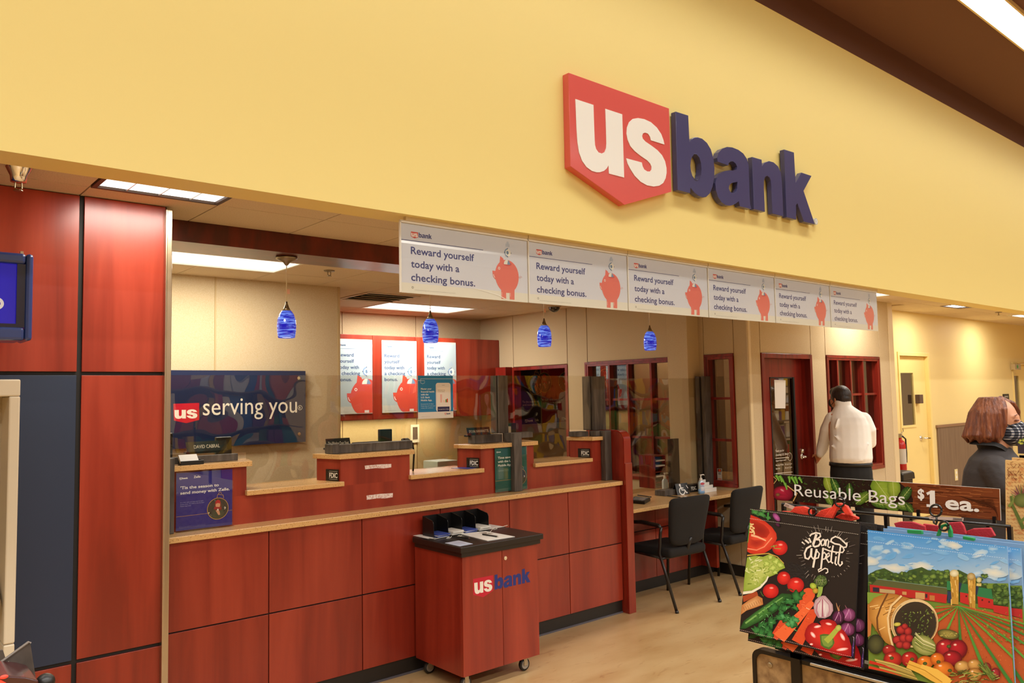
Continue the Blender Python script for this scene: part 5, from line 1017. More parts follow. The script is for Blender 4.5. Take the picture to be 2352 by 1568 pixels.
a.rect(0.1*W_, 0.72*Hh, 0.9*W_, 0.97*Hh, '#2a1a1a'); a.circle(0.42*W_, 0.84*Hh, 0.2*W_, '#d2372a', seg=14); a.circle(0.60*W_, 0.84*Hh, 0.2*W_, '#e2622a', seg=14); a.text('VISA', 0.2*W_, 0.47*Hh, 0.14*Hh, '#2e3468', bold=0.02, width=0.6*W_); a.text('DEBIT', 0.2*W_, 0.58*Hh, 0.12*Hh, '#5a5058', width=0.6*W_, bold=0.02); a.rect(0.15*W_, 0.06*Hh, 0.85*W_, 0.14*Hh, '#d8764c'); a.build('print', st)
# corridor: extinguisher, bin, plates
p = on_y(2071, 1040, 4.55); X_ = p.x
fe = thing('fire_extinguisher', 'red fire extinguisher with white label on the corridor wall', 'fire extinguisher', loc=(X_+0.02, 4.57, 0.70)); RED = mat('extinguisher_red', '#b3231c', rough=0.25)
obj('cylinder', MB().lathe([(0, 0), (0.058, 0.0), (0.062, 0.02), (0.062, 0.33), (0.05, 0.37), (0.022, 0.395), (0.02, 0.42), (0, 0.42)][::-1], seg=20), RED, fe, smooth=True); obj('label', MB().lathe([(0.0625, 0.09), (0.063, 0.09), (0.063, 0.28), (0.0625, 0.28)], seg=20), mat('label_grey', '#c9c2b4', rough=0.5), fe)
obj('valve', MB().box(-0.02, 0.02, -0.02, 0.02, 0.42, 0.47).box(-0.08, 0.03, -0.012, 0.012, 0.45, 0.465).tube([(0.0, 0, 0.46), (0.06, -0.02, 0.5), (0.02, -0.03, 0.54)], 0.006, 8), mat('zinc'), fe); obj('hose', MB().tube([(0.02, -0.02, 0.44), (0.09, -0.03, 0.40), (0.095, -0.03, 0.22), (0.085, -0.03, 0.1)], 0.010, 8), BLACKP, fe, smooth=True)
obj('bracket', MB().box(-0.03, 0.03, 0.06, 0.078, 0.1, 0.42), mat('zinc'), fe)
q = on_y(2082, 1075, 4.40); tb_ = thing('trash_bin', 'black lidded trash bin below the fire extinguisher', 'bin', loc=(on_y(2093, 1100, 4.35).x-0.175, 4.46, 0))
obj('bin', MB().loft([[(s*w, t_*w, z) for s, t_ in ((-1, -1), (1, -1), (1, 1), (-1, 1))] for z, w in ((0.0, 0.12), (0.64, 0.145))]), BLACKP, tb_, bevel=0.01); obj('lid', MB().loft([[(s*w, t_*w, z) for s, t_ in ((-1, -1), (1, -1), (1, 1), (-1, 1))] for z, w in ((0.641, 0.165), (0.72, 0.16), (0.74, 0.13))]), BLACKP, tb_, bevel=0.01); obj('flap', MB().hexa([(-0.13, -0.11, 0.74), (-0.13, 0.11, 0.74), (-0.09, 0.05, 0.95), (-0.09, -0.02, 0.95)], (0.02, 0, 0)), BLACKP, tb_)
p = on_y(2311, 913, 4.645); sn = thing('door_plate', 'small dark room plate beside the second corridor door', 'sign', at=tuple(p)); obj('plate', MB().box(p.x-0.14, p.x+0.12, 4.640, 4.649, p.z-0.06, p.z+0.06), BLACKP, sn); a = Art((p.x-0.14, 4.6395, p.z-0.06), (1, 0, 0), (0, 0, 1), (0, -1, 0)); a.text('OFFICE', 0.05, 0.065, 0.035, '#d8d2c0', bold=0.02, width=0.16); a.rect(0.05, 0.03, 0.20, 0.042, '#a8a296'); a.build('lettering', sn)
p = on_y(2196, 1090, 4.63); ou = thing('wall_outlet', 'cream wall outlet plate on the brown wainscot', 'outlet', at=tuple(p)); obj('plate', MB().box(p.x-0.05, p.x+0.05, 4.624, 4.6315, p.z-0.08, p.z+0.08), mat('cream_plastic', '#e3d39c', rough=0.4), ou, bevel=0.002); obj('socket', MB().box(p.x-0.02, p.x+0.02, 4.622, 4.6245, p.z+0.015, p.z+0.05).box(p.x-0.02, p.x+0.02, 4.622, 4.6245, p.z-0.05, p.z-0.015), mat('card_white'), ou)
# ================================================================== PEOPLE
def fuse(name, mb, m, parent, voxel=0.008, it=6, fac=0.5, sub=False):
    """closed shapes grown together into one continuous smooth surface"""
    me = mesh(name, mb, m, True); o = bpy.data.objects.new(name, me); COL.objects.link(o)
    r = o.modifiers.new('r', 'REMESH'); r.mode = 'VOXEL'; r.voxel_size = voxel; r.use_smooth_shade = True
    s = o.modifiers.new('s', 'SMOOTH'); s.factor = fac; s.iterations = it
    dg = bpy.context.evaluated_depsgraph_get(); me2 = bpy.data.meshes.new_from_object(o.evaluated_get(dg)); me2.name = name
    o.modifiers.clear(); o.data = me2; bpy.data.meshes.remove(me)
    if m and not me2.materials: me2.materials.append(m)
    for p in me2.polygons: p.use_smooth = True
    o.parent = parent
    if parent is not None and parent.name in WORLD: o.matrix_parent_inverse = WORLD[parent.name]
    return o
class Fig:
    def __init__(s, base, px):
        d = ray((px, 900)); f = Vector((d[0], d[1], 0)).normalized(); s.f = f; s.r = Vector((f.y, -f.x, 0)); s.b = Vector(base)
    def L(s, a, b, z): return s.b+s.r*a+s.f*b+Vector((0, 0, z))
    def inv(s, p): q = Vector(p)-s.b; return (q.dot(s.r), q.dot(s.f), q.z)
    def ring(s, z, ra, rb, a=0, b=0, n=20, rot=0.0, pw=0.85):
        R = []
        for k in range(n):
            t = 2*PI*k/n; x = math.copysign(abs(math.cos(t))**pw, math.cos(t))*ra; y = math.copysign(abs(math.sin(t))**pw, math.sin(t))*rb
            R.append(s.L(a+x*math.cos(rot)-y*math.sin(rot), b+x*math.sin(rot)+y*math.cos(rot), z))
        return R
    def tube(s, mb, pts, rs, seg=12):
        P = [s.L(*p) for p in pts]; mb.tube(P, rs, seg); mb.ell(P[0], (rs[0],)*3, 10, 6); mb.ell(P[-1], (rs[-1],)*3, 10, 6); return mb
    def ell(s, mb, c, r, rot=0.0, pitch=0.0, seg=20, rings=12):
        M = Matrix((s.r, s.f, Vector((0, 0, 1)))).transposed() @ Matrix.Rotation(rot, 3, 'Z') @ Matrix.Rotation(pitch, 3, 'Y'); return mb.ell(s.L(*c), r, seg, rings, M)
    def hand(s, mb, wrist, d, pn, size=0.085, curl=0.9, thumb=1):
        """palm plus five separate bent fingers; d = pointing direction, pn = palm normal (fingers curl towards it), in figure axes"""
        V = lambda t: (s.r*t[0]+s.f*t[1]+Vector((0, 0, t[2]))).normalized()
        D, N = V(d), V(pn); S = D.cross(N).normalized(); W = s.L(*wrist)
        palm = W+D*size*0.5; M = Matrix((D, S, N)).transposed(); mb.ell(palm, (size*0.56, size*0.44, size*0.17), 12, 8, M)
        mb.tube([W-D*0.01, W+D*size*0.25], [0.024, 0.022], 10)
        for i, (o, l) in enumerate(((-0.33, 0.80), (-0.11, 0.98), (0.11, 0.92), (0.32, 0.72))):
            p = W+D*size*0.92+S*o*size*1.05; pts = [p-D*size*0.3, p]; ang = 0.25
            for seg_ in (0.42, 0.33, 0.25):
                ang += curl*0.75; p = p+(D*math.cos(ang)+N*math.sin(ang))*l*size*seg_; pts.append(p)
            mb.tube(pts, [0.0095, 0.0092, 0.0085, 0.008, 0.0068], 8); mb.ell(pts[-1], (0.0068,)*3, 8, 6)
        p = W+D*size*0.25-S*size*0.36*thumb; pts = [W+D*size*0.15, p, p+(D*0.6-S*0.55*thumb+N*0.4).normalized()*size*0.36, p+(D*0.9-S*0.35*thumb+N*0.75).normalized()*size*0.68]
        mb.tube(pts, [0.013, 0.012, 0.0105, 0.008], 8); mb.ell(pts[-1], (0.008,)*3, 8, 6)
SKIN = mat('skin', '#c98e6c', rough=0.5); SKIN.node_tree.nodes['Principled BSDF'].inputs['Subsurface Weight'].default_value = 0.12
SHIRT = mat('white_shirt', '#f3efe6', rough=0.8, bump=((7, 7, 3), 0.5)); TROU = mat('black_trousers', '#12100e', rough=0.85)
HAIRD = mat('dark_hair', '#1c120c', rough=0.45, noise=((90, 90, 30), '#2e1d13', 2, 0.4, 0.7), bump=((120, 120, 40), 0.4)); HAIRB = mat('auburn_hair', '#5f2d18', rough=0.38, noise=((70, 70, 7), '#8f5230', 3, 0.42, 0.68), bump=((90, 90, 8), 0.8))
# ---------------------------------------------------------------- man at the office door
F = Fig((7.70, 3.88, 0), 1931)
man = thing('person', 'person in white shirt and black trousers unlocking the office door', 'person', at=(7.70, 3.88, 0))
hl = F.inv((hp.x+0.035, 4.285, hp.z-0.005))
LW = (hl[0]+0.070, hl[1]-0.060, hl[2]+0.015); LE = (-0.238, 0.10, 1.225); RE = (0.190, 0.09, 1.215); RW = (0.06, 0.30, 1.06)
b = MB()
b.loft([F.ring(0.93, 0.165, 0.115, 0, 0), F.ring(1.05, 0.17, 0.11, 0, 0), F.ring(1.25, 0.185, 0.115, -0.005, 0.0), F.ring(1.42, 0.19, 0.11, -0.01, 0.02), F.ring(1.50, 0.17, 0.095, -0.02, 0.035), F.ring(1.56, 0.09, 0.07, -0.035, 0.06), F.ring(1.60, 0.062, 0.062, -0.045, 0.075), F.ring(1.66, 0.060, 0.062, -0.052, 0.10)])
F.ell(b, (-0.062, 0.110, 1.672), (0.080, 0.099, 0.112), rot=0.75); F.ell(b, (-0.105, 0.150, 1.622), (0.062, 0.068, 0.066), rot=0.75)
F.ell(b, (-0.138, 0.225, 1.660), (0.014, 0.02, 0.02)); 
for e_ in ((-0.118, 0.052, 1.660), (0.016, 0.160, 1.655)): F.ell(b, e_, (0.012, 0.022, 0.033), rot=0.3)
for s, E_, W_ in ((-1, LE, LW), (1, RE, RW)): F.tube(b, [(0.135*s-0.01, 0.03, 1.44), E_, W_], [0.044, 0.036, 0.025])
F.hand(b, LW, (-0.25, 0.93, -0.25), (-0.5, 0.0, -0.85), curl=0.8, thumb=-1); F.hand(b, RW, (-0.6, 0.6, -0.3), (-0.3, 0.3, -0.9), curl=1.2)
for s in (-1, 1): F.tube(b, [(0.09*s, 0.0, 0.93), (0.10*s, 0.02, 0.50), (0.105*s, -0.01, 0.09)], [0.088, 0.058, 0.040])
for s in (-1, 1): F.tube(b, [(0.105*s, -0.03, 0.045), (0.115*s, 0.12, 0.038)], [0.042, 0.036])
fuse('body', b, SKIN, man, 0.0075, 5)
sh_ = MB()
sh_.loft([F.ring(1.015, 0.178, 0.135, 0.004, 0), F.ring(1.03, 0.192, 0.150, 0.004, 0), F.ring(1.07, 0.200, 0.160, 0.004, -0.01), F.ring(1.18, 0.196, 0.156, 0.006, -0.012), F.ring(1.30, 0.192, 0.150, 0.008, 0.0), F.ring(1.40, 0.190, 0.142, 0.006, 0.012), F.ring(1.47, 0.178, 0.126, -0.004, 0.025), F.ring(1.525, 0.140, 0.104, -0.018, 0.042), F.ring(1.565, 0.100, 0.086, -0.034, 0.056), F.ring(1.59, 0.076, 0.076, -0.042, 0.066), F.ring(1.622, 0.070, 0.072, -0.046, 0.078)])
F.tube(sh_, [(-0.150, 0.03, 1.455), ((LE[0]-0.150)/2-0.012, 0.055, 1.345), LE, (LE[0]*0.5+LW[0]*0.5, LE[1]*0.5+LW[1]*0.5, LE[2]*0.45+LW[2]*0.55), (LW[0]+0.01, LW[1]-0.03, LW[2]+0.02)], [0.074, 0.068, 0.062, 0.056, 0.040])
F.tube(sh_, [(0.135, 0.03, 1.445), (0.178, 0.02, 1.34), RE, (RW[0], RW[1]-0.02, RW[2]+0.02)], [0.078, 0.072, 0.058, 0.036])
# folds pressed into the back of the shirt
for (p0, p1, rr) in (((-0.14, -0.135, 1.30), (0.05, -0.150, 1.10), 0.012), ((-0.17, -0.118, 1.20), (-0.02, -0.155, 1.06), 0.012), ((0.12, -0.14, 1.08), (0.17, -0.12, 1.22), 0.011), ((-0.10, -0.11, 1.46), (-0.13, -0.128, 1.36), 0.011), ((-0.02, -0.148, 1.04), (0.10, -0.152, 1.06), 0.015), ((-0.18, -0.06, 1.06), (-0.10, -0.14, 1.05), 0.016)): F.tube(sh_, [p0, tuple((p0[i]+p1[i])/2 for i in range(3)), p1], [rr*0.6, rr, rr*0.5], 8)
shirt = fuse('shirt', sh_, SHIRT, man, 0.0085, 5)
cl = MB(); cl.loft([F.ring(1.590, 0.078, 0.078, -0.042, 0.068), F.ring(1.632, 0.076, 0.078, -0.047, 0.080), F.ring(1.640, 0.070, 0.072, -0.048, 0.082), F.ring(1.60, 0.070, 0.070, -0.043, 0.07)], cap=False); obj('collar', cl, SHIRT, man, smooth=True)
tr_ = MB(); tr_.loft([F.ring(0.80, 0.195, 0.145, 0, 0), F.ring(0.92, 0.197, 0.148, 0, 0), F.ring(1.02, 0.186, 0.134, 0, 0)])
for s in (-1, 1): F.tube(tr_, [(0.098*s, 0.0, 0.86), (0.108*s, 0.015, 0.50), (0.112*s, -0.01, 0.09)], [0.104, 0.085, 0.072])
fuse('trousers', tr_, TROU, man, 0.012, 4)
obj('belt', MB().loft([F.ring(0.995, 0.199, 0.147, 0, 0), F.ring(0.995, 0.203, 0.151, 0, 0), F.ring(1.030, 0.199, 0.147, 0, 0), F.ring(1.030, 0.190, 0.138, 0, 0)], cap=False), mat('black_leather', '#0d0b0a', rough=0.35), man, smooth=True)
hr = MB(); F.ell(hr, (-0.060, 0.098, 1.692), (0.090, 0.107, 0.102), rot=0.75); F.ell(hr, (-0.035, 0.062, 1.655), (0.072, 0.066, 0.070), rot=0.75); F.ell(hr, (-0.110, 0.150, 1.725), (0.06, 0.06, 0.05), rot=0.75)
o = fuse('hair', hr, HAIRD, man, 0.006, 4)
mk = MB(); F.ell(mk, (-0.128, 0.172, 1.615), (0.054, 0.060, 0.056), rot=0.75); fuse('mask', mk, mat('black_cloth', '#0e0d0d', rough=0.8), man, 0.006, 3)
obj('mask_strap', MB().tube([F.L(*p) for p in ((-0.160, 0.140, 1.64), (-0.136, 0.075, 1.685), (-0.126, 0.040, 1.668), (-0.130, 0.050, 1.625), (-0.158, 0.120, 1.590))], 0.0032, 6), mat('black_cloth'), man)
for s in (-1, 1):
    sb = MB(); F.tube(sb, [(0.110*s, -0.045, 0.045), (0.118*s, 0.14, 0.036)], [0.047, 0.04]); fuse('shoe', sb, mat('black_leather'), man, 0.01, 3)
K = F.L(RW[0]-0.08, RW[1]+0.02, RW[2]-0.06)
obj('lanyard', MB().tube([F.L(-0.12, 0.16, 1.02), F.L(-0.175, 0.16, 0.98), F.L(-0.185, 0.15, 0.88), F.L(-0.18, 0.15, 0.78)], 0.006, 6).box(*[c for i in range(3) for c in (F.L(-0.15, 0.02, 0.98)[i]-0.02, F.L(-0.15, 0.02, 0.98)[i]+0.02)]), mat('black_cloth'), man)
# ---------------------------------------------------------------- woman behind the bag rack
W0 = Vector((4.33, 1.47, 0)); F = Fig(W0, 2262)
wo = thing('person', 'person with auburn bob, plaid mask and dark jacket behind the bag rack', 'person', at=tuple(W0))
b = MB(); fa = -0.32   # turn of the head: facing across the picture, a little towards the camera
b.loft([F.ring(0.90, 0.115, 0.155, 0.0, 0), F.ring(1.02, 0.095, 0.135, 0, 0), F.ring(1.20, 0.095, 0.140, 0.01, 0), F.ring(1.33, 0.085, 0.145, 0.005, 0), F.ring(1.40, 0.085, 0.135, 0.0, 0), F.ring(1.44, 0.055, 0.065, 0.02, 0), F.ring(1.50, 0.052, 0.055, 0.03, 0)])
F.ell(b, (0.030, 0.0, 1.595), (0.095, 0.073, 0.105), rot=fa); F.ell(b, (0.075, -0.010, 1.535), (0.058, 0.052, 0.070), rot=fa); F.ell(b, (0.080, -0.010, 1.585), (0.050, 0.056, 0.055), rot=fa)
F.ell(b, (0.131, -0.026, 1.555), (0.022, 0.013, 0.018), rot=fa); F.tube(b, [(0.124, -0.024, 1.585), (0.138, -0.027, 1.558)], [0.009, 0.013]); F.ell(b, (0.108, -0.022, 1.607), (0.018, 0.045, 0.010), rot=fa)
F.ell(b, (0.012, -0.074, 1.575), (0.02, 0.012, 0.032), rot=fa)
for s in (-1, 1): F.tube(b, [(0.0, 0.165*s, 1.37), (0.10, 0.20*s, 1.20), (0.30, 0.14*s, 1.13)], [0.046, 0.038, 0.024])
F.hand(b, (0.30, -0.14, 1.13), (0.9, 0.2, -0.3), (0.1, 0.2, -0.95), size=0.078, curl=0.5); F.hand(b, (0.30, 0.14, 1.13), (0.9, -0.2, -0.3), (0.1, -0.2, -0.95), size=0.078, curl=0.5, thumb=-1)
for s in (-1, 1): F.tube(b, [(0.0, 0.085*s, 0.90), (0.01, 0.09*s, 0.47), (-0.01, 0.09*s, 0.08)], [0.085, 0.055, 0.036]); F.tube(b, [(-0.04, 0.09*s, 0.04), (0.11, 0.09*s, 0.035)], [0.037, 0.032])
fuse('body', b, SKIN, wo, 0.0065, 4)
JK = mat('charcoal_jacket', '#2e2726', rough=0.75, bump=((14, 14, 30), 0.35))
j = MB(); j.loft([F.ring(0.86, 0.165, 0.215, 0.01, 0), F.ring(1.00, 0.150, 0.200, 0.005, 0), F.ring(1.12, 0.148, 0.192, 0.006, 0), F.ring(1.24, 0.146, 0.194, 0.008, 0), F.ring(1.34, 0.132, 0.186, 0.010, 0), F.ring(1.40, 0.110, 0.165, 0.015, 0), F.ring(1.435, 0.080, 0.105, 0.018, 0), F.ring(1.455, 0.068, 0.080, 0.022, 0)])
for s in (-1, 1): F.tube(j, [(0.012, 0.165*s, 1.365), (0.055, 0.205*s, 1.28), (0.13, 0.21*s, 1.20), (0.28, 0.145*s, 1.135)], [0.068, 0.066, 0.058, 0.042])
for (p0, p1, rr) in (((-0.10, -0.15, 1.24), (0.05, -0.205, 1.18), 0.012), ((-0.12, -0.12, 1.14), (0.04, -0.19, 1.12), 0.012), ((0.0, -0.19, 1.36), (0.06, -0.245, 1.27), 0.010), ((0.03, -0.21, 1.33), (0.13, -0.25, 1.22), 0.010)): F.tube(j, [p0, p1], [rr*0.6, rr*0.6], 8)
fuse('jacket', j, JK, wo, 0.0075, 5)
cl = MB(); nC = 20; R0 = []; R1 = []; R2 = []
for k in range(nC):
    t = 2*PI*(k+0.5)/nC; ca, sa = math.cos(t), math.sin(t); fr_ = max(0, ca)**2
    R0.append(F.L(0.022+0.074*ca, 0.086*sa, 1.440-0.045*fr_)); R1.append(F.L(0.018+0.078*ca-0.006, 0.092*sa, 1.488-0.060*fr_)); R2.append(F.L(0.014+0.094*ca-0.012, 0.112*sa, 1.472-0.070*fr_))
cl.loft([R0, R1, R2], cap=False); obj('collar', cl, mat('collar_black', '#171413', rough=0.7), wo, smooth=True)
obj('zipper', MB().tube([F.L(0.098, -0.03, 1.40), F.L(0.150, -0.03, 1.33)], 0.004, 6), CHROME, wo)
# bob of separate locks grown together
hb = MB(); F.ell(hb, (0.018, 0.004, 1.612), (0.096, 0.084, 0.092), rot=fa); F.ell(hb, (-0.018, 0.004, 1.575), (0.074, 0.082, 0.095), rot=fa)
rn = random.Random(5)
for k in range(26):
    t = PI*0.36+k*(PI*1.22/25); ca, sa = math.cos(t), math.sin(t); flare = 0.008*(k % 3)
    p = [(0.030+0.060*ca, 0.055*sa, 1.685), (0.018+0.086*ca, 0.078*sa, 1.62), (0.008+0.094*ca, 0.086*sa, 1.555), (0.004+(0.096+flare)*ca, (0.086+flare)*sa, 1.510+rn.uniform(-.006, .006)), (0.006+(0.084+flare)*ca, (0.078+flare)*sa, 1.484+rn.uniform(-.010, .012))]
    F.tube(hb, p, [0.018, 0.021, 0.020, 0.016, 0.006], 8)
for dy, a1 in ((-0.084, 0.052), (-0.082, 0.038), (-0.080, 0.022)): F.tube(hb, [(0.055, -0.03, 1.690), (a1+0.012, dy*0.9, 1.64), (a1+0.008, dy, 1.57), (a1-0.004, dy, 1.52), (a1-0.022, dy+0.004, 1.478)], [0.018, 0.017, 0.016, 0.013, 0.006], 8)
for da in (0.0, 0.012): F.tube(hb, [(0.060, 0.01, 1.690), (0.108-da, 0.022, 1.668), (0.128-da, 0.050, 1.630), (0.122-da, 0.072, 1.58), (0.10, 0.08, 1.53)], [0.014, 0.011, 0.009, 0.010, 0.006], 8)
fuse('hair', hb, HAIRB, wo, 0.0045, 2, 0.4)
PL = bpy.data.materials.new('plaid_cloth'); PL.use_nodes = True
def plaid():
    nt = PL.node_tree; N = nt.nodes; L = nt.links; b_ = N['Principled BSDF']; b_.inputs['Roughness'].default_value = 0.85; tc = N.new('ShaderNodeTexCoord'); acc = None
    for d, sc in (('X', 19), ('Z', 24)):
        w = N.new('ShaderNodeTexWave'); w.bands_direction = d; w.inputs['Scale'].default_value = sc/1.0; L.new(tc.outputs['Object'], w.inputs['Vector'])
        r = N.new('ShaderNodeValToRGB'); r.color_ramp.elements[0].position = 0.72; r.color_ramp.elements[1].position = 0.86; L.new(w.outputs['Fac'], r.inputs[0])
        if acc is None: acc = r.outputs[0]
        else:
            a_ = N.new('ShaderNodeMath'); a_.operation = 'ADD'; L.new(acc, a_.inputs[0]); L.new(r.outputs[0], a_.inputs[1]); acc = a_.outputs[0]
    h_ = N.new('ShaderNodeMath'); h_.operation = 'MULTIPLY'; L.new(acc, h_.inputs[0]); h_.inputs[1].default_value = 0.5
    r = N.new('ShaderNodeValToRGB'); e = r.color_ramp.elements; e[0].color = C('#10121c'); e[1].color = C('#d8d4cc'); q = e.new(0.5); q.color = C('#5a5c68'); L.new(h_.outputs[0], r.inputs[0]); L.new(r.outputs[0], b_.inputs['Base Color'])
plaid()
mk = MB(); F.ell(mk, (0.088, -0.012, 1.528), (0.066, 0.064, 0.064), rot=fa); F.tube(mk, [(0.125, -0.024, 1.578), (0.150, -0.029, 1.552), (0.142, -0.027, 1.515), (0.118, -0.02, 1.478)], [0.012, 0.019, 0.022, 0.016], 8)
fuse('mask', mk, PL, wo, 0.005, 4)
obj('mask_strap', MB().tube([F.L(0.10, -0.07, 1.56), F.L(0.04, -0.088, 1.58), F.L(0.0, -0.088, 1.575)], 0.003, 6), mat('black_cloth'), wo)
for s in (-1, 1):
    ey = MB(); F.ell(ey, (0.116, -0.022+0.033*s, 1.590), (0.010, 0.014, 0.0045), rot=fa); obj('eyelid', ey, mat('eyelid', '#7a4a3a', rough=0.6), wo, smooth=True); obj('eyebrow', MB().tube([F.L(0.112, -0.022+0.018*s, 1.612), F.L(0.117, -0.022+0.034*s, 1.616), F.L(0.106, -0.02+0.05*s, 1.611)], [0.002, 0.003, 0.0015], 6), HAIRB, wo)
tp = MB(); tp.loft([F.ring(0.78, 0.155, 0.20, 0, 0), F.ring(0.95, 0.148, 0.195, 0, 0)])
for s in (-1, 1): F.tube(tp, [(0.0, 0.092*s, 0.84), (0.01, 0.098*s, 0.47), (-0.01, 0.098*s, 0.08)], [0.10, 0.08, 0.065])
fuse('trousers', tp, TROU, wo, 0.012, 4)
for s in (-1, 1):
    sb = MB(); F.tube(sb, [(-0.05, 0.095*s, 0.045), (0.13, 0.095*s, 0.036)], [0.044, 0.038]); fuse('shoe', sb, mat('black_leather'), wo, 0.01, 3)
# ================================================================== REUSABLE BAG RACK
class QuadArt(Art):
    """artwork on a nearly flat four-cornered sheet; drawn in picture units of the sheet (y down), or in s,t"""
    STEP = 0.000008
    def __init__(s, BL, BR, TR, TL, src, lift=0.0006):
        s.q = [Vector(v) for v in (BL, BR, TR, TL)]; s.n = (s.q[1]-s.q[0]).cross(s.q[3]-s.q[0]).normalized()
        s.V = []; s.F = []; s.c = []; s.d = lift; s.un = quadmap(src, [(0, 1), (1, 1), (1, 0), (0, 0)]) if src else (lambda x, y: (x, y)); s.flip = src is not None
        s.raw = False; s.W = (s.q[1]-s.q[0]).length; s.H = (s.q[3]-s.q[0]).length
    def P(s, x, y):
        a, b = (x/s.W, y/s.H) if s.raw else s.un(x, y)
        a = min(max(a, 0.0), 1.0); b = min(max(b, 0.0), 1.0)
        q = s.q; return q[0]+(q[1]-q[0])*a+(q[3]-q[0])*b+(q[0]-q[1]+q[2]-q[3])*(a*b)+s.n*s.d
def corners(px, tx, bx):
    """sheet corners from TL TR BR BL picture points: top on the plane x=tx, bottom on x=bx"""
    return on_x(*px[3], bx), on_x(*px[2], bx), on_x(*px[1], tx), on_x(*px[0], tx)
def bag(lab, px, tx, bx, col, thick=0.006):
    BL, BR, TR, TL = corners(px, tx, bx); n = (BR-BL).cross(TL-BL).normalized()
    t = thing('reusable_bag', lab, 'bag', 'reusable bags on the wire rack', at=tuple(BL))
    obj('bag_sheet', MB().hexa([BL, BR, TR, TL], -n*thick), col, t, bevel=0.001)
    return t, (BL, BR, TR, TL), n
c1 = lambda x, y: (1690+x/3.919, 1150+y/3.919); c2 = lambda x, y: (1980+x/4.04, 1180+y/4.04); c3 = lambda x, y: (1770+x/4.3556, 1070+y/4.3556)
def dashes(a, p, q, n, w, col):
    for k in range(n):
        u0, u1 = k/n, (k+0.62)/n; L = lambda u: (p[0]+(q[0]-p[0])*u, p[1]+(q[1]-p[1])*u); a.line([L(u0), L(u1)], w, col)
BKB = mat('black_woven_bag', '#1d1817', rough=0.45, bump=((160, 160, 160), 0.15))
PRB = printmat('print_bag', 0.38)
S1 = [(135, 62), (1122, 190), (1062, 1424), (35, 1172)]
t1, Q1, n1 = bag('black vegetable print bag with Bon Appetit lettering, frontmost of its stack', [c1(*p) for p in S1], 2.200, 2.115, BKB)
a = QuadArt(*Q1, S1); rn = random.Random(11)
a.poly(S1, '#241d1b')
def leaf(x, y, r, rot, c0, c1_, wob=0.28, asp=0.6): a.oval(x, y, r, r*asp, c0, c1_, rot, 18, None, wob, rn)
a.grad([(135, 125), (200, 150), (270, 185), (330, 235), (368, 290), (375, 335), (350, 395), (320, 432), (260, 468), (190, 478), (135, 470), (104, 452), (112, 330)], '#e5573a', '#c62f1c')
a.grad([(135, 165), (200, 185), (260, 215), (300, 255), (310, 285), (280, 330), (230, 330), (150, 300), (130, 270)], '#8f1c12', '#b52a18'); a.grad([(112, 330), (160, 345), (240, 345), (270, 360), (250, 400), (180, 425), (108, 400)], '#a3231a', '#cf4226')
a.line([(140, 305), (200, 322), (275, 355)], 20, '#f2b48c', 12); a.line([(105, 425), (190, 440), (260, 410), (330, 330)], 10, '#f0906c')
for k in range(26): a.oval(130+rn.uniform(0, 38), 225+rn.uniform(-20, 70), 9, 7, '#f4e0ae', '#d9b06a', seg=8)
a.poly([(124, 196), (131, 196), (112, 372), (106, 372)], '#4aa03a')
for x, y, rx, ry in ((402, 420, 70, 66), (437, 692, 60, 60), (545, 755, 76, 70), (320, 808, 72, 65)):
    a.oval(x, y, rx, ry, '#e8352a', '#a81216', cen=(x-4, y-8)); a.oval(x+6, y-ry*0.42, rx*0.3, ry*0.16, '#f6b8ac', '#e5443a')
a.line([(322, 410), (350, 405), (375, 398)], 9, '#7f8a3a'); a.line([(345, 395), (352, 425), (410, 428)], 7, '#9aa04a'); a.line([(468, 800), (500, 790), (525, 805)], 12, '#3c4a26'); a.line([(228, 812), (240, 840), (255, 855)], 6, '#5c7a34')
a.grad([(104, 505), (180, 490), (250, 500), (310, 475), (365, 505), (430, 548), (450, 600), (400, 622), (360, 660), (310, 680), (260, 720), (200, 790), (130, 805), (70, 812), (78, 700), (90, 600)], '#c3cf72', '#8fa83a')
for k in range(46):
    x, y = rn.uniform(95, 300), rn.uniform(520, 770)
    if x+0.9*(y-500) < 480: a.line([(x, y), (x+rn.uniform(-26, 26), y+rn.uniform(-22, 22)), (x+rn.uniform(-40, 40), y+rn.uniform(-30, 30))], rn.uniform(4, 10), rn.choice(('#dbe39c', '#9db24a', '#7f9a36', '#e3e8b4')))
for x, y, r in ((315, 505, 28), (370, 545, 34), (405, 575, 32), (340, 600, 36), (285, 560, 34), (360, 640, 26)): leaf(x, y, r, rn.uniform(0, 3), '#cfe07a', '#86a534', 0.35, 0.8)
a.line([(105, 488), (200, 478), (300, 470), (380, 500), (440, 560)], 12, '#c9a24a', 6); a.line([(66, 826), (150, 815), (225, 775), (280, 715), (298, 675)], 26, '#e9e6cf', 12)
a.line([(62, 880), (200, 828)], 62, '#a84a26', 36); a.grad([(48, 935), (120, 890), (200, 848), (245, 875), (252, 930), (190, 955), (100, 985), (46, 1022)], '#e0b078', '#b9743c')
for k in range(9): a.line([(70+k*19, 955-k*9), (84+k*19, 985-k*9)], 4, '#9c6434')
a.grad([(40, 1150), (75, 1080), (170, 1005), (300, 915), (420, 830), (500, 835), (520, 860), (470, 910), (360, 1000), (230, 1080), (90, 1150)], '#4c8a3c', '#1f4a20', cen=(250, 985)); a.line([(90, 1100), (250, 985), (430, 865)], 16, '#7db05e', 8)
for k in range(24): x = rn.uniform(90, 460); a.oval(x, 1120-(x-60)*0.66+rn.uniform(-30, 30), 9, 5, '#2c5a2a', '#356b30', 0.6, 8)
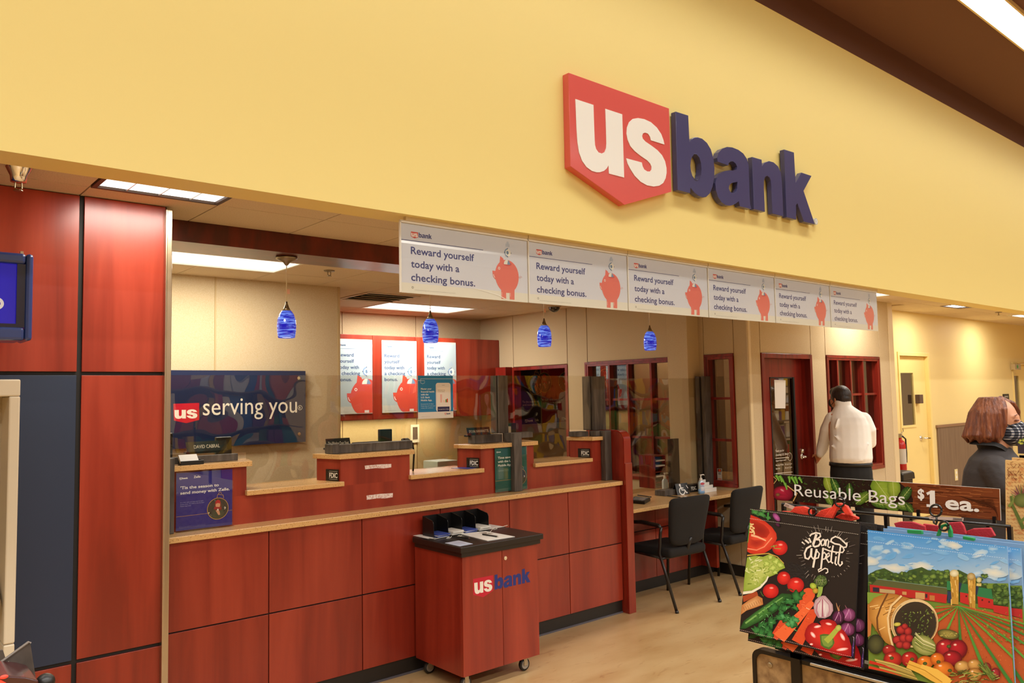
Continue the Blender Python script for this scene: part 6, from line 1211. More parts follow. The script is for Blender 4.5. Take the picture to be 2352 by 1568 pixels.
for x0, y0, x1, y1, w0, w1, c in ((660, 840, 590, 985, 120, 95, '#de5a30'), (700, 1010, 560, 1275, 78, 110, '#d9502a'), (450, 1085, 350, 1235, 90, 70, '#d24a2c'), (685, 925, 395, 1240, 52, 128, '#ea6a3a')):
    a.oval(x0, y0, w0/2, w0/2, c, c); a.line([(x0, y0), ((x0+x1)/2, (y0+y1)/2), (x1, y1)], w0, c, w1)
    for k in range(9):
        u = rn.uniform(0.05, 0.95); x, y = x0+(x1-x0)*u, y0+(y1-y0)*u; ww = (w0+(w1-w0)*u)*0.4; v = rn.uniform(-1, 0.4)*ww; a.line([(x+v, y+v*0.4), (x+v+16, y+v*0.4+7)], 4, rn.choice(('#c2421e', '#f08a5c', '#c94a24')))
a.line([(640, 960), (672, 975)], 6, '#f6c9a8')
for x, y, r in ((350, 960, 55), (420, 990, 60), (490, 905, 50), (560, 860, 55), (545, 960, 40), (600, 835, 34), (480, 1060, 60), (520, 1090, 55), (400, 1050, 48), (330, 1095, 60), (240, 1140, 70), (190, 1165, 55), (290, 1165, 60), (230, 1205, 60), (310, 1205, 50), (450, 960, 45)): leaf(x, y, r, rn.uniform(0, 3.1), '#3f8a44', '#123c1c', 0.42, 0.62)
for k in range(36): x, y = rn.uniform(170, 560), rn.uniform(880, 1200); a.line([(x, y), (x+rn.uniform(-30, 30), y+rn.uniform(-24, 24))], 5, rn.choice(('#7cc07a', '#1c4c26', '#4f9a54')))
for x, y, r in ((515, 1085, 50), (545, 1070, 36), (480, 1110, 34), (430, 1035, 34)): leaf(x, y, r, rn.uniform(0, 3.1), '#62b06a', '#1f6a34', 0.40, 0.62)
a.oval(772, 722, 57, 58, '#7d9652', '#31481f', wob=0.10, rn=rn)
for k in range(60): t_ = rn.uniform(0, 6.28); r_ = 52*math.sqrt(rn.random()); a.oval(772+r_*math.cos(t_), 718+r_*math.sin(t_), 6, 6, rn.choice(('#9db070', '#3c5426', '#5e7a3c')), '#33481f', seg=7)
a.line([(772, 770), (768, 820), (752, 866)], 44, '#93b04e', 30); a.oval(706, 764, 33, 27, '#c2d050', '#7d9a2c', 0.7); a.oval(726, 806, 26, 26, '#d8aa3e', '#8a7a24', 0.4)
a.grad([(760, 860), (790, 850), (815, 852), (850, 890), (880, 930), (885, 985), (860, 1030), (810, 1055), (750, 1050), (718, 1000), (708, 940), (725, 890)], '#e9e2e0', '#b08a94')
for k, dx in enumerate((-60, -34, -6, 26, 58)): a.line([(790, 868), (795+dx*0.9, 930), (795+dx, 985), (795+dx*0.7, 1040)], 9, ('#b7788a', '#d8c4c8', '#a65a70', '#d9cdd0', '#b98a98')[k], 14)
a.oval(762, 905, 9, 8, '#7a5a4a', '#c9b8b0', seg=8)
for x, y, rx, ry, c0, c1_ in ((1020, 1022, 64, 62, '#a85a92', '#4c1838'), (930, 1045, 55, 66, '#6e2a58', '#2a0f22'), (1012, 1152, 68, 60, '#9c4a84', '#441430')): a.oval(x, y, rx, ry, c0, c1_, 0.3, cen=(x-10, y-14)); a.line([(x-30, y+30), (x-5, y-20), (x+5, y-50)], 4, '#d9a8c8'); a.line([(x+20, y+36), (x+22, y), (x+6, y-48)], 3, '#c98ab4')
a.line([(935, 990), (918, 940), (912, 915)], 12, '#b98a62', 3); a.line([(940, 985), (935, 955), (945, 935)], 8, '#a8744c', 2); a.line([(1005, 965), (990, 935)], 9, '#8a5a68', 3)
a.grad([(638, 1160), (660, 1120), (700, 1095), (745, 1098), (778, 1120), (762, 1085), (790, 1065), (850, 1062), (900, 1082), (925, 1120), (985, 1170), (1025, 1235), (1046, 1310), (1044, 1400), (950, 1395), (860, 1368), (760, 1335), (690, 1305), (640, 1255), (628, 1205)], '#e23a2c', '#9c0f18')
for x, y, rx, ry, r_ in ((745, 1130, 34, 13, -0.2), (705, 1205, 34, 16, 0.9), (968, 1222, 16, 40, -0.5), (965, 1335, 55, 14, -0.15), (845, 1105, 30, 12, 0.2), (690, 1290, 16, 10, 0)): a.oval(x, y, rx, ry, '#fbeeea', '#e8695c', r_)
a.poly([(765, 1205), (800, 1195), (850, 1200), (885, 1230), (897, 1275), (880, 1310), (850, 1338), (810, 1325), (775, 1300), (770, 1250)], '#4f6f2c'); a.poly([(780, 1215), (840, 1210), (880, 1250), (880, 1290), (845, 1318), (800, 1302), (782, 1260)], '#7d9840'); a.line([(820, 1265), (870, 1215), (910, 1165), (935, 1140)], 52, '#a9b748', 38); a.oval(930, 1142, 26, 30, '#c8c86a', '#97a63e', 0.5)
a.grad([(1092, 1190), (1112, 1120), (1112, 1300), (1090, 1410), (1048, 1400), (1052, 1310), (1070, 1230)], '#6a4796', '#2e1c4a')
for k in range(30): a.line([(1060+rn.uniform(0, 36), 1220+k*6), (1064+rn.uniform(0, 36), 1238+k*6)], 4, rn.choice(('#a08ac0', '#8266ac', '#d2c2dc')))
for x, y, r in ((180, 105, 40), (235, 120, 46), (260, 95, 30), (300, 150, 26)): leaf(x, y, r, 0.4, '#4f9a4a', '#1d4a22', 0.4)
a.line([(300, 105), (296, 175)], 18, '#3f8a3e', 10); a.oval(375, 148, 46, 24, '#c060a8', '#5a1a4a', 0.85); a.oval(385, 215, 24, 14, '#5a1a48', '#2a1522', 0.6)
WH = '#e6ddd0'
for pts, w in (([(735, 300), (722, 345), (705, 395)], 22), ([(676, 318), (690, 300), (730, 287), (768, 294), (772, 318), (750, 338), (728, 345)], 15), ([(728, 345), (764, 350), (772, 378), (755, 402), (722, 412), (702, 398)], 17), ([(790, 345), (776, 372), (784, 402), (800, 398), (812, 370), (804, 348), (790, 345)], 13), ([(822, 345), (818, 405)], 14), ([(818, 368), (838, 345), (846, 362), (838, 408), (850, 420), (862, 410)], 12), ([(862, 372), (872, 338), (905, 320), (945, 335), (985, 372), (1008, 395), (1000, 415), (975, 418), (940, 392), (900, 385), (868, 366)], 14), ([(1010, 372), (1004, 400)], 12),
               ([(690, 402), (650, 425), (630, 470), (636, 512), (662, 522), (684, 492), (692, 425)], 17), ([(694, 425), (690, 495), (706, 520), (722, 500)], 15), ([(738, 432), (722, 510), (706, 598)], 18), ([(724, 480), (746, 452), (762, 474), (752, 510), (724, 518)], 14), ([(796, 420), (786, 520), (776, 612)], 16), ([(788, 480), (808, 462), (824, 486), (812, 520), (788, 524)], 13), ([(828, 508), (852, 492), (848, 466), (830, 478), (826, 520), (846, 552), (864, 540)], 13), ([(886, 400), (872, 470), (866, 545), (884, 560)], 15), ([(912, 498), (902, 560), (918, 576)], 14), ([(952, 408), (936, 500), (930, 560), (946, 582), (966, 562), (962, 542)], 15), ([(806, 430), (850, 448), (920, 462), (970, 462), (984, 440), (974, 425)], 12), ([(906, 470), (918, 474)], 14), ([(776, 605), (752, 618), (756, 636), (782, 622), (812, 604), (836, 612), (838, 638), (818, 650)], 11), ([(605, 368), (632, 392)], 12), ([(635, 352), (670, 380)], 16), ([(668, 335), (688, 375)], 16)):
    a.line(pts, w, WH)
for k in range(44):
    an = 2*PI*k/44+rn.uniform(-.04, .04); r0 = 205+rn.uniform(-18, 30); r1 = r0+rn.uniform(15, 62); cx, cy = 815, 480
    if math.sin(an) > 0.5: r0 += 10
    a.line([(cx+r0*math.cos(an)*0.95, cy+r0*math.sin(an)), (cx+r1*math.cos(an)*0.95, cy+r1*math.sin(an))], 6, rn.choice(('#8a8078', '#a49a90', '#6c635e')), 3)
dashes(a, (136, 76), (1120, 205), 60, 3.5, '#b8b0a4'); dashes(a, (132, 158), (1116, 302), 60, 3.5, '#b8b0a4'); dashes(a, (40, 1158), (1058, 1405), 60, 3, '#d8b8ac')
a.build('print', t1, PRB)
def ribbon(parent, pts, conv, x, col, th=0.012):
    obj('handle', MB().prism([tuple(on_x(*conv(*p), x)) for p in pts], (th, 0, 0)), col, parent, bevel=0.002)
HR = mat('orange_red_strap', '#e2402c', rough=0.6, bump=((200, 200, 200), 0.2)); HD = mat('crimson_strap', '#a81f2c', rough=0.6, bump=((200, 200, 200), 0.2)); HG = mat('green_strap', '#12864a', rough=0.6)
for q_, x in (([(105, 452), (195, 455), (240, 408), (330, 405), (392, 430), (396, 496), (300, 484), (225, 466)], 2.215), ([(440, 502), (500, 442), (640, 402), (700, 422), (622, 470), (600, 530), (520, 520)], 2.225), ([(520, 524), (640, 372), (692, 370), (762, 402), (815, 488), (742, 482), (704, 424), (664, 420), (612, 532)], 2.212), ([(640, 512), (702, 475), (790, 484), (870, 516), (872, 534), (808, 552), (700, 532)], 2.230)): ribbon(t1, q_, c3, x, HR)
# bags behind the first, each slipped a little down and back
lab = ('second from the front', 'third from the front', 'at the back of its stack')
for k in range(3):
    d = dup(t1, Vector(t1.location)+Vector((0.016*(k+1), -0.013*(k+1)-0.004, (-0.028, -0.006, -0.010)[k])), label='black vegetable print bag under the price sign, '+lab[k])
    for ch in list(d.children):
        if ch.name.startswith('handle') or (k > 0 and ch.name.startswith('print')): bpy.data.objects.remove(ch)
# ---------------------------------------------------------------- farm picture bags
S2 = [(53, 147), (1345, 300), (1432, 1760), (62, 1432)]
t2, Q2, n2 = bag('farm picture bag with spilled vegetable basket, frontmost of its stack', [c2(*p) for p in S2], 2.19, 2.12, mat('blue_bag_back', '#6f93b8', rough=0.5))
a = QuadArt(*Q2, S2); rn = random.Random(21)
a.faces([(53, 147), (1345, 300), (1365, 560), (57, 640)], [(0, 1, 2, 3)], [C('#3f8fd6'), C('#4d96d6'), C('#a9c0cf'), C('#9fc0d8')])
for k in range(70):
    x, y = rn.uniform(60, 1340), rn.uniform(200, 620); r_ = rn.uniform(18, 75); a.oval(x, y, r_, r_*rn.uniform(0.25, 0.5), rn.choice(('#a8c8e0', '#7fb2de', '#c3d2d8', '#5f9fd6')), rn.choice(('#6aa8de', '#8fbce0')), rn.uniform(-0.5, 0.5), 12, None, 0.25, rn)
for x, y, rx, ry in ((90, 440, 75, 42), (1225, 545, 120, 42), (300, 500, 130, 40), (560, 485, 110, 40), (860, 290, 70, 30)): a.oval(x, y, rx, ry, '#d9d8c8', '#a9c2d2', 0.1, 18, None, 0.2, rn)
a.poly([(56, 640), (1358, 640), (1432, 1760), (62, 1432)], '#6f8a34')
T = [(58, 560), (130, 520), (210, 500), (300, 545), (400, 555), (440, 520), (500, 505), (560, 490), (620, 520), (700, 525), (770, 545), (830, 530), (900, 515), (980, 555), (1100, 620), (1170, 690), (1360, 680), (1362, 860), (60, 720)]
a.poly(T, '#3c5426')
for k in range(150):
    x = rn.uniform(62, 800) if k < 110 else rn.uniform(900, 1180); y = rn.uniform(530, 660) if k < 110 else rn.uniform(560, 690); r_ = rn.uniform(12, 34); a.oval(x, y, r_, r_*0.7, rn.choice(('#6f8f3a', '#4c6a2c', '#2f4620', '#83a044')), rn.choice(('#34502a', '#2a3f1c')), 0, 10, None, 0.3, rn)
for k in range(40): a.oval(rn.uniform(1225, 1345), rn.uniform(660, 840), rn.uniform(15, 35), rn.uniform(12, 26), rn.choice(('#6a8a3c', '#45642a')), '#2f4a22', 0, 10, None, 0.3, rn)
a.poly([(150, 600), (800, 685), (800, 748), (95, 655)], '#565a34'); a.poly([(75, 650), (797, 745), (790, 825), (560, 790), (80, 722)], '#b32a26')
for x0, y0, x1, y1, c in ((105, 675, 165, 722, '#2a2c3a'), (170, 690, 312, 738, '#b9a070'), (380, 715, 420, 748, '#c2925a'), (503, 722, 590, 790, '#c79a62'), (595, 738, 615, 775, '#3a2c34'), (635, 750, 682, 800, '#b8763e')): a.poly([(x0, y0), (x1, y0+(x1-x0)*0.1), (x1, y1), (x0, y1-(x1-x0)*0.1)], c)
a.line([(150, 600), (800, 684)], 4, '#7fa090')
a.poly([(795, 620), (830, 620), (830, 705), (795, 700)], '#2f7a4a'); a.poly([(800, 710), (845, 720), (850, 825), (800, 820)], '#2c3854')
a.poly([(925, 640), (1000, 650), (1000, 735), (915, 722)], '#2f6b3c'); a.poly([(918, 722), (1005, 738), (1005, 842), (918, 815)], '#b82a28'); a.poly([(905, 630), (935, 640), (915, 720), (905, 720)], '#26304c')
a.poly([(1085, 675), (1205, 695), (1222, 790), (1070, 758)], '#2a7446'); a.poly([(1078, 760), (1222, 790), (1226, 880), (1085, 858)], '#b52826'); a.poly([(1222, 840), (1362, 858), (1366, 942), (1226, 905)], '#b52a28'); a.poly([(1065, 660), (1090, 675), (1075, 750), (1062, 740)], '#26304c')
for x, y in ((975, 760), (1122, 795), (1185, 812)): a.rect(x-7, y-8, x+7, y+8, '#4a1a1c')
for x0, x1, y0, y1 in ((822, 906, 545, 838), (985, 1062, 575, 882)):
    a.poly([(x0, y0), (x1, y0+10), (x1-4, y1), (x0+20, y1-8)], '#b88c38')
    for k in range(18): xx = rn.uniform(x0+6, x1-10); yy = rn.uniform(y0+5, y1-30); a.line([(xx, yy), (xx+3, yy+rn.uniform(20, 60))], 7, rn.choice(('#d8b158', '#9a7028', '#e0c078')))
a.oval(864, 548, 42, 34, '#e6e0c0', '#b9ac74'); a.oval(1020, 578, 38, 34, '#c9b27c', '#94783c'); a.oval(1092, 610, 24, 26, '#d8cda0', '#9a9a58'); a.poly([(1070, 640), (1115, 640), (1112, 668), (1068, 664)], '#c9b870')
a.poly([(700, 850), (905, 842), (1010, 862), (1366, 945), (1432, 1760), (1000, 1680), (720, 1600), (640, 900)], '#b5562a')
for k in range(260): x, y = rn.uniform(720, 1400), rn.uniform(870, 1560); a.line([(x, y), (x+rn.uniform(-14, 14), y+rn.uniform(4, 14))], 5, rn.choice(('#d8824a', '#8f3c1c', '#c96a38', '#a84a24', '#9a7a34')))
V = (905, 850)
for ex, ey, w in ((560, 880, 10), (600, 960, 14), (690, 1010, 18), (780, 1120, 22), (930, 1300, 30), (1160, 1480, 30), (1420, 1600, 34), (1430, 1330, 26), (1420, 1190, 20), (1410, 1100, 16), (1400, 1040, 14), (1390, 995, 12)): a.line([V, ((V[0]+ex)/2, (V[1]+ey)/2), (ex, ey)], 5, rn.choice(('#4f8a38', '#5f9a3c', '#3f7a34')), w*1.3)
for k in range(60): x, y = rn.uniform(1150, 1400), rn.uniform(930, 1180); a.line([(x, y), (x+16, y+9)], 5, rn.choice(('#6f9a3c', '#4f7a30', '#8aa84a')))
a.poly([(58, 722), (300, 745), (120, 810), (60, 830)], '#7d9a3c'); a.poly([(60, 830), (110, 850), (90, 1120), (62, 1140)], '#b9743c')
a.grad([(72, 830), (120, 775), (230, 733), (330, 742), (470, 785), (360, 850), (290, 950), (275, 1080), (300, 1230), (230, 1190), (165, 1110), (75, 970)], '#dda858', '#a8702c')
for k in range(18): x = rn.uniform(80, 280); y = rn.uniform(800, 1080); a.line([(x, y), (x+rn.uniform(40, 90), y-rn.uniform(10, 36))], 7, rn.choice(('#c08a40', '#f0cc88', '#8a5a24')))
a.line([(250, 735), (185, 860), (150, 960), (155, 1060), (185, 1135)], 16, '#6e4420'); a.line([(380, 755), (280, 850), (250, 960), (262, 1090), (300, 1240)], 18, '#e3c792'); a.line([(392, 762), (296, 855), (268, 960), (278, 1090), (312, 1240)], 6, '#8a5c2c')
a.oval(500, 1010, 220, 228, '#e8d3a8', '#d9bd88', 0.35, 32); a.oval(505, 1015, 198, 206, '#2f281f', '#3a3024', 0.35, 32); a.ring(500, 1010, 212, 6, '#9a7440', a0=-0.6, a1=PI*1.3)
for k in range(90): x, y = 500+rn.uniform(-120, 170), 1000+rn.uniform(-110, 130); a.line([(x, y), (x+rn.uniform(-22, 22), y+rn.uniform(-26, 20))], 9, rn.choice(('#5d6e34', '#3c4a22', '#7a8a42', '#2c3418', '#94a04e')))
for x, y, rx, ry in ((375, 1072, 44, 40), (440, 1085, 36, 40), (410, 1040, 30, 28), (340, 1165, 46, 40), (400, 1150, 44, 42), (450, 1150, 40, 38), (365, 1210, 40, 34), (425, 1215, 42, 38)): a.oval(x, y, rx, ry, '#c23a34', '#6a0f18', cen=(x-8, y-10))
a.oval(590, 1215, 120, 88, '#c2c07a', '#6f7a34', 0.5)
for k in range(26): t_ = rn.uniform(-0.9, 0.9); a.line([(500+rn.uniform(0, 20), 1150+t_*60), (580, 1210+t_*50), (690, 1250+t_*40)], 5, rn.choice(('#8f9a48', '#dcd8a4', '#5f6a2c')))
a.oval(340, 1020, 34, 18, '#d9d060', '#a8a03c', -0.1); a.oval(140, 1205, 78, 92, '#5a5a34', '#23261a'); a.oval(815, 1112, 102, 46, '#a89a4c', '#3a3e1c', 0.18)
for k in range(12): a.oval(740+rn.uniform(0, 150), 1095+rn.uniform(0, 40), 14, 8, '#c9b860', '#5c5a2a', 0.3, 8)
for x, y, rx, ry, c0, c1_ in ((790, 1240, 92, 84, '#c42a30', '#5e0c16'), (905, 1250, 88, 90, '#b81f2a', '#5a0a14'), (850, 1335, 92, 74, '#b3202a', '#560a12'), (265, 1260, 62, 50, '#b8322c', '#6a1014'), (300, 1345, 88, 72, '#d23a2a', '#7a1212'), (455, 1345, 78, 72, '#cf342a', '#760f12'), (600, 1375, 76, 62, '#ee8a2c', '#a84a14'), (712, 1345, 66, 60, '#ea8228', '#a24612'), (770, 1440, 98, 76, '#e8862c', '#9c4412'), (945, 1412, 72, 54, '#dbb066', '#8a5a24'), (1055, 1395, 64, 52, '#d9a85c', '#8a5822'), (1058, 1485, 68, 62, '#d4a052', '#82501e'), (1170, 1420, 40, 46, '#a83a3a', '#5a1414'), (1250, 1480, 46, 58, '#b0343a', '#5c1218')):
    a.oval(x, y, rx, ry, c0, c1_, cen=(x-rx*0.2, y-ry*0.25)); a.oval(x-rx*0.3, y-ry*0.45, rx*0.2, ry*0.14, '#f6dcc8', c0)
for x, y in ((820, 1225), (290, 1335), (480, 1345), (600, 1385), (725, 1370), (830, 1450)): a.oval(x, y, 20, 16, '#5a6a2c', '#34401c')
a.line([(440, 1390), (560, 1440), (680, 1510), (800, 1600)], 74, '#dfae48', 90); a.line([(560, 1420), (700, 1470), (830, 1570)], 60, '#e6b850', 80); a.line([(420, 1380), (600, 1450), (760, 1560)], 8, '#b98428')
for k in range(16): a.line([(130+k*4, 1345+k*7), (300+k*6, 1385+k*8), (470+k*5, 1450+k*7)], 9, rn.choice(('#8a7a34', '#b39a4c', '#6a5c26', '#c9b060')))
a.line([(80, 1370), (200, 1400), (330, 1450)], 30, '#c2301e', 8); a.line([(75, 1420), (210, 1450), (380, 1500)], 26, '#cf3a22', 6)
for k in range(60): x, y = rn.uniform(820, 1240), rn.uniform(1460, 1600); a.line([(x, y), (x+rn.uniform(30, 70), y+rn.uniform(-30, 20))], 8, rn.choice(('#5f6a2a', '#8a9442', '#3c4a1e', '#a8a85a')))
for k in range(20): a.line([(1080+rn.uniform(0, 90), 1370+rn.uniform(-10, 60)), (1200+rn.uniform(0, 60), 1520+rn.uniform(-20, 30))], 6, rn.choice(('#7a8a3c', '#5a6a2c')))
dashes(a, (56, 162), (1344, 316), 60, 3, '#cfe0ec'); dashes(a, (58, 252), (1346, 412), 60, 3, '#cfe0ec')
a.build('print', t2, PRB)
for q_, x, m in (([(1230, 572), (1290, 556), (1420, 560), (1540, 600), (1560, 676), (1400, 668), (1270, 650)], 2.25, HD), ([(1520, 576), (1680, 598), (1684, 664), (1552, 645)], 2.26, HD), ([(1782, 566), (1900, 560), (1930, 600), (1956, 682), (1880, 700), (1795, 700)], 2.25, HD), ([(2022, 626), (2200, 618), (2246, 700), (2180, 722), (1958, 682), (1952, 652)], 2.26, HD),
                 ([(1360, 637), (1510, 645), (1520, 684), (1365, 672)], 2.192, HG), ([(1652, 700), (1672, 640), (1702, 590), (1752, 574), (1790, 598), (1812, 650), (1814, 716), (1776, 712), (1768, 640), (1752, 604), (1716, 612), (1700, 650), (1690, 702)], 2.193, HG), ([(1920, 700), (2040, 722), (2036, 752), (1920, 732)], 2.192, HG)): ribbon(t2, q_, c3, x, m, 0.01)
for k in range(3):
    d = dup(t2, Vector(t2.location)+Vector((0.016*(k+1), -0.024 if k == 0 else -0.024-0.004*k, (-0.004, 0.004, 0.008)[k])), label='farm picture bag in the right hand stack, '+lab[k])
    for ch in list(d.children):
        if ch.name.startswith('handle') or (k > 0 and ch.name.startswith('print')): bpy.data.objects.remove(ch)
# ---------------------------------------------------------------- parchment bag with a thistle
PX3 = [(2309, 1056), (2395, 1062), (2395, 1300), (2311, 1290)]
t3, Q3, n3 = bag('parchment coloured bag with a drawn thistle, hanging behind the farm bags', PX3, 2.42, 2.42, mat('parchment_bag', '#d8ae6a', rough=0.6, noise=((14, 14, 14), '#b8743c', 4, 0.45, 0.75)))
a = QuadArt(*Q3, PX3); rn = random.Random(9)
a.poly(PX3, '#dcb679')
for k in range(50): x, y = rn.uniform(2310, 2390), rn.uniform(1058, 1280); a.oval(x, y, rn.uniform(4, 12), rn.uniform(3, 7), rn.choice(('#e6c88a', '#cf9a5c', '#c98450')), '#dcb679', 0, 10, None, 0.3, rn)
for k in range(26):
    y = 1066+k*8.5
    for q_ in range(9): x = 2313+q_*8.5; a.line([(x, y), (x+2, y-2), (x+4, y+1), (x+6.5, y)], 0.7, '#a85a34')
for k in range(34): x, y = 2330+rn.gauss(0, 9), 1085+rn.gauss(0, 11); a.line([(x, y), (x+rn.uniform(-8, 8), y+rn.uniform(-9, 9))], 0.9, '#7a3a20')
a.line([(2352, 1215), (2338, 1185), (2326, 1160), (2323, 1140)], 9, '#5f6f34', 5); a.line([(2345, 1200), (2375, 1170)], 7, '#6f7f3c', 3); a.line([(2318, 1165), (2330, 1150), (2326, 1138)], 8, '#7d8a44', 3)
for k in range(40): an = rn.uniform(-2.6, -0.5); a.line([(2348, 1148), (2348+34*math.cos(an)*rn.uniform(.5, 1), 1148+38*math.sin(an)*rn.uniform(.5, 1))], 2.2, rn.choice(('#6a3a4a', '#8a4a58', '#7a2a34', '#4a5a34', '#8a8a50')), 0.8)
a.oval(2350, 1150, 20, 16, '#7a8448', '#56602c')
a.build('print', t3, PRB)
d = dup(t3, Vector(t3.location)+Vector((0.02, -0.01, 0.006)), label='parchment coloured thistle bag hanging directly behind its twin')
# ---------------------------------------------------------------- price sign and the wire rack
S3 = [(35, 78), (2290, 228), (2302, 545), (35, 335)]; PXS = [c3(*p) for p in S3]
Qs = corners(PXS, 2.40, 2.40); ps = thing('price_sign', 'long printed sign reading Reusable Bags one dollar each above the rack', 'sign', at=tuple(Qs[0]))
obj('board', MB().hexa(list(Qs), (0.004, 0, 0)), mat('sign_board', '#d8d6ce', rough=0.3), ps)
a = QuadArt(*Qs, S3); rn = random.Random(4); a.poly(S3, '#2c211a')
sy = lambda x: 78+(x-35)*0.0665; by = lambda x: 335+(x-35)*0.0926
a.poly([(1290, sy(1290)), (2290, 228), (2302, 545), (1420, by(1420)), (1430, 330), (1390, 240)], '#7a3f22')
for k in range(90):
    x = rn.uniform(1380, 2150); u = rn.uniform(0.04, 0.96); y = sy(x)+(by(x)-sy(x))*u; l = rn.uniform(60, 220); x2 = min(x+l, 2290); a.line([(x, y), ((x+x2)/2, y+0.04*l+rn.uniform(-7, 7)), (x2, y+0.075*l)], rn.uniform(2, 7), rn.choice(('#9c5a30', '#5c2c16', '#b06a3a', '#4a2210', '#8a4a28')))
for k in range(16): a.line([(1900+k*22, 300+k*9), (2060+k*13, 340+k*5), (2230+k*3, 330+k*12)], 4, '#4a2412')
for k in range(260): x = rn.uniform(300, 1000) if k < 220 else rn.uniform(36, 300); u = rn.uniform(0.02, 0.98); y = sy(x)+(by(x)-sy(x))*u; a.line([(x, y), (x+rn.uniform(-26, 26), y+rn.uniform(-20, 20))], rn.uniform(2, 5), rn.choice(('#2f4a20', '#1e3216', '#44642c', '#587a38', '#16240f')))
def lf(x, y, r, rot, c0, c1_, asp=0.55):
    a.oval(x, y, r, r*asp, c0, c1_, rot, 22, None, 0.08, rn); a.line([(x-r*math.cos(rot), y-r*math.sin(rot)), (x+r*math.cos(rot), y+r*math.sin(rot))], r*0.05, '#c2d07a')
    for k in (-0.5, -0.15, 0.2, 0.55):
        px_, py_ = x+r*k*math.cos(rot), y+r*k*math.sin(rot)
        for sd in (-1, 1): a.line([(px_, py_), (px_+r*0.38*math.cos(rot+sd*0.9), py_+r*0.38*math.sin(rot+sd*0.9))], r*0.03, '#a9bc5c', 0.5)
for x, y, r, rot, c0, c1_, asp in ((585, 175, 90, 1.3, '#a2b23e', '#6d8428', 0.5), (660, 205, 90, 1.15, '#4a7a30', '#23441c', 0.45), (590, 330, 70, 1.1, '#7c9a38', '#3f5e22', 0.5), (800, 240, 70, 1.5, '#4a6f2c', '#26421a', 0.5), (930, 320, 90, -0.7, '#7a9c36', '#3c5c20', 0.55), (1140, 240, 150, 1.0, '#9db83e', '#6c8c2a', 0.75), (1240, 210, 110, 1.5, '#a6bd44', '#728f2e', 0.6), (1110, 380, 95, 0.2, '#5f8a30', '#2c4c1c', 0.45), (1220, 400, 80, 0.3, '#86a63a', '#4c6c26', 0.55), (1360, 280, 85, -0.9, '#4a7430', '#22401a', 0.6), (1340, 400, 90, 0.2, '#6f9236', '#33521f', 0.5), (1400, 420, 60, 0.9, '#5a8030', '#2a481c', 0.5)): lf(x, y, r, rot, c0, c1_, asp)
a.line([(960, 360), (1060, 300)], 12, '#b4c06a', 7)
a.oval(130, 275, 105, 78, '#c22a48', '#5a0f1e', 0.1, 26, (120, 250)); a.oval(125, 240, 26, 12, '#f0a8b0', '#c22a48', 0.5)
for k in range(9): a.line([(70, 285), (110+k*12, 225+k*10), (200, 260+k*8)], 2.5, '#8a1c32')
a.oval(80, 285, 24, 18, '#8a6a3c', '#6a2a2c')
for x0, y0, x1, y1 in ((60, 90, 95, 150), (95, 95, 120, 160), (190, 100, 200, 165), (215, 105, 265, 195), (250, 105, 280, 175), (290, 110, 325, 168), (150, 170, 172, 235), (100, 100, 150, 175)): a.line([(x0, y0), ((x0+x1)/2+4, (y0+y1)/2), (x1, y1)], 30, '#5c9a34', 14); a.line([(x0, y0), (x1, y1)], 5, '#9cc860')
a.line([(36, 105), (70, 135), (40, 175)], 7, '#c9a468'); a.line([(175, 195), (275, 272), (235, 350)], 11, '#cfa868')
a.raw = True; W, H = a.W, a.H
a.text('Reusable Bags', 0.113*W, 0.235*H, 0.62*H, '#f4f2ec', bold=0.0, width=0.520*W); a.text('$', 0.688*W, 0.50*H, 0.46*H, '#f2ede4', bold=0.015, width=0.025*W, heavy=0.018); a.poly([(W*x, H*y) for x, y in ((0.722, 0.71), (0.742, 0.80), (0.757, 0.80), (0.757, 0.33), (0.766, 0.33), (0.766, 0.24), (0.722, 0.24), (0.722, 0.33), (0.736, 0.33), (0.736, 0.68), (0.727, 0.63))], '#f2ede4'); a.text('ea.', 0.798*W, 0.235*H, 0.62*H, '#f2ede4', bold=0.01, width=0.126*W, heavy=0.020)
a.build('print', ps, printmat('print_gloss', 0.22))
WIRE = mat('black_wire', '#100e0d', rough=0.3)
rk = thing('wire_rack', 'black wire rack that carries the bag stacks and the price sign', 'rack', at=(2.36, 1.1, 0.93))
def wire(pts, conv, x, r=0.004, name='wire'): return obj(name, MB().tube([on_x(*conv(*p), x) for p in pts], r, 8), WIRE, rk, smooth=True)
wire([(115, 378), (800, 455), (1500, 520), (2400, 605)], c3, 2.34, 0.0045, 'top_rail'); wire([(120, 395), (900, 470)], c3, 2.44, 0.0045, 'rear_rail')
pz_ = on_x(*c3(1155, 485), 2.34)
for x_ in (128, 1155, 2390):
    p = on_x(*c3(x_, 380+(x_-115)*0.1), 2.34); obj('upright', MB().box(2.335, 2.349, p.y-0.005, p.y+0.005, 0.935, p.z), WIRE, rk)
for x_, dz in ((1445, 0.0), (2210, 0.0)):
    p = on_x(*c3(x_, 515+(x_-1445)*0.095), 2.372); q = on_x(*c3(x_, by(x_)), 2.40); obj('sign_clip', MB().box(2.345, 2.398, p.y-0.004, p.y+0.004, p.z-0.004, p.z).box(2.392, 2.398, p.y-0.004, p.y+0.004, p.z, q.z+0.01), WIRE, rk)
def loop(cx, cy, r, x, tail=None):
    pts = [(cx+r*math.cos(2*PI*k/20), cy+r*math.sin(2*PI*k/20)) for k in range(20)]; m = MB(); P_ = [on_x(*c3(*p), x) for p in pts]; m.tube(P_+[P_[0]], 0.0028, 8)
    if tail: m.tube([on_x(*c3(*p), x) for p in tail], 0.0028, 8)
    obj('hook', m, WIRE, rk, smooth=True)
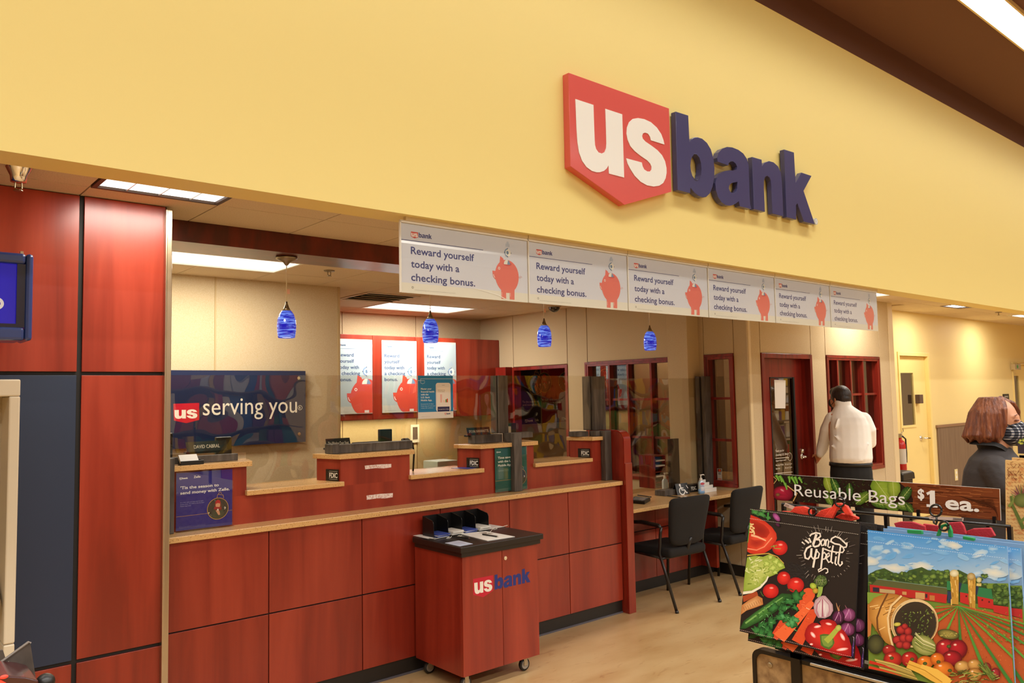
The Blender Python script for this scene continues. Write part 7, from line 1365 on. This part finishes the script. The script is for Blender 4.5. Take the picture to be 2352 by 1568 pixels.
loop(1652, 445, 58, 2.20, [(1660, 502), (1662, 560), (1655, 582), (1635, 570), (1630, 535)]); loop(420, 455, 38, 2.205); loop(693, 360, 46, 2.21, [(700, 400), (706, 450)]); loop(1735, 600, 46, 2.188)
for nm, q_, l, x in (('price_tag', [(148, 368), (240, 405), (226, 436), (130, 398)], 'clear tilted price tag strip over the black bags', 2.225), ('price_tag', [(1590, 500), (1930, 520), (1926, 552), (1586, 530)], 'clear price tag with barcode under the price sign', 2.33)):
    t = thing(nm, l, 'tag', at=tuple(on_x(*c3(*q_[0]), x))); P_ = [on_x(*c3(*p), x) for p in q_]; obj('sheet', MB().prism([tuple(p) for p in P_], (0.001, 0, 0)), mat('tag_clear', '#c9b8ac', rough=0.2), t)
    if x > 2.3:
        a = QuadArt(P_[3], P_[2], P_[1], P_[0], None, 0.0006)
        for k in range(16): a.poly([(0.70+k*0.017, 0.15), (0.70+k*0.017+0.006*(1+k % 2), 0.15), (0.70+k*0.017+0.006*(1+k % 2), 0.9), (0.70+k*0.017, 0.9)], '#3a302c')
        a.poly([(0.06, 0.6), (0.14, 0.6), (0.14, 0.75), (0.06, 0.75)], '#5a4c46'); a.build('barcode', t)
    else:
        a = QuadArt(P_[3], P_[2], P_[1], P_[0], None, 0.0006)
        for k in range(10): a.poly([(0.1+k*0.04, 0.2), (0.115+k*0.04, 0.2), (0.115+k*0.04, 0.8), (0.1+k*0.04, 0.8)], '#6a4c44')
        a.build('barcode', t)
# ---------------------------------------------------------------- checkout counter end under the rack
LAM = mat('stone_laminate', '#b89c74', rough=0.35, noise=((26, 26, 26), '#84684a', 6, 0.42, 0.66)); EDGE = mat('black_edge_trim', '#171311', rough=0.3)
ck = thing('checkout_counter', 'checkout counter end in stone laminate with black edge trim below the rack', 'counter', at=(2.9, 0.5, 0))
yb_ = on_x(1731, 1515, 2.27).y; zt_ = on_x(1760, 1497, 2.27).z
prof = [(-1.6, 0), (yb_, 0), (yb_, zt_-0.03)]+[(yb_-0.03+0.03*math.cos(PI/2*k/6), zt_-0.03+0.03*math.sin(PI/2*k/6)) for k in range(1, 7)]+[(-1.6, zt_)]
obj('body', MB().prism([(2.275, y, z) for y, z in prof], (0.9, 0, 0)), LAM, ck)
pe = [(y+(0.004 if y > 0 else 0), z+0.004) for y, z in prof[1:]]
ed = MB()
for i in range(len(pe)-1):
    A_, B_ = pe[i], pe[i+1]; dA, dB = prof[i+1], prof[i+2]; k_ = 0.010
    ia = (A_[0]-0.012 if A_[0] > 0 else A_[0], A_[1]-0.012); ib = (B_[0]-0.012 if B_[0] > 0 else B_[0], B_[1]-0.012)
    ed.add([(2.268, *A_), (2.268, *B_), (2.268, *ib), (2.268, *ia), (2.30, *A_), (2.30, *B_), (2.30, *ib), (2.30, *ia)], [(0, 1, 2, 3), (7, 6, 5, 4), (0, 4, 5, 1), (2, 6, 7, 3)])
obj('edge_trim', ed, EDGE, ck)
p = on_x(1768, 1527, 2.272); obj('bolt', MB().lathe([(0, -0.004), (0.006, -0.004), (0.008, -0.002), (0.008, 0.0)], (2.274, p.y, p.z), seg=14, axis='x'), mat('zinc'), ck)
p0, p1 = on_x(1815, 1500, 2.262), on_x(1836, 1500, 2.262); obj('bracket', MB().box(2.262, 2.274, min(p0.y, p1.y), max(p0.y, p1.y), 0.55, zt_+0.02).box(2.262, 2.36, min(p0.y, p1.y), max(p0.y, p1.y), zt_+0.006, zt_+0.02), EDGE, rk)
obj('foot_bar', MB().box(2.30, 2.36, -0.2, yb_-0.06, zt_+0.006, zt_+0.03), EDGE, rk)
obj('light_edge', MB().box(2.262, 2.268, -0.4, yb_-0.20, zt_-0.002, zt_+0.004), mat('white_edge', '#e4e0d6', rough=0.3), ck)
# small flowered card standing on the far side of the lane
fc = thing('shelf_card', 'small flowered shelf card on a black clip behind the thistle bag', 'card', at=tuple(on_x(2345, 1045, 2.9))); P_ = [on_x(x, y, 2.9) for x, y in ((2337, 1006), (2400, 1008), (2400, 1044), (2338, 1041))]
obj('sheet', MB().prism([tuple(v) for v in P_], (0.002, 0, 0)), mat('card_dark', '#3a2f3a', rough=0.4), fc); a = QuadArt(P_[3], P_[2], P_[1], P_[0], None, 0.0008); rn = random.Random(2)
for k in range(24): a.oval(rn.uniform(0.02, 0.6), rn.uniform(0.6, 0.95), 0.06, 0.08, rn.choice(('#c9c23a', '#9aa83a', '#e0d868')), '#6f8a2c', 0, 8)
a.poly([(0.25, 0), (0.32, 0), (0.32, 0.9), (0.25, 0.9)], '#7fa88c'); a.build('print', fc)
q = on_x(2346, 1055, 2.9); obj('clip', MB().box(2.895, 2.915, q.y-0.03, q.y+0.004, 0.9, q.z+0.012).box(2.895, 2.905, q.y-0.06, q.y+0.004, q.z+0.004, q.z+0.014), WIRE, fc)
# ================================================================== MACHINES AT THE LEFT AND THE STORE BEHIND
PUT = mat('putty_plastic', '#cfc4ac', rough=0.4)
kx1 = on_y(47.5, 880, 3.90).x; kz = on_y(20, 871, 3.90).z; ki = on_y(21, 910, 3.90); kb = on_y(30, 1478, 3.90).z
at = thing('cash_machine', 'putty coloured cash machine cabinet against the navy panel', 'machine', at=(0.2, 4.1, 0))
fr = MB(); fr.box(ki.x, kx1, 3.90, 4.286, 0.0, kb-0.001).box(ki.x, kx1, 3.90, 4.286, kb+0.001, ki.z).box(-0.30, kx1, 3.90, 4.286, ki.z, kz).box(-0.30, -0.20, 3.90, 4.286, 0, ki.z).box(-0.20, ki.x, 3.90, 4.286, 0, 0.55)
obj('fascia', fr, PUT, at, bevel=0.006); obj('recess', MB().box(-0.20, ki.x, 4.08, 4.286, 0.55, ki.z), mat('putty_shade', '#a99b80', rough=0.5), at)
obj('keypad_shelf', MB().hexa([(-0.19, 3.93, 0.95), (ki.x-0.01, 3.93, 0.95), (ki.x-0.01, 4.078, 1.02), (-0.19, 4.078, 1.02)], (0, 0, -0.05)), mat('putty_shade'), at); obj('screen', MB().box(-0.12, ki.x-0.10, 4.068, 4.078, 1.12, 1.55), BLACKP, at)
tx1 = on_y(78, 600, 3.86).x; tz1 = on_y(60, 582, 3.86).z; tz0 = on_y(70, 782, 3.86).z; sx1 = on_y(57, 700, 3.87).x
tv = thing('display_screen', 'blue framed display screen above the cash machine', 'screen', at=(0.2, 4.0, tz0)); BLF = mat('blue_bezel', '#263c78', rough=0.3, coat=0.3)
bz = MB(); bz.box(sx1, tx1, 3.86, 4.06, tz0, tz1).box(-0.35, sx1, 3.86, 4.06, tz0, tz0+0.055).box(-0.35, sx1, 3.86, 4.06, tz1-0.045, tz1).box(-0.40, -0.35, 3.86, 4.06, tz0, tz1)
obj('bezel', bz, BLF, tv, bevel=0.012); obj('screen', MB().box(-0.35, sx1, 3.885, 3.90, tz0+0.055, tz1-0.045), mat('lit_blue_screen', '#16128a', emit='#1a14a0', estr=0.55, rough=0.15), tv)
obj('inner_rim', MB().box(sx1-0.030, sx1, 3.872, 3.884, tz0+0.055, tz1-0.045).box(-0.35, sx1-0.03, 3.872, 3.884, tz0+0.055, tz0+0.07), mat('dark_rim', '#1c1c34', rough=0.25), tv)
p = on_y(0, 697, 3.884); a = Art((p.x, 3.884, p.z), (1, 0, 0), (0, 0, 1), (0, -1, 0)); a.ring(-0.012, 0, 0.026, 0.012, '#dfe6f4'); a.text('welcome', -0.04, -0.025, 0.09, '#dfe6f4', align='r', bold=0.01); a.build('screen_text', tv)
obj('bracket', MB().box(0.0, 0.30, 4.06, 4.287, tz0+0.1, tz1-0.1), BLACKP, tv); pp = on_y(51, 577, 4.0); obj('antenna', MB().box(pp.x-0.008, pp.x+0.004, 3.99, 4.01, tz1, tz1+0.03), mat('zinc'), tv)
# card terminal hood close to the photographer
YT = 0.95
ct = thing('card_terminal', 'grey card terminal hood with red light low in the foreground corner', 'terminal', at=(-0.45, YT, 0))
HOOD = mat('grey_hood', '#4a4039', rough=0.6, noise=((60, 20, 60), '#3a322c', 3, 0.4, 0.7))
P = lambda x, y, d=0.0: on_y(x, y, YT+d)
obj('hood', MB().prism([tuple(P(*p)) for p in ((-60, 1566), (66, 1474), (70, 1476), (83, 1560), (86, 1600), (-60, 1600))], (0, 0.004, 0)), HOOD, ct, bevel=0.001)
obj('hood_edge', MB().tube([P(-60, 1565), P(66, 1474), P(70, 1477)], 0.0014, 6), mat('hood_light_edge', '#6f655c', rough=0.5), ct); obj('side_flap', MB().prism([tuple(P(*p, 0.05)) for p in ((-40, 1494), (7, 1493), (13, 1512), (-40, 1550))], (0, 0.004, 0)), HOOD, ct)
obj('base', MB().prism([tuple(P(*p, -0.06)) for p in ((-80, 1556), (20, 1552), (60, 1555), (88, 1562), (92, 1600), (-80, 1600))], (0, 0.06, 0)), mat('dark_red_base', '#3a1114', rough=0.2, coat=0.4), ct, bevel=0.003)
obj('knob', MB().ell(P(104, 1566, -0.02), (0.009, 0.009, 0.0085), 16, 10), BLACKP, ct, smooth=True); obj('indicator_lamp', MB().ell(P(9, 1554, -0.062), (0.0035, 0.0015, 0.0018), 12, 8), mat('red_lamp', '#ff3a2a', emit='#ff2a1a', estr=1.2), ct)
obj('lit_strip', MB().prism([tuple(P(*p, -0.0605)) for p in ((-60, 1562), (2, 1561), (18, 1570), (-60, 1580))], (0, -0.001, 0)), mat('red_lamp'), ct)
a = Art(P(0, 0), (1, 0, 0), (0, 0, 1), (0, -1, 0)); o_ = P(0, 1568); a.o = o_; a.map = lambda x, y: (P(x, y).x-o_.x, P(x, y).z-o_.z)
for q in (((19.5, 1518), (21, 1535)), ((32.5, 1529), (30.5, 1548)), ((42, 1532), (41, 1547)), ((53, 1545), (52, 1552)), ((51, 1530), (54, 1533), (57, 1528))): a.line(list(q), 1.6, '#b8ae9c')
a.build('print_marks', ct); obj('pole', MB().tube([(-0.47, YT+0.0, 0.0), (-0.47, YT+0.0, P(0, 1600).z)], 0.02, 12).lathe([(0, 0), (0.16, 0), (0.16, 0.012), (0.02, 0.03)], (-0.47, YT, 0), seg=24), BLACKP, ct)
# shelves of goods behind the photographer: what the shields and door glass mirror
def gondola(lab, x0, x1, y, seed):
    t = thing('goods_shelf', lab, 'shelf', at=((x0+x1)/2, y, 0)); rr = random.Random(seed)
    obj('frame', MB().box(x0, x1, y-0.5, y-0.46, 0, 2.1), mat('shelf_grey', '#6a5a4a', rough=0.6), t)
    for k in range(5): obj('shelf', MB().box(x0, x1, y-0.46, y, 0.15+0.42*k, 0.18+0.42*k), mat('shelf_grey'), t)
    cols = ['#b3202a', '#d8b02c', '#1f5fa0', '#e6e0d0', '#2f7a3c', '#c8641e', '#5a2a6a', '#d0d4da', '#8a1a1a', '#1a7a8a']
    a = QuadArt((x0, y, 0), (x1, y, 0), (x1, y, 1), (x0, y, 1), None); V = []; Fc = []; Cc = []
    for k in range(5):
        x = x0+0.02
        while x < x1-0.2:
            w = rr.uniform(0.07, 0.22); h_ = rr.uniform(0.18, 0.36); d = rr.uniform(0.0, 0.12); z = 0.182+0.42*k; b0 = len(V); c = C(rr.choice(cols))
            V += [(x, y-d, z), (x+w*0.94, y-d, z), (x+w*0.94, y-d, z+h_), (x, y-d, z+h_), (x, y-d-0.15, z), (x+w*0.94, y-d-0.15, z), (x+w*0.94, y-d-0.15, z+h_), (x, y-d-0.15, z+h_)]
            for f in ((0, 1, 2, 3), (3, 2, 6, 7), (0, 3, 7, 4), (1, 5, 6, 2)): Fc.append(tuple(b0+i for i in f[::-1])); Cc.append(c)
            x += w
    me = bpy.data.meshes.new('goods'); me.from_pydata(V, [], Fc); ca = me.color_attributes.new('ink', 'FLOAT_COLOR', 'CORNER')
    for i in range(len(ca.data)): ca.data[i].color = Cc[i//4]
    me.materials.append(PRB); o = bpy.data.objects.new('goods', me); COL.objects.link(o); o.parent = t; o.matrix_parent_inverse = WORLD[t.name]; o['kind'] = 'stuff'
gondola('long shelf of colourful goods mirrored in the shields nearest the corner post', 1.2, 5.6, -2.2, 3)
gondola('long shelf of colourful goods mirrored in the shields near the end panel', 6.2, 11.5, -2.6, 8)
gondola('tall shelf of colourful goods mirrored in the corridor door glass', 12.2, 18.5, -1.8, 5)
